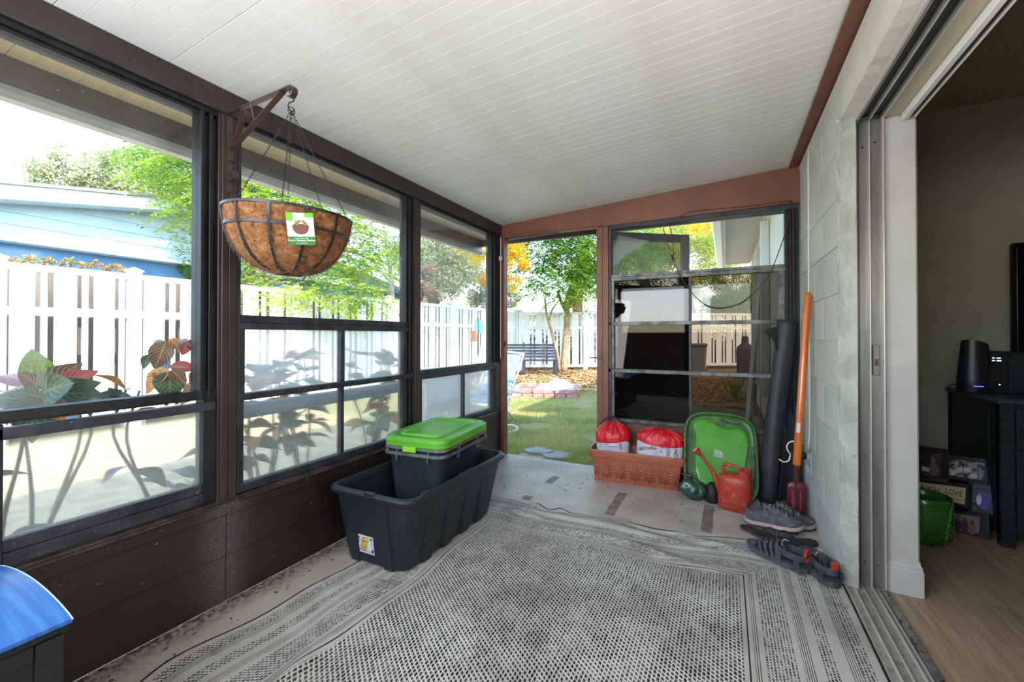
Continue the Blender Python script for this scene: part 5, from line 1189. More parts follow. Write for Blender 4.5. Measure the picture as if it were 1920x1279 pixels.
# bags
m_bagw = mat('printed_bag_white', '#c9c5cc', .45, col2='#aeb2c4', scale=16, lo=.45, hi=.7, bump=.3, bscale=14, bdist=.01)
m_bagr = mat('red_bag_top', '#c41220', .35, col2='#e8323a', scale=9, lo=.4, hi=.75, bump=.7, bscale=26, bdist=.012, spec=.5)
m_ink = mat('bag_ink', '#2a1c22', .5); m_inkr = mat('bag_ink_red', '#7a1f2a', .5); m_inkb = mat('bag_ink_blue', '#6a7aa8', .5)
def bag(label, loc, rz, tilt, w_, dep, hw, htop, seed, letters, dark=False):
    t = thing('mesh_bag', label, 'bag', loc, (R(tilt[0]), R(tilt[1]), R(rz)), 'bags in the planter box'); n = 56
    def ring(kx, ky, z, wr, zz=0, cx=0, cy=0):
        o = []
        for i in range(n):
            a = 2 * math.pi * i / n; f = 1 + wr * (noise.noise(Vector((math.cos(a) * 3, math.sin(a) * 3, seed + z * 9))) + .6 * noise.noise(Vector((math.cos(a) * 8, math.sin(a) * 8, seed))))
            ex = .75; c, s = math.cos(a), math.sin(a)
            o.append((cx + kx * math.copysign(abs(c) ** ex, c) * f, cy + ky * math.copysign(abs(s) ** ex, s) * f, z + zz * math.sin(a * 2 + seed) + wr * .05 * noise.noise(Vector((c * 4, s * 4, z * 20 + seed)))))
        return o
    R_ = [ring(w_ * k, dep * k, z, .03, zz) for k, z, zz in ((.86, 0, 0), (.95, .05, 0), (1.0, hw * .5, 0), (1.02, hw * .8, .003), (1.0, hw, .008))]
    MB().loft(R_, True, False).build('printed_body', m_bagw, t, world=False, smooth=True)
    T = []
    for k in range(15):
        q = k / 14; rad = (1.0 + .04 * math.sin(q * 3)) * math.cos(q * math.pi / 2 * .93) ** .6; T.append(ring(w_ * max(rad, .12) * .995, dep * max(rad, .14) * .995, hw - .004 + htop * q ** .85 * (1 - .12 * q), .05 + .20 * math.sin(q * 3.1), .008 * (1 - q), .004 * q, 0))
    T = [r if k == 0 else [(x + .010 * math.sin(i * 1.25 + seed) * math.sin(k / 14 * 3.1), y, z + .006 * math.sin(i * 2.1 + k * .7 + seed) * math.sin(k / 14 * 3.1)) for i, (x, y, z) in enumerate(r)] for k, r in enumerate(T)]
    MB().loft(T, False, True).build('gathered_top', m_bagr, t, world=False, smooth=True)
    mb = MB(); rr_ = random.Random(seed)
    for k in range(16):
        a = 2 * math.pi * k / 16 + rr_.uniform(-.1, .1); pts = []
        for q in (.25, .5, .75, .97):
            rad = math.cos(q * math.pi / 2 * .93) ** .6 * 1.03; pts.append((w_ * rad * math.cos(a + .2 * q), dep * rad * math.sin(a + .2 * q), hw + htop * q ** .85 * (1 - .12 * q) + .004 + rr_.uniform(-.003, .004)))
        mb.tube(smooth_path(pts, 3), .006, 5, scales=[.5, .7, .9, 1, 1.1, 1, .9, .9, .8, .7])
    mb.build('fold', m_bagr, t, world=False, smooth=True)
    if dark: MB().tube(smooth_path([(-w_ * .75, dep * .3, hw + htop * .75), (-w_ * .3, dep * .55, hw + htop * 1.02), (w_ * .25, dep * .5, hw + htop * 1.02), (w_ * .6, dep * .3, hw + htop * .75)], 5), .007, 6).build('drawstring', m_black, t, world=False, smooth=True)
    for s_, sz, x, z, rot, m in letters:
        yv = -dep * 1.03 * (1 - min(1, abs(x / w_)) ** 2.667) ** .375 - .0045 if abs(x) < w_ else 0
        sl = math.atan2(x / w_ * dep, w_) * .8
        text('lettering', s_, sz, m, t, (x, yv, z), (R(90), R(rot), sl * 1.0), .0006)
    return t
bag('white printed bag with a gathered red mesh top and black drawstring, left in the planter', (-.775, 3.268, .125), 4, (0, -3), .122, .078, .165, .165, 3, [('GO', .034, .070, .140, 90, m_ink), ('NET WT 8 LB', .012, -.055, .15, 0, m_inkb), ('12 oz', .011, -.08, .132, 0, m_ink), ('FRESH PICKED', .011, .01, .137, 0, m_inkb)], True)
bag('wider white printed bag with a slumped red mesh top, right in the planter', (-.450, 3.268, .125), 3, (0, 5), .160, .080, .185, .120, 8, [('GROWN', .034, -.085, .147, -14, m_inkr), ('GOO', .034, .062, .148, 90, m_ink), ('NC', .036, .112, .15, 82, m_ink), ('KEEP IN A COOL DRY PLACE', .009, .0, .174, 0, m_inkb), ('84', .018, .015, .145, 0, m_ink), ('PRODUCT OF THE FARM', .008, -.01, .162, 0, m_inkb)])

# ================================================================ GREEN TRAY LEANING ON THE WALL
m_trayd = mat('dark_green_rim', '#33611d', .3, col2='#254a18', scale=16, bump=.5, bscale=60, specks=(70, .72, '#6f9a4f')); m_trayl = mat('bright_green_panel', '#3f9a12', .3, col2='#358510', scale=3, bump=.1, bscale=30, specks=(60, .78, '#8fc46a'))
ta = math.atan2(.20, .56)
tr_ = thing('boot_tray', 'large bright green plastic tray leaning upright between planter and black mat roll', 'tray', (-.030, 3.17, .004), (R(90 - 19), R(0), R(7)))
def TP(pts, s=1.0): return pts
W2, H2 = .232, .575
def shape(e, z):
    o = []
    for k in range(64):
        a = 2 * math.pi * k / 64; c, s = math.cos(a), math.sin(a); x = math.copysign(abs(c) ** .42, c) * (W2 - e); y = math.copysign(abs(s) ** .42, s) * (H2 / 2 - e) + H2 / 2
        x += (y - H2 / 2) * .02; y += .010 * math.cos(x * 9) - .010 - x * .02; o.append((x, y, z))
    return o
MB().loft([shape(0, .0), shape(-.002, .012), shape(.002, .020), shape(.012, .020), shape(.020, .010), shape(.030, .006), shape(.045, .006)], True, True).build('tray_rim', m_trayd, tr_, world=False, smooth='auto')
def kid(sc, z):
    P = [(-.150, .40), (-.163, .48), (-.115, .522), (-.055, .512), (.0, .478), (.06, .466), (.125, .470), (.176, .430), (.172, .33), (.150, .22), (.135, .12), (.06, .065), (-.05, .06), (-.130, .08), (-.158, .18), (-.155, .29)]
    Q = [Vector((x, y, 0)) for x, y in P]; L = []
    for i in range(len(Q)):
        a, b, c, d = Q[i - 1], Q[i], Q[(i + 1) % len(Q)], Q[(i + 2) % len(Q)]
        for k in range(5):
            t = k / 5; L.append(.5 * ((2 * b) + (-a + c) * t + (2 * a - 5 * b + 4 * c - d) * t * t + (-a + 3 * b - 3 * c + d) * t ** 3))
    return [((v.x) * sc, (v.y - .29) * sc + .29, z) for v in L]
MB().loft([kid(1.03, .006), kid(1.01, .020), kid(.98, .024), kid(.9, .024)], False, True).build('raised_panel', m_trayl, tr_, world=False, smooth='auto')
mb = MB(); 
for k_, z in ((1, 0),): mb.tube([(.075 + .062 * math.cos(R(a)), .523 + .016 * math.sin(R(a)) - .2 * .062 * math.cos(R(a)), .012) for a in range(0, 360, 15)], .005, 6, closed=True)
mb.build('handle_ring', m_trayd, tr_, world=False, smooth=True)
MB().prism([(-.04, .268), (.018, .262), (.022, .30), (.010, .298), (.014, .31), (-.036, .318)], .0012, ((0, 0, .0242), (1, 0, 0), (0, 1, 0), (0, 0, 1))).build('label_scrap', mat('paper_scrap', '#a9b5a6', .7, col2='#8c9a8a', scale=60), tr_, world=False)
mb = MB()
for k in range(4): mb.cbox(-.205 + k * .010, -.202 + k * .010, .12, .44, .006, .014, .001); mb.cbox(.188 + k * .008, .190 + k * .008, .10, .36, .006, .014, .001)
mb.build('side_groove', m_trayd, tr_, world=False)

# ================================================================ WATERING CAN
m_can = mat('red_watering_can', '#a83524', .42, col2='#93301f', scale=5, specks=(85, .655, '#cf9a88'), bump=.15, bscale=60)
wc = thing('watering_can', 'dusty orange-red plastic watering can with long spout in front of the green tray', 'watering can', (.045, 3.03, 0), (0, 0, R(-12)))
def oval(hx, hy, z, cx=0, n=28): return [(cx + hx * math.copysign(abs(math.cos(2 * math.pi * k / n)) ** .72, math.cos(2 * math.pi * k / n)), hy * math.copysign(abs(math.sin(2 * math.pi * k / n)) ** .8, math.sin(2 * math.pi * k / n)), z) for k in range(n)]
MB().loft([oval(.080, .048, .0), oval(.090, .056, .004), oval(.094, .060, .02), oval(.097, .062, .10), oval(.098, .062, .165), oval(.095, .060, .195), oval(.086, .052, .213), oval(.06, .034, .224), oval(.03, .016, .228)]).build('tank', m_can, wc, world=False, smooth=True)
MB().loft([oval(.036, .034, .175, .052, 20), oval(.036, .036, .225, .058, 20), oval(.036, .036, .250, .060, 20), oval(.041, .041, .256, .060, 20), oval(.041, .041, .262, .060, 20), oval(.034, .034, .262, .060, 20), oval(.031, .031, .20, .06, 20)], False, True).build('filler_neck', m_can, wc, world=False, smooth='auto')
MB().tube(smooth_path([(-.068, 0, .195), (-.066, 0, .245), (-.052, 0, .277), (-.02, 0, .275), (.03, 0, .258), (.035, 0, .25)], 5), .011, 8, scales=[1.1] + [1.0] * 24 + [.9]).build('handle', m_can, wc, world=False, smooth=True)
MB().tube(smooth_path([(-.080, -.01, .10), (-.100, -.012, .155), (-.122, -.014, .21), (-.165, -.018, .275), (-.205, -.02, .318)], 5), .016, 10, scales=[1.35 - .8 * min(1, k / 14) * .85 for k in range(21)]).build('spout', m_can, wc, world=False, smooth=True)
d = Vector((-.04, -.002, .043)).normalized(); q = d.to_track_quat('Z', 'Y').to_matrix().to_4x4(); M4 = Matrix.Translation((-.20, -.02, .313)) @ q
MB().lathe([(.009, -.01), (.012, .005), (.026, .034), (.027, .040), (.024, .041), (.0, .042)], 20, cap0=False, cap1=False).xf(M4).build('rose', m_can, wc, world=False, smooth='auto')
MB().lathe([(.0235, .0415), (.022, .046), (.001, .049)], 20).xf(M4).build('rose_face', mat('rose_white', '#c9a698', .5), wc, world=False, smooth='auto', label='pale spray rose face')
mb = MB()
mb.tube(smooth_path([(.092, -.050, .175), (.04, -.0635, .165), (-.02, -.0635, .13), (-.045, -.063, .095)], 5), .003, 6); mb.tube(smooth_path([(-.045, -.062, .085), (-.02, -.062, .05), (.03, -.0615, .028), (.085, -.050, .022)], 5), .003, 6); mb.build('swirl_relief', m_can, wc, world=False, smooth=True)
mb = MB(); 
for x0, x1 in ((-.085, -.045), (.03, .088)): mb.cbox(x0, x1, -.05, .05, 0, .012, .004)
mb.build('foot', m_can, wc, world=False)

# ================================================================ GREEN PLASTIC BAG
m_pbag = mat('green_film', '#1c4a38', .22, col2='#12352a', scale=8, bump=.9, bscale=22, bdist=.015, spec=.7, coat=.3)
pb = thing('plastic_bag', 'crumpled shiny dark green plastic bag on the floor between planter and watering can', 'bag', (-.195, 3.085, 0))
mb = MB(); rings = []
for j in range(17):
    q = j / 16; ring = []
    for i in range(36):
        a = 2 * math.pi * i / 36; rad = (math.sin(min(1, q * 1.25 + .18) * math.pi / 2) * (1 - q ** 3 * .9)); f = 1 + .28 * noise.noise(Vector((math.cos(a) * 2.2, math.sin(a) * 2.2, q * 3))) + .16 * noise.noise(Vector((math.cos(a) * 6, math.sin(a) * 6, q * 7)))
        ring.append(((.105 + .01 * math.cos(a)) * rad * f * math.cos(a) - .02 * q, .075 * rad * f * math.sin(a), max(.001, .145 * q * (1 + .12 * noise.noise(Vector((math.cos(a), math.sin(a), 4)))))))
    rings.append(ring)
mb.loft(rings); mb.build('film', m_pbag, pb, world=False, smooth=True)
MB().loft([[(x * k + cx, y * k, z) for x, y in rrect(.012, .006, .004, 2)] for k, cx, z in ((1, -.02, .138), (1.8, -.03, .155), (2.8, -.05, .165))]).build('tied_end', m_pbag, pb, world=False, smooth=True)
# dark bottle-like lump beside it
kb = thing('shoe_bag', 'small black pouch lying between the green plastic bag and the watering can', 'pouch', (-.085, 3.10, 0))
mb = MB(); mb.loft([[((.045 * r) * math.cos(R(20 * i)) * (1 + .15 * noise.noise(Vector((i * .4, z * 20, 1)))), .05 * r * math.sin(R(20 * i)), z) for i in range(18)] for r, z in ((.8, 0), (1, .02), (1, .06), (.8, .10), (.4, .125), (.1, .13))]); mb.build('pouch_body', mat('black_cloth', '#15171a', .6, bump=.6, bscale=30, bdist=.01), kb, world=False, smooth=True)

# ================================================================ ROLLED BLACK MAT
m_felt = mat('black_landscape_mat', '#26292d', .55, col2='#1b1d20', scale=5, bump=.3, bscale=80)
mr = thing('mat_roll', 'tall roll of black rubber matting leaning in the right corner', 'mat roll', (.245, 3.27, 0))
ax_ = [(.245, 3.265, .005), (.265, 3.275, .30), (.295, 3.29, .62), (.335, 3.305, .95), (.362, 3.325, 1.205)]
A = smooth_path(ax_, 8); mb = MB()
def rollring(c, ph): 
    o = []
    for k in range(40):
        a = 2 * math.pi * k / 40 + ph; r = .054 * (1 - .03 * math.sin(a * 3 + c.z * 6)); o.append((c.x + r * math.cos(a), c.y + r * .9 * math.sin(a), c.z))
    return o
outer = [rollring(c, 0) for c in A]; inner = [[(c.x + (p[0] - c.x) * .86, c.y + (p[1] - c.y) * .86, p[2] + .0) for p in r] for c, r in zip(A, outer)]
mb.loft(outer + inner[::-1][:12], True, False); mb.build('roll', m_felt, mr, smooth=True)
mb = MB()
sp_ = [(A[-1].x + .045 * (1 - k / 60) * math.cos(k * .42), A[-1].y + .04 * (1 - k / 60) * math.sin(k * .42), A[-1].z - .004) for k in range(56)]
mb.sweep(sp_, [(-.0015, -.03), (.0015, -.03), (.0015, .001), (-.0015, .001)]); mb.build('rolled_edge', m_felt, mr)
# loose flap hanging open on the right at the foot
mb = MB(); V = []; nu, nv = 12, 16
for j in range(nv):
    z = .60 - .58 * j / (nv - 1); wdt = .02 + .13 * (j / (nv - 1)) ** .8 if z < .6 else .02
    for i in range(nu):
        u = i / (nu - 1); cx = .262 + .12 * z; V.append((cx + .03 + wdt * u, 3.225 + .03 * math.sin(u * 2.6 + z * 3) + .05 * u, max(.006, z * (1 - .0 * u) + .012 * math.sin(u * 6) - .14 * u * (1 - z) * 0)))
mb.add(V, [(j * nu + i, j * nu + i + 1, (j + 1) * nu + i + 1, (j + 1) * nu + i) for j in range(nv - 1) for i in range(nu - 1)])
mb.build('loose_flap', mat('black_landscape_flap', '#101214', .8), mr, smooth=True, solid=.003)
mb = MB(); mb.add([(.300, 3.27, 1.16), (.245, 3.26, 1.145), (.238, 3.255, 1.115), (.265, 3.26, 1.095), (.29, 3.262, 1.04), (.305, 3.27, .98)], [(0, 1, 2, 3), (0, 3, 4, 5)]); mb.build('torn_corner', mat('black_landscape_flap', '#101214', .8), mr, solid=.003)

# ================================================================ ORANGE HANDLED TOOL
gt = thing('garden_tool', 'long orange wooden handled weeding tool leaning against the block wall', 'garden tool', (.325, 2.80, .0))
a, b = Vector((.325, 2.80, .0)), Vector((.424, 2.945, 1.352)); P = lambda t: a + (b - a) * t
MB().tube([P(.275), P(.28), P(.5), P(.95), P(.985), P(.997), P(1.0)], .0195, 14, scales=[.85, 1.0, 1.0, 1.0, .95, .7, .3]).build('handle', mat('orange_wood', '#c8661c', .35, col2='#b55614', scale=2.5, stretch=(10, 10, 1), coat=.4), gt, smooth=True)
MB().tube([P(.205), P(.215), P(.272), P(.277)], .013, 12, scales=[.6, .9, 1.2, 1.45]).build('ferrule', mat('maroon_ferrule', '#4a1c1a', .4), gt, smooth=True)
MB().tube([P(.0), P(.1), P(.21)], .0045, 8).build('shaft', mat('dark_steel', '#3a3a3c', .4, .7), gt, smooth=True)
MB().obox(P(.0) + Vector((-.02, 0, .004)), P(.0) + Vector((.025, 0, .004)), .016, .006).build('blade', mat('dark_steel', '#3a3a3c', .4, .7), gt)
d = (b - a).normalized(); sd_ = Vector((-.3, -1, .1)).cross(d).normalized(); nn = sd_.cross(d).normalized()
if nn.y > 0: nn = -nn
c = P(.43); MB().prism([(-.009, -.028), (.009, -.028), (.009, .028), (-.009, .028)], .0012, (c + nn * .0195, sd_, d, nn)).build('sticker', mat('sticker_grey', '#b9b2a6', .5), gt)
mp = thing('dustpan', 'small maroon plastic dustpan standing in the corner behind the tool shaft', 'dustpan', (.385, 3.12, 0))
mb = MB(); mb.loft([[(x, y, z) for x, y in ((-.05, -.018), (.052, -.018), (.052, .018), (-.05, .018))] for z in (.0, .01)]); mb.loft([[(x * k, y * k, z) for x, y in rrect(.052, .02, .012, 3)] for k, z in ((.9, .01), (1, .03), (1, .16), (.92, .185), (.5, .2))]); mb.build('pan', mat('maroon_plastic', '#6a1a26', .35, col2='#4d131c', scale=9), mp, world=False, smooth='auto')
mb = MB(); mb.box(-.028, -.018, -.0215, -.019, .03, .15).box(.014, .022, -.0215, -.019, .03, .15); mb.build('ridge', mat('maroon_plastic_light', '#8a3a44', .35), mp, world=False)

# ================================================================ WALL CABLE, OUTLET, PLUG
cb = thing('coax_cable', 'thin white cable running straight down the block wall to the outlet', 'cable', (.445, 3.07, 2.22))
y_ = 3.06
MB().tube(smooth_path([(.446, 3.055, 2.225), (.446, 3.06, 1.8), (.445, 3.065, 1.3), (.446, 3.06, .9), (.446, 3.065, .55), (.440, 3.07, .42)], 5), .0048, 7).build('run', mat('cable_white', '#cfcabd', .45), cb, smooth=True)
mb = MB()
for z in (2.0, 1.55, 1.1, .7): mb.cbox(.438, .4495, 3.05, 3.075, z - .004, z + .004, .001)
mb.build('clip', mat('cable_white', '#cfcabd', .45), cb)
ol = thing('wall_outlet', 'white weathered outdoor outlet box low on the block wall', 'outlet', (.45, 3.03, .34))
MB().cbox(.436, .4497, 2.985, 3.075, .275, .42, .003).build('plate', mat('outlet_grey', '#a9aaa3', .5, col2='#8f8f88', scale=20), ol)
mb = MB(); mb.cbox(.425, .436, 3.0, 3.06, .37, .41, .003); mb.cbox(.425, .436, 3.0, 3.06, .29, .33, .003); mb.build('socket', mat('outlet_cream', '#b5b2a5', .5), ol)
pg = thing('power_plug', 'black plug in the wall outlet with its white looped cord', 'plug', (.40, 3.03, .38))
MB().tube([(.425, 3.03, .385), (.36, 3.03, .388), (.345, 3.03, .388)], .020, 12, scales=[1, 1, .6]).build('body', m_black, pg, smooth='auto')
MB().tube(smooth_path([(.345, 3.03, .388), (.335, 3.02, .40), (.325, 3.02, .43), (.34, 3.02, .46), (.375, 3.02, .47), (.41, 3.04, .46)], 5), .004, 7).tube(smooth_path([(.345, 3.03, .385), (.335, 3.02, .35), (.31, 3.02, .338), (.285, 3.02, .35)], 5), .004, 7).build('cord', mat('cord_white', '#d9d6cf', .4), pg, smooth=True)

# ================================================================ LOOSE WIRE OVER THE END WINDOW
lw = thing('loose_wire', 'thin dark wire sagging across the end window from the brown beam', 'wire', (-.2, YB, 2.0))
def bp(px, py, d=.03):
    # point on the end wall, given in photograph pixels
    v = _F * 790 + _R * (px - 960) + np.array([0, 0, 1.]) * (630 - py); return tuple(np.array([0, 0, 1.1]) + v * (YB - d) / v[1])
m_wire = mat('brown_wire', '#3a2a22', .5)
MB().tube(smooth_path([bp(*p) for p in ((1484, 376), (1482, 395), (1475, 430), (1460, 475), (1440, 520), (1410, 553), (1385, 570), (1350, 577), (1320, 570), (1290, 540), (1265, 495), (1250, 450), (1244, 422), (1256, 423), (1262, 455), (1264, 478))], 4), .003, 6).build('hanging_loop', m_wire, lw, smooth=True)
MB().tube(smooth_path([bp(*p) for p in ((1485, 376), (1440, 381), (1380, 388), (1330, 392), (1298, 396), (1285, 400), (1258, 416), (1200, 423), (1120, 424), (1060, 432), (1020, 432), (960, 440))], 4), .0028, 6).build('beam_run', mat('brown_wire_painted', '#5f3a2d', .5), lw, smooth=True)
MB().cbox(*[f(a, b) for a, b in [(bp(1262, 478)[0] - .008, 0)] for f in (lambda a, b: a, lambda a, b: a + .016)], YB - .042, YB - .026, bp(1262, 483)[2] - .02, bp(1262, 478)[2], .002).build('socket_end', m_black, lw)
MB().tube(smooth_path([bp(*p, .02) for p in ((1485, 376), (1487, 400), (1488, 470), (1488, 560))], 4), .003, 6).build('corner_run', m_wire, lw, smooth=True)
cp = thing('pull_cord', 'white pull cord with a round knob hanging beside the doorway corner post', 'cord', (-1.82, 3.37, 1.7))
MB().tube([(-1.822, 3.36, 2.0), (-1.822, 3.36, 1.4), (-1.822, 3.36, .9)], .003, 6).build('string', mat('cord_white', '#d9d6cf', .4), cp)
MB().lathe([(.002, -.028), (.014, -.018), (.018, 0), (.014, .018), (.004, .03)], 14, (-1.82, 3.355, 1.80)).build('knob', mat('knob_bone', '#b9b3a6', .4), cp, smooth=True)
# ================================================================ SHOES BY THE WALL
def outline(L, W, side):
    """(x, half-left, half-right) stations of a foot-shaped sole, heel at 0, toe at L"""
    st = []
    for k in range(19):
        t = k / 18; e = math.sqrt(max(0, 1 - (2 * t - 1) ** 8)) if t < .5 else math.sqrt(max(0, 1 - ((t - .5) / .5) ** 3.2))
        e = (1 - (1 - min(1, t / .14)) ** 2) ** .5 if t < .14 else e
        base = W * (.40 + .10 * math.sin(math.pi * (t - .35) * 1.1) if t > .2 else .385)
        l = base * e * (1.0 + .06 * (t > .5)); r = base * e * (.95 - .10 * math.exp(-((t - .45) / .12) ** 2)); st.append((L * t, l, r) if side > 0 else (L * t, r, l))
    st[0] = (0, W * .12, W * .12); st[-1] = (L, W * .10, W * .10); return st
def sole(mb, st, z0, z1, lift=lambda x: 0., grow=0.):
    rings = []
    for zz, g in ((z0, -.004), (z0 + .003, grow), (z1 - .003, grow), (z1, -.003)):
        ring = [(x + (g if i == len(st) - 1 else (-g if i == 0 else 0)), r + g, zz + lift(x)) for i, (x, l, r) in enumerate(st)] + [(x, -l - g, zz + lift(x)) for x, l, r in st[::-1]]
        rings.append(ring)
    return mb.loft(rings)
m_snk = mat('sneaker_knit', '#55565a', .8, col2='#3c3d42', scale=40, bump=.5, bscale=220, bdist=.002); m_mid = mat('sneaker_midsole', '#c4b9b6', .6, col2='#a88f8d', scale=12); m_in = mat('shoe_inside', '#191a1d', .8); m_lace = mat('lace_grey', '#8a8a84', .8); m_out = mat('dark_rubber', '#2b2d31', .7)
def sneaker(label, loc, rot, side, tilt=0, pitch=0):
    t = thing('sneaker', label, 'sneaker', loc, (R(tilt), R(pitch), R(rot)), 'pair of grey sneakers'); L = .285; st = outline(L, .104, side)
    up = lambda x: .012 * max(0, (x / L - .75) / .25) ** 2 + .004 * max(0, .15 - x / L) / .15
    sole(MB(), st, 0, .008, up, -.002).build('outsole', m_out, t, world=False, smooth='auto'); sole(MB(), st, .007, .030, up, .003).build('midsole', m_mid, t, world=False, smooth='auto')
    N_, J = 40, 31; V = []
    for i in range(N_):
        tt_ = i / (N_ - 1); x = L * (.012 + .976 * tt_); q = next((k for k in range(1, len(st)) if st[k][0] >= x), len(st) - 1); a, b = st[q - 1], st[q]; f = (x - a[0]) / (b[0] - a[0]); l = a[1] + (b[1] - a[1]) * f; r = a[2] + (b[2] - a[2]) * f
        h = .070 + .022 * max(0, 1 - tt_ / .10) if tt_ < .16 else (.068 + .024 * math.sin(min(1, (tt_ - .16) / .24) * math.pi / 2) if tt_ < .42 else .092 - (tt_ - .42) * .115)
        if tt_ > .80: h = .048 * math.sqrt(max(.03, 1 - ((tt_ - .80) / .205) ** 2))
        if tt_ < .03: h *= .93
        op = max(0, min(1, (tt_ - .035) / .05)) * max(0, min(1, (.43 - tt_) / .10)); op = op * op * (3 - 2 * op)
        for j in range(J):
            a_ = math.pi * j / (J - 1); c, s = math.cos(a_), math.sin(a_); cc = math.copysign(abs(c) ** .7, c); w__ = (r if c > 0 else l) * (1 - .18 * s); z = .024 + up(x) + h * s ** .85
            m_ = max(0, min(1, (.66 - abs(c)) / .10)); m_ = m_ * m_ * (3 - 2 * m_)
            if .60 < abs(c) < .86: z += .004 * op
            V.append((x, w__ * cc * (1 - .10 * m_ * op), z * (1 - m_ * op) + .036 * m_ * op))
    F = [(i * J + j, i * J + j + 1, (i + 1) * J + j + 1, (i + 1) * J + j) for i in range(N_ - 1) for j in range(J - 1)]
    MB().add(V, F).build('upper', m_snk, t, world=False, smooth=True)
    sole(MB(), [(x * .36 + .02, l * .50, r * .50) for x, l, r in st], .034, .0385).build('insole', m_in, t, world=False)
    MB().loft([[(.12 + .075 * k, y, .104 - .022 * k + .013 + (.004 if abs(y) < .01 else 0)) for y in (-.020, -.010, .010, .020)] + [(.12 + .075 * k, y, .098 - .022 * k) for y in (.020, -.020)] for k in (-.35, 0, .5, 1)]).build('tongue', m_snk, t, world=False, smooth=True)
    mb = MB()
    for k in range(5):
        x = .122 + .019 * k; z = .119 - .0078 * k - .001
        mb.tube([(x, -.026, z - .010), (x + .004, 0, z + .004), (x + .009, .026, z - .010)], .0022, 5); mb.tube([(x + .009, -.026, z - .013), (x + .004, 0, z + .005), (x, .026, z - .007)], .0022, 5)
    mb.tube(smooth_path([(.118, 0, .10), (.105, .022, .108), (.095, .034, .092)], 4), .002, 5); mb.tube(smooth_path([(.118, 0, .10), (.11, -.02, .112), (.10, -.036, .095)], 4), .002, 5)
    mb.build('laces', m_lace, t, world=False, smooth=True)
    MB().tube([(.006, 0, .085), (-.006, 0, .098), (.0, 0, .112), (.008, 0, .104)], .0022, 5).build('heel_loop', m_lace, t, world=False, smooth=True); return t
sneaker('grey knit sneaker with white sole resting on the flip flop heel, nearer the camera', (.095, 2.80, .020), -5, 1, 0, -2)
sneaker('grey knit sneaker partly hidden behind the other one, nearer the mat roll', (.165, 2.925, .002), -6, -1)
m_ff = mat('flip_flop_black', '#1d1c1e', .7, col2='#2c2a2b', scale=30, bump=.4, bscale=90); m_ffe = mat('flip_flop_edge', '#7a4e4e', .6, col2='#4d3a3c', scale=10)
def flipflop(label, loc, rot, side, edge):
    t = thing('flip_flop', label, 'flip flop', loc, (0, 0, R(rot)), 'pair of black flip flops'); L = .27; st = outline(L, .10, side); up = lambda x: .006 * (x / L) ** 3
    sole(MB(), st, 0, .010, up).build('sole', edge, t, world=False, smooth='auto'); sole(MB(), [(x, l - .001, r - .001) for x, l, r in st], .010, .015, up).build('footbed', m_ff, t, world=False, smooth='auto')
    mb = MB(); post = (.20, .004 * side, .02); mb.tube([(.20, .004 * side, .012), (.20, .004 * side, .03)], .004, 6)
    for s in (-1, 1):
        P = smooth_path([(.20, .004 * side, .030), (.175, s * .022, .050), (.135, s * .040, .044), (.095, s * .043, .016)], 5); mb.sweep(P, [(-.003, -.0015), (.003, -.0015), (.003, .0015), (-.003, .0015)], scales=[1 + 1.2 * i / (len(P) - 1) for i in range(len(P))])
    mb.build('thong_strap', m_ff, t, world=False, smooth=True); return t
flipflop('black flip flop with a worn pinkish edge under the front grey sneaker', (.075, 2.765, .001), -38, 1, m_ffe)
flipflop('black flip flop with a ring of strap lying against the block wall behind the sandals', (.425, 2.715, .002), 203, -1, m_ff)
m_sdk = mat('sandal_strap', '#3b4048', .6, col2='#2d3138', scale=30, bump=.3, bscale=120); m_ss = mat('sandal_sole', '#464b55', .6, col2='#33373f', scale=20); m_grey = mat('sandal_cord', '#8b93a0', .6); m_rd = mat('red_tab', '#b5331c', .5)
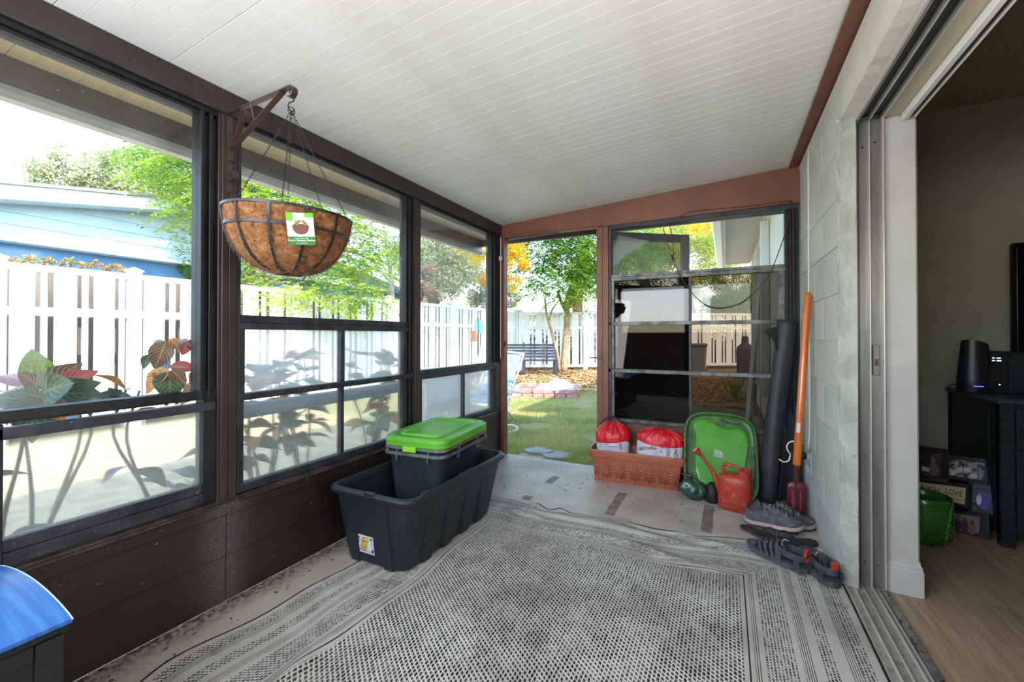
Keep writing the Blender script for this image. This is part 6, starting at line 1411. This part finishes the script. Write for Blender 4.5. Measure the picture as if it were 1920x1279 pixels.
def sandal(label, loc, rot, side):
    t = thing('sandal', label, 'sandal', loc, (0, 0, R(rot)), 'pair of dark grey sport sandals'); L = .285; st = outline(L, .108, side); up = lambda x: .012 * max(0, x / L - .7) / .3 + .004
    sole(MB(), st, -.004, .020, up, .002).build('sole', m_ss, t, world=False, smooth='auto'); sole(MB(), [(x, l - .002, r - .002) for x, l, r in st], .020, .027, up).build('footbed', m_out, t, world=False, smooth='auto')
    MB().add([(L + .002, y, z) for y in (-.02, .02) for z in (.01, .05)], []).v
    mb = MB(); rings = []
    for k in range(7):  # toe bumper
        tt_ = .84 + .15 * k / 6; e = math.sqrt(max(.03, 1 - ((tt_ - .62) / .40) ** 2)); rings.append([(L * tt_, .046 * e * math.cos(R(a)), .026 + .036 * e * math.sin(R(a))) for a in range(0, 181, 20)])
    mb.loft(rings); mb.build('toe_guard', m_ss, t, world=False, smooth=True)
    for k, x in enumerate((.215, .188, .160, .132)):
        mb = MB(); h = .050 + .009 * k; P = [(x - .028 + .03 * math.sin(R(a)), .047 * math.cos(R(a)), .024 + h * math.sin(R(a))) for a in range(0, 181, 15)]
        mb.sweep(P, [(-.0055, -.0015), (.0055, -.0015), (.0055, .0015), (-.0055, .0015)], up=(0, 0, 1)); mb2 = MB()
        rings = []
        for i, p in enumerate(P):
            p = Vector(p); n_ = Vector((0, p.y, p.z - .024)).normalized() * .0015; s_ = Vector((.0065, 0, 0)); rings.append([p - n_ - s_, p - n_ + s_, p + n_ + s_, p + n_ - s_])
        mb2.loft(rings).build('strap', m_sdk, t, world=False, smooth='auto')
    mb = MB()
    for k in range(4):
        x = .20 - .024 * k; mb.tube([(x, -.022, .066 + .006 * k), (x - .012, 0, .076 + .008 * k), (x - .022, .022, .072 + .006 * k)], .002, 5)
    mb.tube(smooth_path([(.12, 0, .098), (.10, .01, .118), (.088, 0, .112)], 4), .003, 6); mb.build('bungee_cord', m_grey, t, world=False, smooth=True)
    rings = []
    for k in range(17):  # ankle band round the heel
        a = R(-110 + 220 * k / 16); c, s = math.cos(a), math.sin(a); x = .075 - .068 * c; y = .042 * s; z = .062 + .006 * (1 - c); rings.append([(x + .002 * c, y - .002 * s, z - .014), (x - .002 * c, y + .002 * s, z - .014), (x - .002 * c, y + .002 * s, z + .014), (x + .002 * c, y - .002 * s, z + .014)])
    MB().loft(rings).build('heel_strap', m_sdk, t, world=False, smooth='auto')
    for s in (-1, 1):
        MB().loft([[(.03 + dx, s * .040, z) for dx in (-.012, .012)] + [(.03 + dx, s * .043, z) for dx in (.012, -.012)] for z in (.022, .055)]).build('side_strap', m_sdk, t, world=False)
        MB().loft([[(.112 + dx, s * (.045 - .004 * q), z) for dx in (-.014, .014)] + [(.112 + dx, s * (.048 - .004 * q), z) for dx in (.014, -.014)] for q, z in ((0, .022), (1, .078))]).build('side_strap', m_sdk, t, world=False)
    MB().loft([[(.012 + dx - .006 * q, y, z) for dx, y in ((-.004, -.012), (.006, -.012), (.006, .012), (-.004, .012))] for q, z in ((0, .066), (1, .098), (1.3, .108))]).build('pull_tab', m_rd, t, world=False, smooth='auto', label='small red heel pull tab')
    MB().cbox(-.002, .004, -.018, .018, .052, .070, .002).build('heel_patch', m_rd, t, world=False) if side > 0 else None
    return t
sandal('dark grey strappy sandal with red tab on the rug corner, farther left of the pair', (.335, 2.345, .008), 145, 1)
sandal('dark grey strappy sandal with red tab wedged between the other sandal and the wall', (.420, 2.265, .008), 112, -1)

# ================================================================ THINGS IN THE ROOM
m_dk = mat('black_wood', '#12171a', .45, col2='#1c2529', scale=6, stretch=(1, 1, 6), bump=.3, bscale=20)
dr = thing('dresser', 'black wooden dresser with wide drawers against the room wall', 'dresser', (1.9, 3.35, 0))
DX = 1.275; D0, D1 = 3.10, 3.70
MB().cbox(DX, 2.6, D0 + .03, D1, .06, .745, .004).build('body', m_dk, dr); MB().cbox(DX - .015, 2.62, D0, D1, .745, .772, .006).build('top', mat('black_wood_top', '#232c30', .35, col2='#39454a', scale=5, stretch=(8, 1, 1), bump=.2), dr)
for q in ((DX, DX + .05, D0 + .01, D0 + .06), (2.55, 2.6, D0 + .01, D0 + .06), (DX, DX + .05, D1 - .05, D1)): MB().cbox(*q, 0, .745, .003).build('leg', m_dk, dr)
for k in range(3):
    for x0 in (DX + .06, DX + .70):
        z0 = .10 + k * .215; f = MB().cbox(x0, x0 + .60, D0 + .012, D0 + .032, z0, z0 + .195, .005).build('drawer', m_dk, dr)
        MB().cbox(x0 + .02, x0 + .58, D0 + .006, D0 + .013, z0 + .165, z0 + .178, .002).cbox(x0 + .02, x0 + .58, D0 + .006, D0 + .013, z0 + .012, z0 + .022, .002).build('ridge', mat('black_wood_ridge', '#2a3337', .4), f)
MB().box(DX - .004, DX, D0 + .12, D1 - .06, .12, .70).build('side_panel', m_dk, dr)
def rp(px, py, Y):
    v = _F * 790 + _R * (px - 960) + np.array([0, 0, 1.]) * (630 - py); return np.array([0, 0, 1.1]) + v * Y / v[1]
m_spk = mat('black_gloss_cloth', '#111418', .4, col2='#181c20', scale=20)
p = rp(1827, 740, 3.42); s1 = thing('smart_speaker', 'tall black slanted smart speaker with a blue light strip on the dresser left end', 'speaker', (p[0], 3.42, .772))
mb = MB(); mb.loft([[(r * math.cos(2 * math.pi * k / 28), r * .8 * math.sin(2 * math.pi * k / 28), z + (.02 * math.cos(2 * math.pi * k / 28 + 2.4) if i == 4 else 0)) for k in range(28)] for i, (r, z) in enumerate(((.076, 0), (.079, .01), (.076, .08), (.064, .22), (.056, .285)))]); mb.build('body', m_spk, s1, world=False, smooth='auto')
MB().lathe([(.0775, .028), (.0785, .031), (.0785, .035), (.0775, .038)], 28, cap0=False, cap1=False).build('grille_ring', m_spk, s1, world=False)
MB().box(-.030, .012, -.0655, -.0625, .034, .040).build('light_strip', mat('blue_led', '#5a54d8', .4, emit=('#5048e0', 2.0)), s1, world=False)
p = rp(1862, 740, 3.44); s2 = thing('router', 'slim black upright router with small white lights beside the speaker', 'router', (p[0] - .005, 3.44, .772))
MB().cbox(-.035, .040, -.07, .07, 0, .235, .006).build('case', m_spk, s2, world=False); MB().cbox(-.035, .05, -.075, .0, .228, .240, .003).build('top_lip', m_spk, s2, world=False)
m_led = mat('white_led', '#cfd6dc', .4, emit=('#dfe8f0', 1.2))
MB().box(-.028, -.018, -.0725, -.0705, .20, .204).box(-.010, .006, -.0725, -.0705, .20, .204).box(-.028, -.018, -.0725, -.0705, .185, .189).box(-.010, .008, -.0725, -.0705, .185, .189).box(-.002, .004, -.0725, -.0705, .05, .055).build('light', m_led, s2, world=False)
p = rp(1880, 740, 3.46); s3 = thing('cable_box', 'wide black box standing between the router and the television', 'media box', (p[0] + .035, 3.47, .772)); MB().cbox(-.05, .06, -.09, .09, 0, .238, .006).build('case', m_spk, s3, world=False); MB().cbox(-.04, .05, -.092, -.088, .02, .22, .002).build('front', m_dk, s3, world=False)
tv = thing('television', 'large black flat television on the dresser at the right edge of the view', 'television', (2.05, 3.52, .772))
p = rp(1899, 600, 3.5); x0 = p[0]
MB().cbox(x0, x0 + 1.25, 3.50, 3.535, .80, 1.50 + .14, .008).build('case', mat('tv_gloss', '#0c0d0f', .2), tv)
MB().box(x0 + .02, x0 + 1.23, 3.496, 3.501, .84, 1.61).build('screen', mat('tv_screen', '#050607', .12), tv); MB().cbox(x0 + .1, x0 + .2, 3.42, 3.60, .772, .79, .003).cbox(x0 + .13, x0 + .16, 3.50, 3.53, .785, .82, .002).build('foot', m_spk, tv)
cw = thing('thin_cable', 'thin black cable curling off the left end of the dresser', 'cable', (DX, 3.6, .76))
MB().tube(smooth_path([(DX + .05, 3.60, .775), (DX - .02, 3.58, .80), (DX - .045, 3.56, .76), (DX - .04, 3.56, .60), (DX - .03, 3.58, .3)], 5), .003, 6).build('lead', m_black, cw, smooth=True)
# collage frame leaning
cf_a, cf_b = Vector((.905, 3.42, .0)), Vector((1.275, 3.18, .0)); dr_ = (cf_b - cf_a).normalized(); up_ = (Vector((0, 0, 1)) + Vector((-dr_.y, dr_.x, 0)) * .16).normalized(); nf = dr_.cross(up_).normalized()
cf = thing('collage_frame', 'black multi-opening picture frame with family photos and a cream word sign', 'picture frame', tuple(cf_a))
def pixel_on(px, py):
    v = Vector(_F * 790 + _R * (px - 960) + np.array([0, 0, 1.]) * (630 - py)); o = Vector((0, 0, 1.1)); t_ = (cf_a - o).dot(nf) / v.dot(nf); p = o + v * t_ - cf_a; return (p.dot(dr_), p.dot(up_))
def quad(name, px, m, o, par=None, th=.002):
    pts = [pixel_on(*q) for q in px]; return MB().prism(pts[::-1] if False else pts, th, (cf_a + nf * o, dr_, up_, nf)).build(name, m, par or cf)
m_fr = mat('frame_black', '#0d0f10', .35)
s_ = 6.089; Zq = lambda x, y: (1700 + x / s_, 830 + y / s_)
for q in (((20, 20), (460, 75), (452, 410), (20, 385)), ((455, 130), (925, 195), (915, 470), (440, 405)), ((-30, 400), (745, 480), (725, 760), (-40, 600)), ((700, 440), (1050, 490), (1030, 830), (690, 780)), ((455, 760), (930, 820), (940, 1100), (430, 1050))):
    quad('frame', [Zq(*p) for p in q], m_fr, 0, None, .014)
m_ph = [mat('photo_a', '#4d3b35', .5, col2='#1e1c1f', scale=34, lo=.45, hi=.55), mat('photo_b', '#8d8582', .5, col2='#201e20', scale=42, lo=.46, hi=.56), mat('photo_c', '#4a4468', .5, col2='#241f26', scale=36, lo=.45, hi=.55), mat('photo_d', '#7d6258', .5, col2='#6a524a', scale=30)]
pa_ = quad('photo', [Zq(*p) for p in ((165, 105), (400, 130), (380, 395), (160, 375))], m_ph[0], .0145); pb_ = quad('photo', [Zq(*p) for p in ((490, 180), (890, 235), (875, 430), (480, 370))], m_ph[1], .0145)
pc_ = quad('photo', [Zq(*p) for p in ((755, 465), (1005, 505), (975, 805), (740, 775))], m_ph[2], .0145); pd_ = quad('photo', [Zq(*p) for p in ((480, 790), (830, 845), (815, 1030), (475, 985))], m_ph[3], .0145)
def blob(cx, cy, rx, ry, c, par, o=.0170, nm='figure'):
    quad(nm, [Zq(cx + rx * math.cos(R(a)), cy + ry * math.sin(R(a))) for a in range(0, 360, 40)], mat('fig_' + c[1:], c, .6), o, par, .0004)
for cx, cy, c in ((515, 850, '#1d1715'), (575, 860, '#6b4438'), (655, 880, '#3a2420'), (740, 905, '#4a2e28')): blob(cx, cy + 70, 45, 75, '#241d20' if cx != 740 else '#7a4038', pd_); blob(cx, cy, 24, 28, c, pd_, .0175)
for cx, cy in ((530, 290), (600, 265), (685, 265), (760, 330)): blob(cx, cy + 45, 42, 38, '#b9b0ac', pb_); blob(cx, cy, 20, 22, '#5c5450', pb_, .0175)
blob(880, 660, 62, 110, '#4a489a', pc_); blob(820, 650, 32, 60, '#c9c4c0', pc_, .0172); blob(885, 530, 24, 26, '#5a3a3a', pc_, .0175); blob(820, 595, 18, 20, '#a88878', pc_, .0176)
blob(310, 310, 60, 75, '#7a5a48', pa_); blob(305, 205, 26, 30, '#8a6450', pa_, .0175); blob(215, 240, 45, 80, '#2b2a30', pa_); quad('figure', [Zq(*p) for p in ((180, 265), (262, 290), (252, 335), (168, 315))], mat('fig_c9b9a0', '#c9b9a0', .6), .018, pa_, .0004)
sg = quad('sign', [Zq(*p) for p in ((-260, 395), (672, 515), (655, 705), (-270, 470))], mat('cream_sign', '#c9b487', .6, col2='#b8a478', scale=6), .0145)
Mf = Matrix((dr_, up_, nf)).transposed(); u1, v1 = pixel_on(*Zq(530, 555)); u2, v2 = pixel_on(*Zq(265, 520)); m_let = mat('letter_black', '#15110d', .5)
def ftext(s, sz, q, xs=1., rot=0):
    u, v = pixel_on(*Zq(*q)); e = (Mf @ Matrix.Rotation(R(rot), 3, 'Z')).to_euler(); text('lettering', s, sz, m_let, sg, (dr_ * u + up_ * v + nf * .0175), e, .0003, xs=xs)
ftext('LOVE', .042, (535, 568), .70, 0); ftext('LAUGH', .042, (240, 525), .70, 0); ftext('LIVE', .042, (-20, 480), .70, 0); ftext('beyond words', .019, (525, 632), .85, 0); ftext('every moment', .019, (255, 590), .85, 0)
m_gp = mat('green_glaze', '#2f6a22', .25, col2='#234f1a', scale=5, coat=.4)
gp = thing('glazed_pot', 'green glazed pot with embossed fern fronds on the wood floor beside the door jamb', 'pot', (.945, 3.03, .001))
MB().lathe([(.075, 0), (.092, .01), (.108, .06), (.114, .12), (.113, .20), (.110, .245), (.107, .249), (.102, .246), (.103, .20), (.104, .12), (.09, .03), (.01, .02)], 36).build('body', m_gp, gp, world=False, smooth=True)
mb = MB()
for b_ in range(7):
    a0 = R(-160 + b_ * 48)
    pts = [(a0 + .35 * t_ ** 1.3, .03 + .19 * t_) for t_ in [k / 7 for k in range(8)]]; F_ = lambda a, z: (.115 * math.cos(a), .115 * math.sin(a), z)
    mb.tube([F_(*p) for p in pts], .002, 5)
    for k, (a, z) in enumerate(pts[1:]):
        for s in (-1, 1): mb.tube([F_(a, z), F_(a + s * .16, z + .022), F_(a + s * .26, z + .030 - .008)], .0018, 4)
mb.build('fern_relief', mat('green_glaze_light', '#4f9a35', .3), gp, world=False, smooth=True)

# ================================================================ YARD FURNITURE
m_bn = mat('navy_slats', '#2a3040', .5, col2='#1f2430', scale=5)
pb0, pb1 = at(925, 694, 12.3), at(1046, 694, 12.3); ang = math.atan2(pb1[1] - pb0[1], pb1[0] - pb0[0])
bn = thing('garden_bench', 'dark navy slatted garden bench against the back fence left of the tree', 'bench', ((pb0[0] + pb1[0]) / 2, (pb0[1] + pb1[1]) / 2, -.05), (0, 0, ang)); HL = .93
for k in range(5): MB().cbox(-HL, HL, -.28 + k * .095, -.205 + k * .095, .43, .455, .004).build('seat_slat', m_bn, bn, world=False)
for k in range(5): MB().cbox(-HL, HL, .215 + k * .022, .235 + k * .022, .50 + k * .085, .565 + k * .085, .004).build('back_slat', m_bn, bn, world=False)
for x in (-.86, -.05, .55, .86):
    if x != .55:
        MB().cbox(x - .04, x + .04, -.27, -.19, -.0, .43, .005).build('leg', m_bn, bn, world=False); MB().cbox(x - .04, x + .04, .13, .21, -.0, .43, .005).build('leg', m_bn, bn, world=False); MB().cbox(x - .035, x + .035, -.19, .13, .38, .43, .004).build('seat_rail', m_bn, bn, world=False)
    MB().obox((x, .20, .40), (x, .345, .95), .07, .03, up=(0, 1, 0)).build('back_brace', m_bn, bn, world=False)
# stacked brick planter bed
A_, B_ = Vector((-3.60, 7.05, -.055)), Vector((-2.42, 7.42, -.055)); ang = math.atan2(B_.y - A_.y, B_.x - A_.x); Lb = (B_ - A_).length; Db = 1.05
bp_ = thing('brick_planter', 'low rectangular planter bed stacked from pinkish bricks in the lawn', 'planter bed', tuple(A_), (0, 0, ang))
m_brick = mat('pink_brick', '#b58d86', .85, col2='#9c736c', scale=9, bump=.4, bscale=40, rand=.22); bl_ = Lb / 6; bm = pmesh(MB().cbox(.003, bl_ - .006, 0, .09, 0, .078, .006), 'brick', m_brick)
for c in range(2):
    for k in range(6):
        for yy in (0, Db - .09):
            o_ = piece('brick', bm, bp_, (k * bl_ + (.0 if c == 0 else -.03 * (k % 2)) , yy + rng.uniform(-.006, .006), c * .083 + .0), (0, 0, rng.uniform(-.02, .02)))
    for k in range(5):
        for xx in (.09, Lb): piece('brick', bm, bp_, (xx + rng.uniform(-.005, .005), .10 + k * .172, c * .083), (0, 0, math.pi / 2 + rng.uniform(-.03, .03)), (.84, 1, 1))
MB().box(.09, Lb - .09, .09, Db - .09, 0, .09).build('soil', mat('dry_soil', '#7a6650', .95, bump=.8, bscale=30), bp_, world=False)
cb_ = thing('white_sheet', 'crumpled white plastic sheet lying inside the brick planter bed', 'plastic sheet', (-2.95, 7.75, .04), (0, 0, ang))
mb = MB(); n = 22
for j in range(n):
    for i in range(n):
        x, y = -.42 + .84 * i / (n - 1), -.28 + .56 * j / (n - 1); e = min(i, j, n - 1 - i, n - 1 - j) / 6; z = .02 + min(1, e) * (.05 + .10 * (noise.noise(Vector((x * 5, y * 5, 2))) + .4) + .05 * noise.noise(Vector((x * 16, y * 16, 4))) + .14 * math.exp(-((x - .02) / .13) ** 2 - ((y - .05) / .13) ** 2)); mb.v.append((x, y, z))
mb.f = [(j * n + i, j * n + i + 1, (j + 1) * n + i + 1, (j + 1) * n + i) for j in range(n - 1) for i in range(n - 1)]
mb.build('film', mat('white_film', '#b9bac0', .4, bump=.5, bscale=30), cb_, world=False, smooth=True)
# folding lawn chair seen past the door post
m_wt = mat('white_tube', '#d9dcdc', .35); m_bf = mat('blue_strap_fabric', '#7fa9c4', .7, col2='#d4dfe2', scale=4, lo=.47, hi=.53, stretch=(1, 1, 3))
def P3(px, py, ax): return tuple(at(px, py, ax))
lc = thing('folding_chair', 'white tubed folding lawn chair with blue and white fabric beside the doorway post', 'chair', tuple(at(940, 790, 6.0) * np.array([1, 1, 0]) + np.array([0, 0, -.055])))
bk_ = [P3(948, 745, 5.55), P3(968, 668, 5.8), P3(978, 658, 5.85), P3(975, 655, 6.0)]
q0, q1, q2, q3 = at(893, 742, 5.9), at(957, 742, 5.55), at(982, 664, 5.75), at(920, 658, 6.1)
MB().tube(smooth_path([q0, q0 * .1 + q3 * .9, q3 * .9 + q2 * .1, q2 * .9 + q3 * .1, q1 * .1 + q2 * .9, q1], 6), .014, 8).build('back_frame', m_wt, lc, smooth=True)
fb = [q0 + (q1 - q0) * .06, q1 - (q1 - q0) * .06, q2 - (q2 - q3) * .06 - (q2 - q1) * .04, q3 + (q2 - q3) * .06 - (q3 - q0) * .04]; mb = MB(); n = 12
for j in range(n):
    for i in range(n):
        a_ = fb[0] + (fb[1] - fb[0]) * i / (n - 1); b_ = fb[3] + (fb[2] - fb[3]) * i / (n - 1); p = a_ + (b_ - a_) * j / (n - 1); mb.v.append(tuple(p + np.array([0, .02 * math.sin(math.pi * i / 11), 0])))
mb.f = [(j * n + i, j * n + i + 1, (j + 1) * n + i + 1, (j + 1) * n + i) for j in range(n - 1) for i in range(n - 1)]; mb.build('back_fabric', m_bf, lc, smooth=True, solid=.004)
s0, s1 = at(875, 752, 5.3), at(940, 760, 5.0)
MB().add([tuple(p) for p in (q0, q1, s1, s0)], [(0, 1, 2, 3)]).build('seat_fabric', m_bf, lc, solid=.004)
def gl(p): p = np.array(p); return (p[0], p[1], -.045)
MB().tube([q1, s1], .014, 8).tube([q0, s0], .014, 8).build('seat_frame', m_wt, lc, smooth=True)
for a_, b_ in ((q1, s1), (q0, s0)):
    MB().tube([a_ + (a_ - np.array(b_)) * .1, gl(b_ + (b_ - a_) * .15)], .013, 8).build('leg', m_wt, lc, smooth=True); MB().tube([b_, gl(a_ + (a_ - b_) * .5)], .013, 8).build('leg', m_wt, lc, smooth=True)
MB().tube([P3(945, 728, 5.5), P3(975, 736, 5.45)], .014, 8).build('arm_rest', m_wt, lc)
MB().tube(smooth_path([gl(at(905, 770, 5.3)), gl(at(960, 772, 5.4)), gl(at(968, 782, 5.1)), gl(at(930, 792, 4.9))], 5), .014, 8).build('foot_rail', m_wt, lc, smooth=True)
# round white patio table and chair, hazy behind the corner window
c_ = at(832, 712, 5.1); pt = thing('patio_table', 'round white patio table outside the corner window', 'table', (c_[0], c_[1], -.055))
MB().lathe([(.01, .70), (.46, .70), (.50, .712), (.50, .735), (.48, .742), (.01, .744)], 40).build('table_top', m_wt, pt, world=False, smooth='auto')
for k in range(4):
    a = R(45 + 90 * k); MB().tube(smooth_path([(.32 * math.cos(a), .32 * math.sin(a), .70), (.24 * math.cos(a), .24 * math.sin(a), .45), (.30 * math.cos(a), .30 * math.sin(a), .2), (.42 * math.cos(a), .42 * math.sin(a), 0)], 4), .020, 8).build('leg', m_wt, pt, world=False, smooth=True)
c_ = at(838, 740, 4.3); ch = thing('patio_chair', 'white plastic patio chair tucked by the round table', 'chair', (c_[0], c_[1], -.055), (0, 0, R(40)))
MB().loft([rr3(.22, .21, .06, .42), rr3(.23, .22, .06, .43), rr3(.22, .21, .06, .445)]).build('seat', m_wt, ch, world=False, smooth='auto')
MB().loft([[(x, -.20 - .06 * q - .03 * math.cos(x * 6), .44 + .40 * q) for x in (-.21, -.1, 0, .1, .21)] + [(x, -.215 - .06 * q - .03 * math.cos(x * 6), .44 + .40 * q) for x in (.21, .1, 0, -.1, -.21)] for q in (0, .5, 1)]).build('backrest', m_wt, ch, world=False, smooth='auto')
for sx in (-1, 1):
    for sy in (-1, 1): MB().tube([(sx * .20, sy * .18, .43), (sx * .24, sy * .23, 0)], .02, 8).build('leg', m_wt, ch, world=False)
    MB().tube(smooth_path([(sx * .22, -.22, .66), (sx * .26, 0, .66), (sx * .25, .18, .64), (sx * .23, .2, .43)], 4), .018, 8).build('arm_rest', m_wt, ch, world=False, smooth=True)
# closed white umbrella
c_ = at(921, 690, 7.2); um = thing('closed_umbrella', 'closed white patio umbrella rising like a narrow cone behind the corner window', 'umbrella', (c_[0], c_[1], -.055))
zt = at(921, 572, 7.2)[2] + .055; zb = at(921, 690, 7.2)[2] + .055
MB().loft([[((r * (1 + .14 * math.sin(a * 8))) * math.cos(a), r * (1 + .14 * math.sin(a * 8)) * math.sin(a), z) for a in [2 * math.pi * k / 48 for k in range(48)]] for r, z in ((.25, zb), (.23, zb + .1), (.14, zb + (zt - zb) * .5), (.06, zt - .2), (.012, zt))], False, True).build('canopy', mat('umbrella_cloth', '#e0dcd8', .7), um, world=False, smooth=True)
MB().tube([(0, 0, .05), (0, 0, zt + .03)], .02, 10).build('pole', m_wt, um, world=False); MB().lathe([(.26, 0), (.26, .04), (.1, .07), (.03, .09)], 24).build('base', m_wt, um, world=False, smooth='auto')
c_ = at(897, 622, 9.2); gf = thing('garden_ornament', 'small teal and orange garden ornament hanging before the left fence', 'ornament', (c_[0], c_[1], -.055)); zz = c_[2] + .055
MB().tube([(0, 0, 0), (0, 0, zz + .30)], .010, 6).build('stake', m_iron, gf, world=False)
MB().loft([[(x, y, zz + z) for x, y in ((-.10, 0), (.10, 0), (.10, .01), (-.10, .01))] for z in (-.05, .25)]).build('teal_panel', mat('teal_paint', '#3f9a9a', .6, col2='#8ac0b8', scale=14), gf, world=False); MB().loft([[(x, y - .01, zz + z) for x, y in ((-.2, 0), (-.03, 0), (-.03, .01), (-.2, .01))] for z in (-.22, .02)]).build('orange_panel', mat('orange_paint', '#c98a6a', .6, col2='#b56a50', scale=14), gf, world=False)
# grey pipe outside the middle window
gpp = thing('grey_pipe', 'thick grey horizontal pipe outside the lower panes of the middle window', 'pipe', (-1.97, 1.6, .755))
MB().tube([(-1.985, 1.05, .752), (-1.985, 2.26, .752)], .036, 16).build('pipe_run', mat('grey_pvc', '#5f6a70', .45), gpp, smooth=True)
MB().cbox(-1.99, -1.953, 1.035, 1.052, .70, .80, .002).cbox(-1.99, -1.953, 2.255, 2.268, .70, .80, .002).build('bracket', m_alu, gpp)
# swung-open screen door, seen through the end window
Hd = Vector((-.925, YB + .085, -.02)); da = R(36)
sd = thing('screen_door', 'brown framed screen door swung open outside behind the end window', 'door', tuple(Hd), (0, 0, da)); m_dr = mat('door_frame_dark', '#3a3231', .45, col2='#2c2625', scale=6)
Wd = .80
MB().cbox(0, .06, 0, .028, .02, 2.0, .003).build('stile', m_dr, sd, world=False); MB().cbox(Wd - .075, Wd, 0, .028, .02, 2.0, .003).build('stile', m_dr, sd, world=False)
for z0, z1 in ((1.93, 2.0), (1.50, 1.55), (.02, .12)): MB().cbox(.06, Wd - .075, .002, .026, z0, z1, .003).build('rail', m_dr, sd, world=False)
MB().cbox(.06, Wd - .075, .008, .016, .12, 1.50, .001).build('kick_panel', mat('door_kick_panel', '#352d2c', .5), sd, world=False)
MB().box(.06, Wd - .075, .0135, .0145, 1.55, 1.93).build('screen_mesh', mat_pane('screen_mesh', (.62, .6, .58), .0, .03, (.2, .2, .2)), sd, world=False)
MB().prism([(.02, 1.62), (.14, 1.97), (.42, 1.93), (.20, 1.80)], .002, ((0, -.004, 0), (1, 0, 0), (0, 0, 1), (0, -1, 0))).build('torn_screen', mat_pane('torn_screen', (.75, .75, .75), .02, .5, (.85, .85, .85)), sd, world=False)
# ladder and boards leaning on the house wall
lx0, lx1 = Vector((.30, 6.15, -.05)), Vector((.43, 6.55, 2.0))
la = thing('ladder', 'pale metal ladder leaning on the house wall, seen through the tinted panes', 'ladder', tuple(lx0)); m_ld = mat('pale_metal', '#b5b0a6', .4, .3)
for off in (-.0, .34): MB().obox(lx0 + Vector((-.05 - .0, off, 0)), lx1 + Vector((0, off * .9, 0)), .03, .06).build('side_rail', m_ld, la)
for k in range(7):
    p = lx0 + (lx1 - lx0) * (k + .5) / 7.2 + Vector((-.045 * (1 - k / 7), 0, 0)); MB().tube([p, p + Vector((0, .32, 0))], .014, 6).build('rung', m_ld, la)
lb_ = thing('leaning_board', 'weathered brown board leaning on the house wall behind the ladder', 'board', (.36, 7.1, -.05)); MB().obox((.36, 7.05, -.05), (.435, 7.5, 1.05), .04, .16, up=(0, 1, 0)).build('plank', mat('weathered_board', '#7d6a58', .85, col2='#65564a', scale=6, stretch=(1, 1, .2)), lb_)
m_yl = mat_leaf('yucca_leaves', ['#7d9a3f', '#a3b84e', '#c9c86a'], 2, .3)
yu = thing('yucca_plant', 'spiky pale green yucca by the house wall, seen through the tinted panes', 'plant', (.15, 8.2, -.05)); V = []; F = []
for k in range(26):
    a = rng.uniform(0, 6.28); el = rng.uniform(.25, 1.35); L = rng.uniform(.45, .8); d = np.array([math.cos(a) * math.cos(el), math.sin(a) * math.cos(el), math.sin(el)]); s = np.cross(d, [0, 0, 1]); s /= np.linalg.norm(s)
    b = [np.array([0, 0, .05]), d * L * .5 + [0, 0, .05], d * L + [0, 0, -.10]]; mb = MB(); mb.add([b[0] - s * .012, b[0] + s * .012, b[1] + s * .02, b[1] - s * .02, b[2]], [(0, 1, 2, 3), (3, 2, 4)]); mb.build('leaf', m_yl, yu, world=False, solid=.002)
MB().lathe([(.05, 0), (.06, .06), (.03, .10)], 12).build('crown', m_yl, yu, world=False)
bi = thing('rubbish_bin', 'grey wheeled bin standing before the back fence, seen through the tinted panes', 'bin', tuple(at(1305, 702, 12.5) * np.array([1, 1, 0]) + np.array([0, 0, -.055])))
MB().loft([rr3(.24, .24, .05, .02), rr3(.29, .29, .05, .85)]).build('body', mat('bin_grey', '#6a676b', .6), bi, world=False, smooth='auto'); MB().loft([rr3(.31, .31, .05, .85), rr3(.32, .32, .05, .88), rr3(.28, .28, .05, .93)]).build('lid', mat('bin_lid', '#58555a', .6), bi, world=False, smooth='auto')
for s in (-1, 1): MB().tube([(s * .22, .22, .09), (s * .27, .22, .09)], .09, 14).build('wheel', m_black, bi, world=False)
gr = thing('kettle_grill', 'dark covered grill standing by the fence behind the yucca', 'grill', tuple(at(1397, 690, 11.5) * np.array([1, 1, 0]) + np.array([0, 0, -.055])))
MB().loft([rr3(.20, .18, .05, .0), rr3(.21, .19, .05, .75), rr3(.19, .17, .05, .85), rr3(.09, .09, .04, .95), rr3(.08, .08, .03, 1.12), rr3(.04, .04, .02, 1.15)]).build('cover', mat('grill_cover', '#3d3b40', .6, bump=.5, bscale=12, bdist=.02), gr, world=False, smooth='auto')
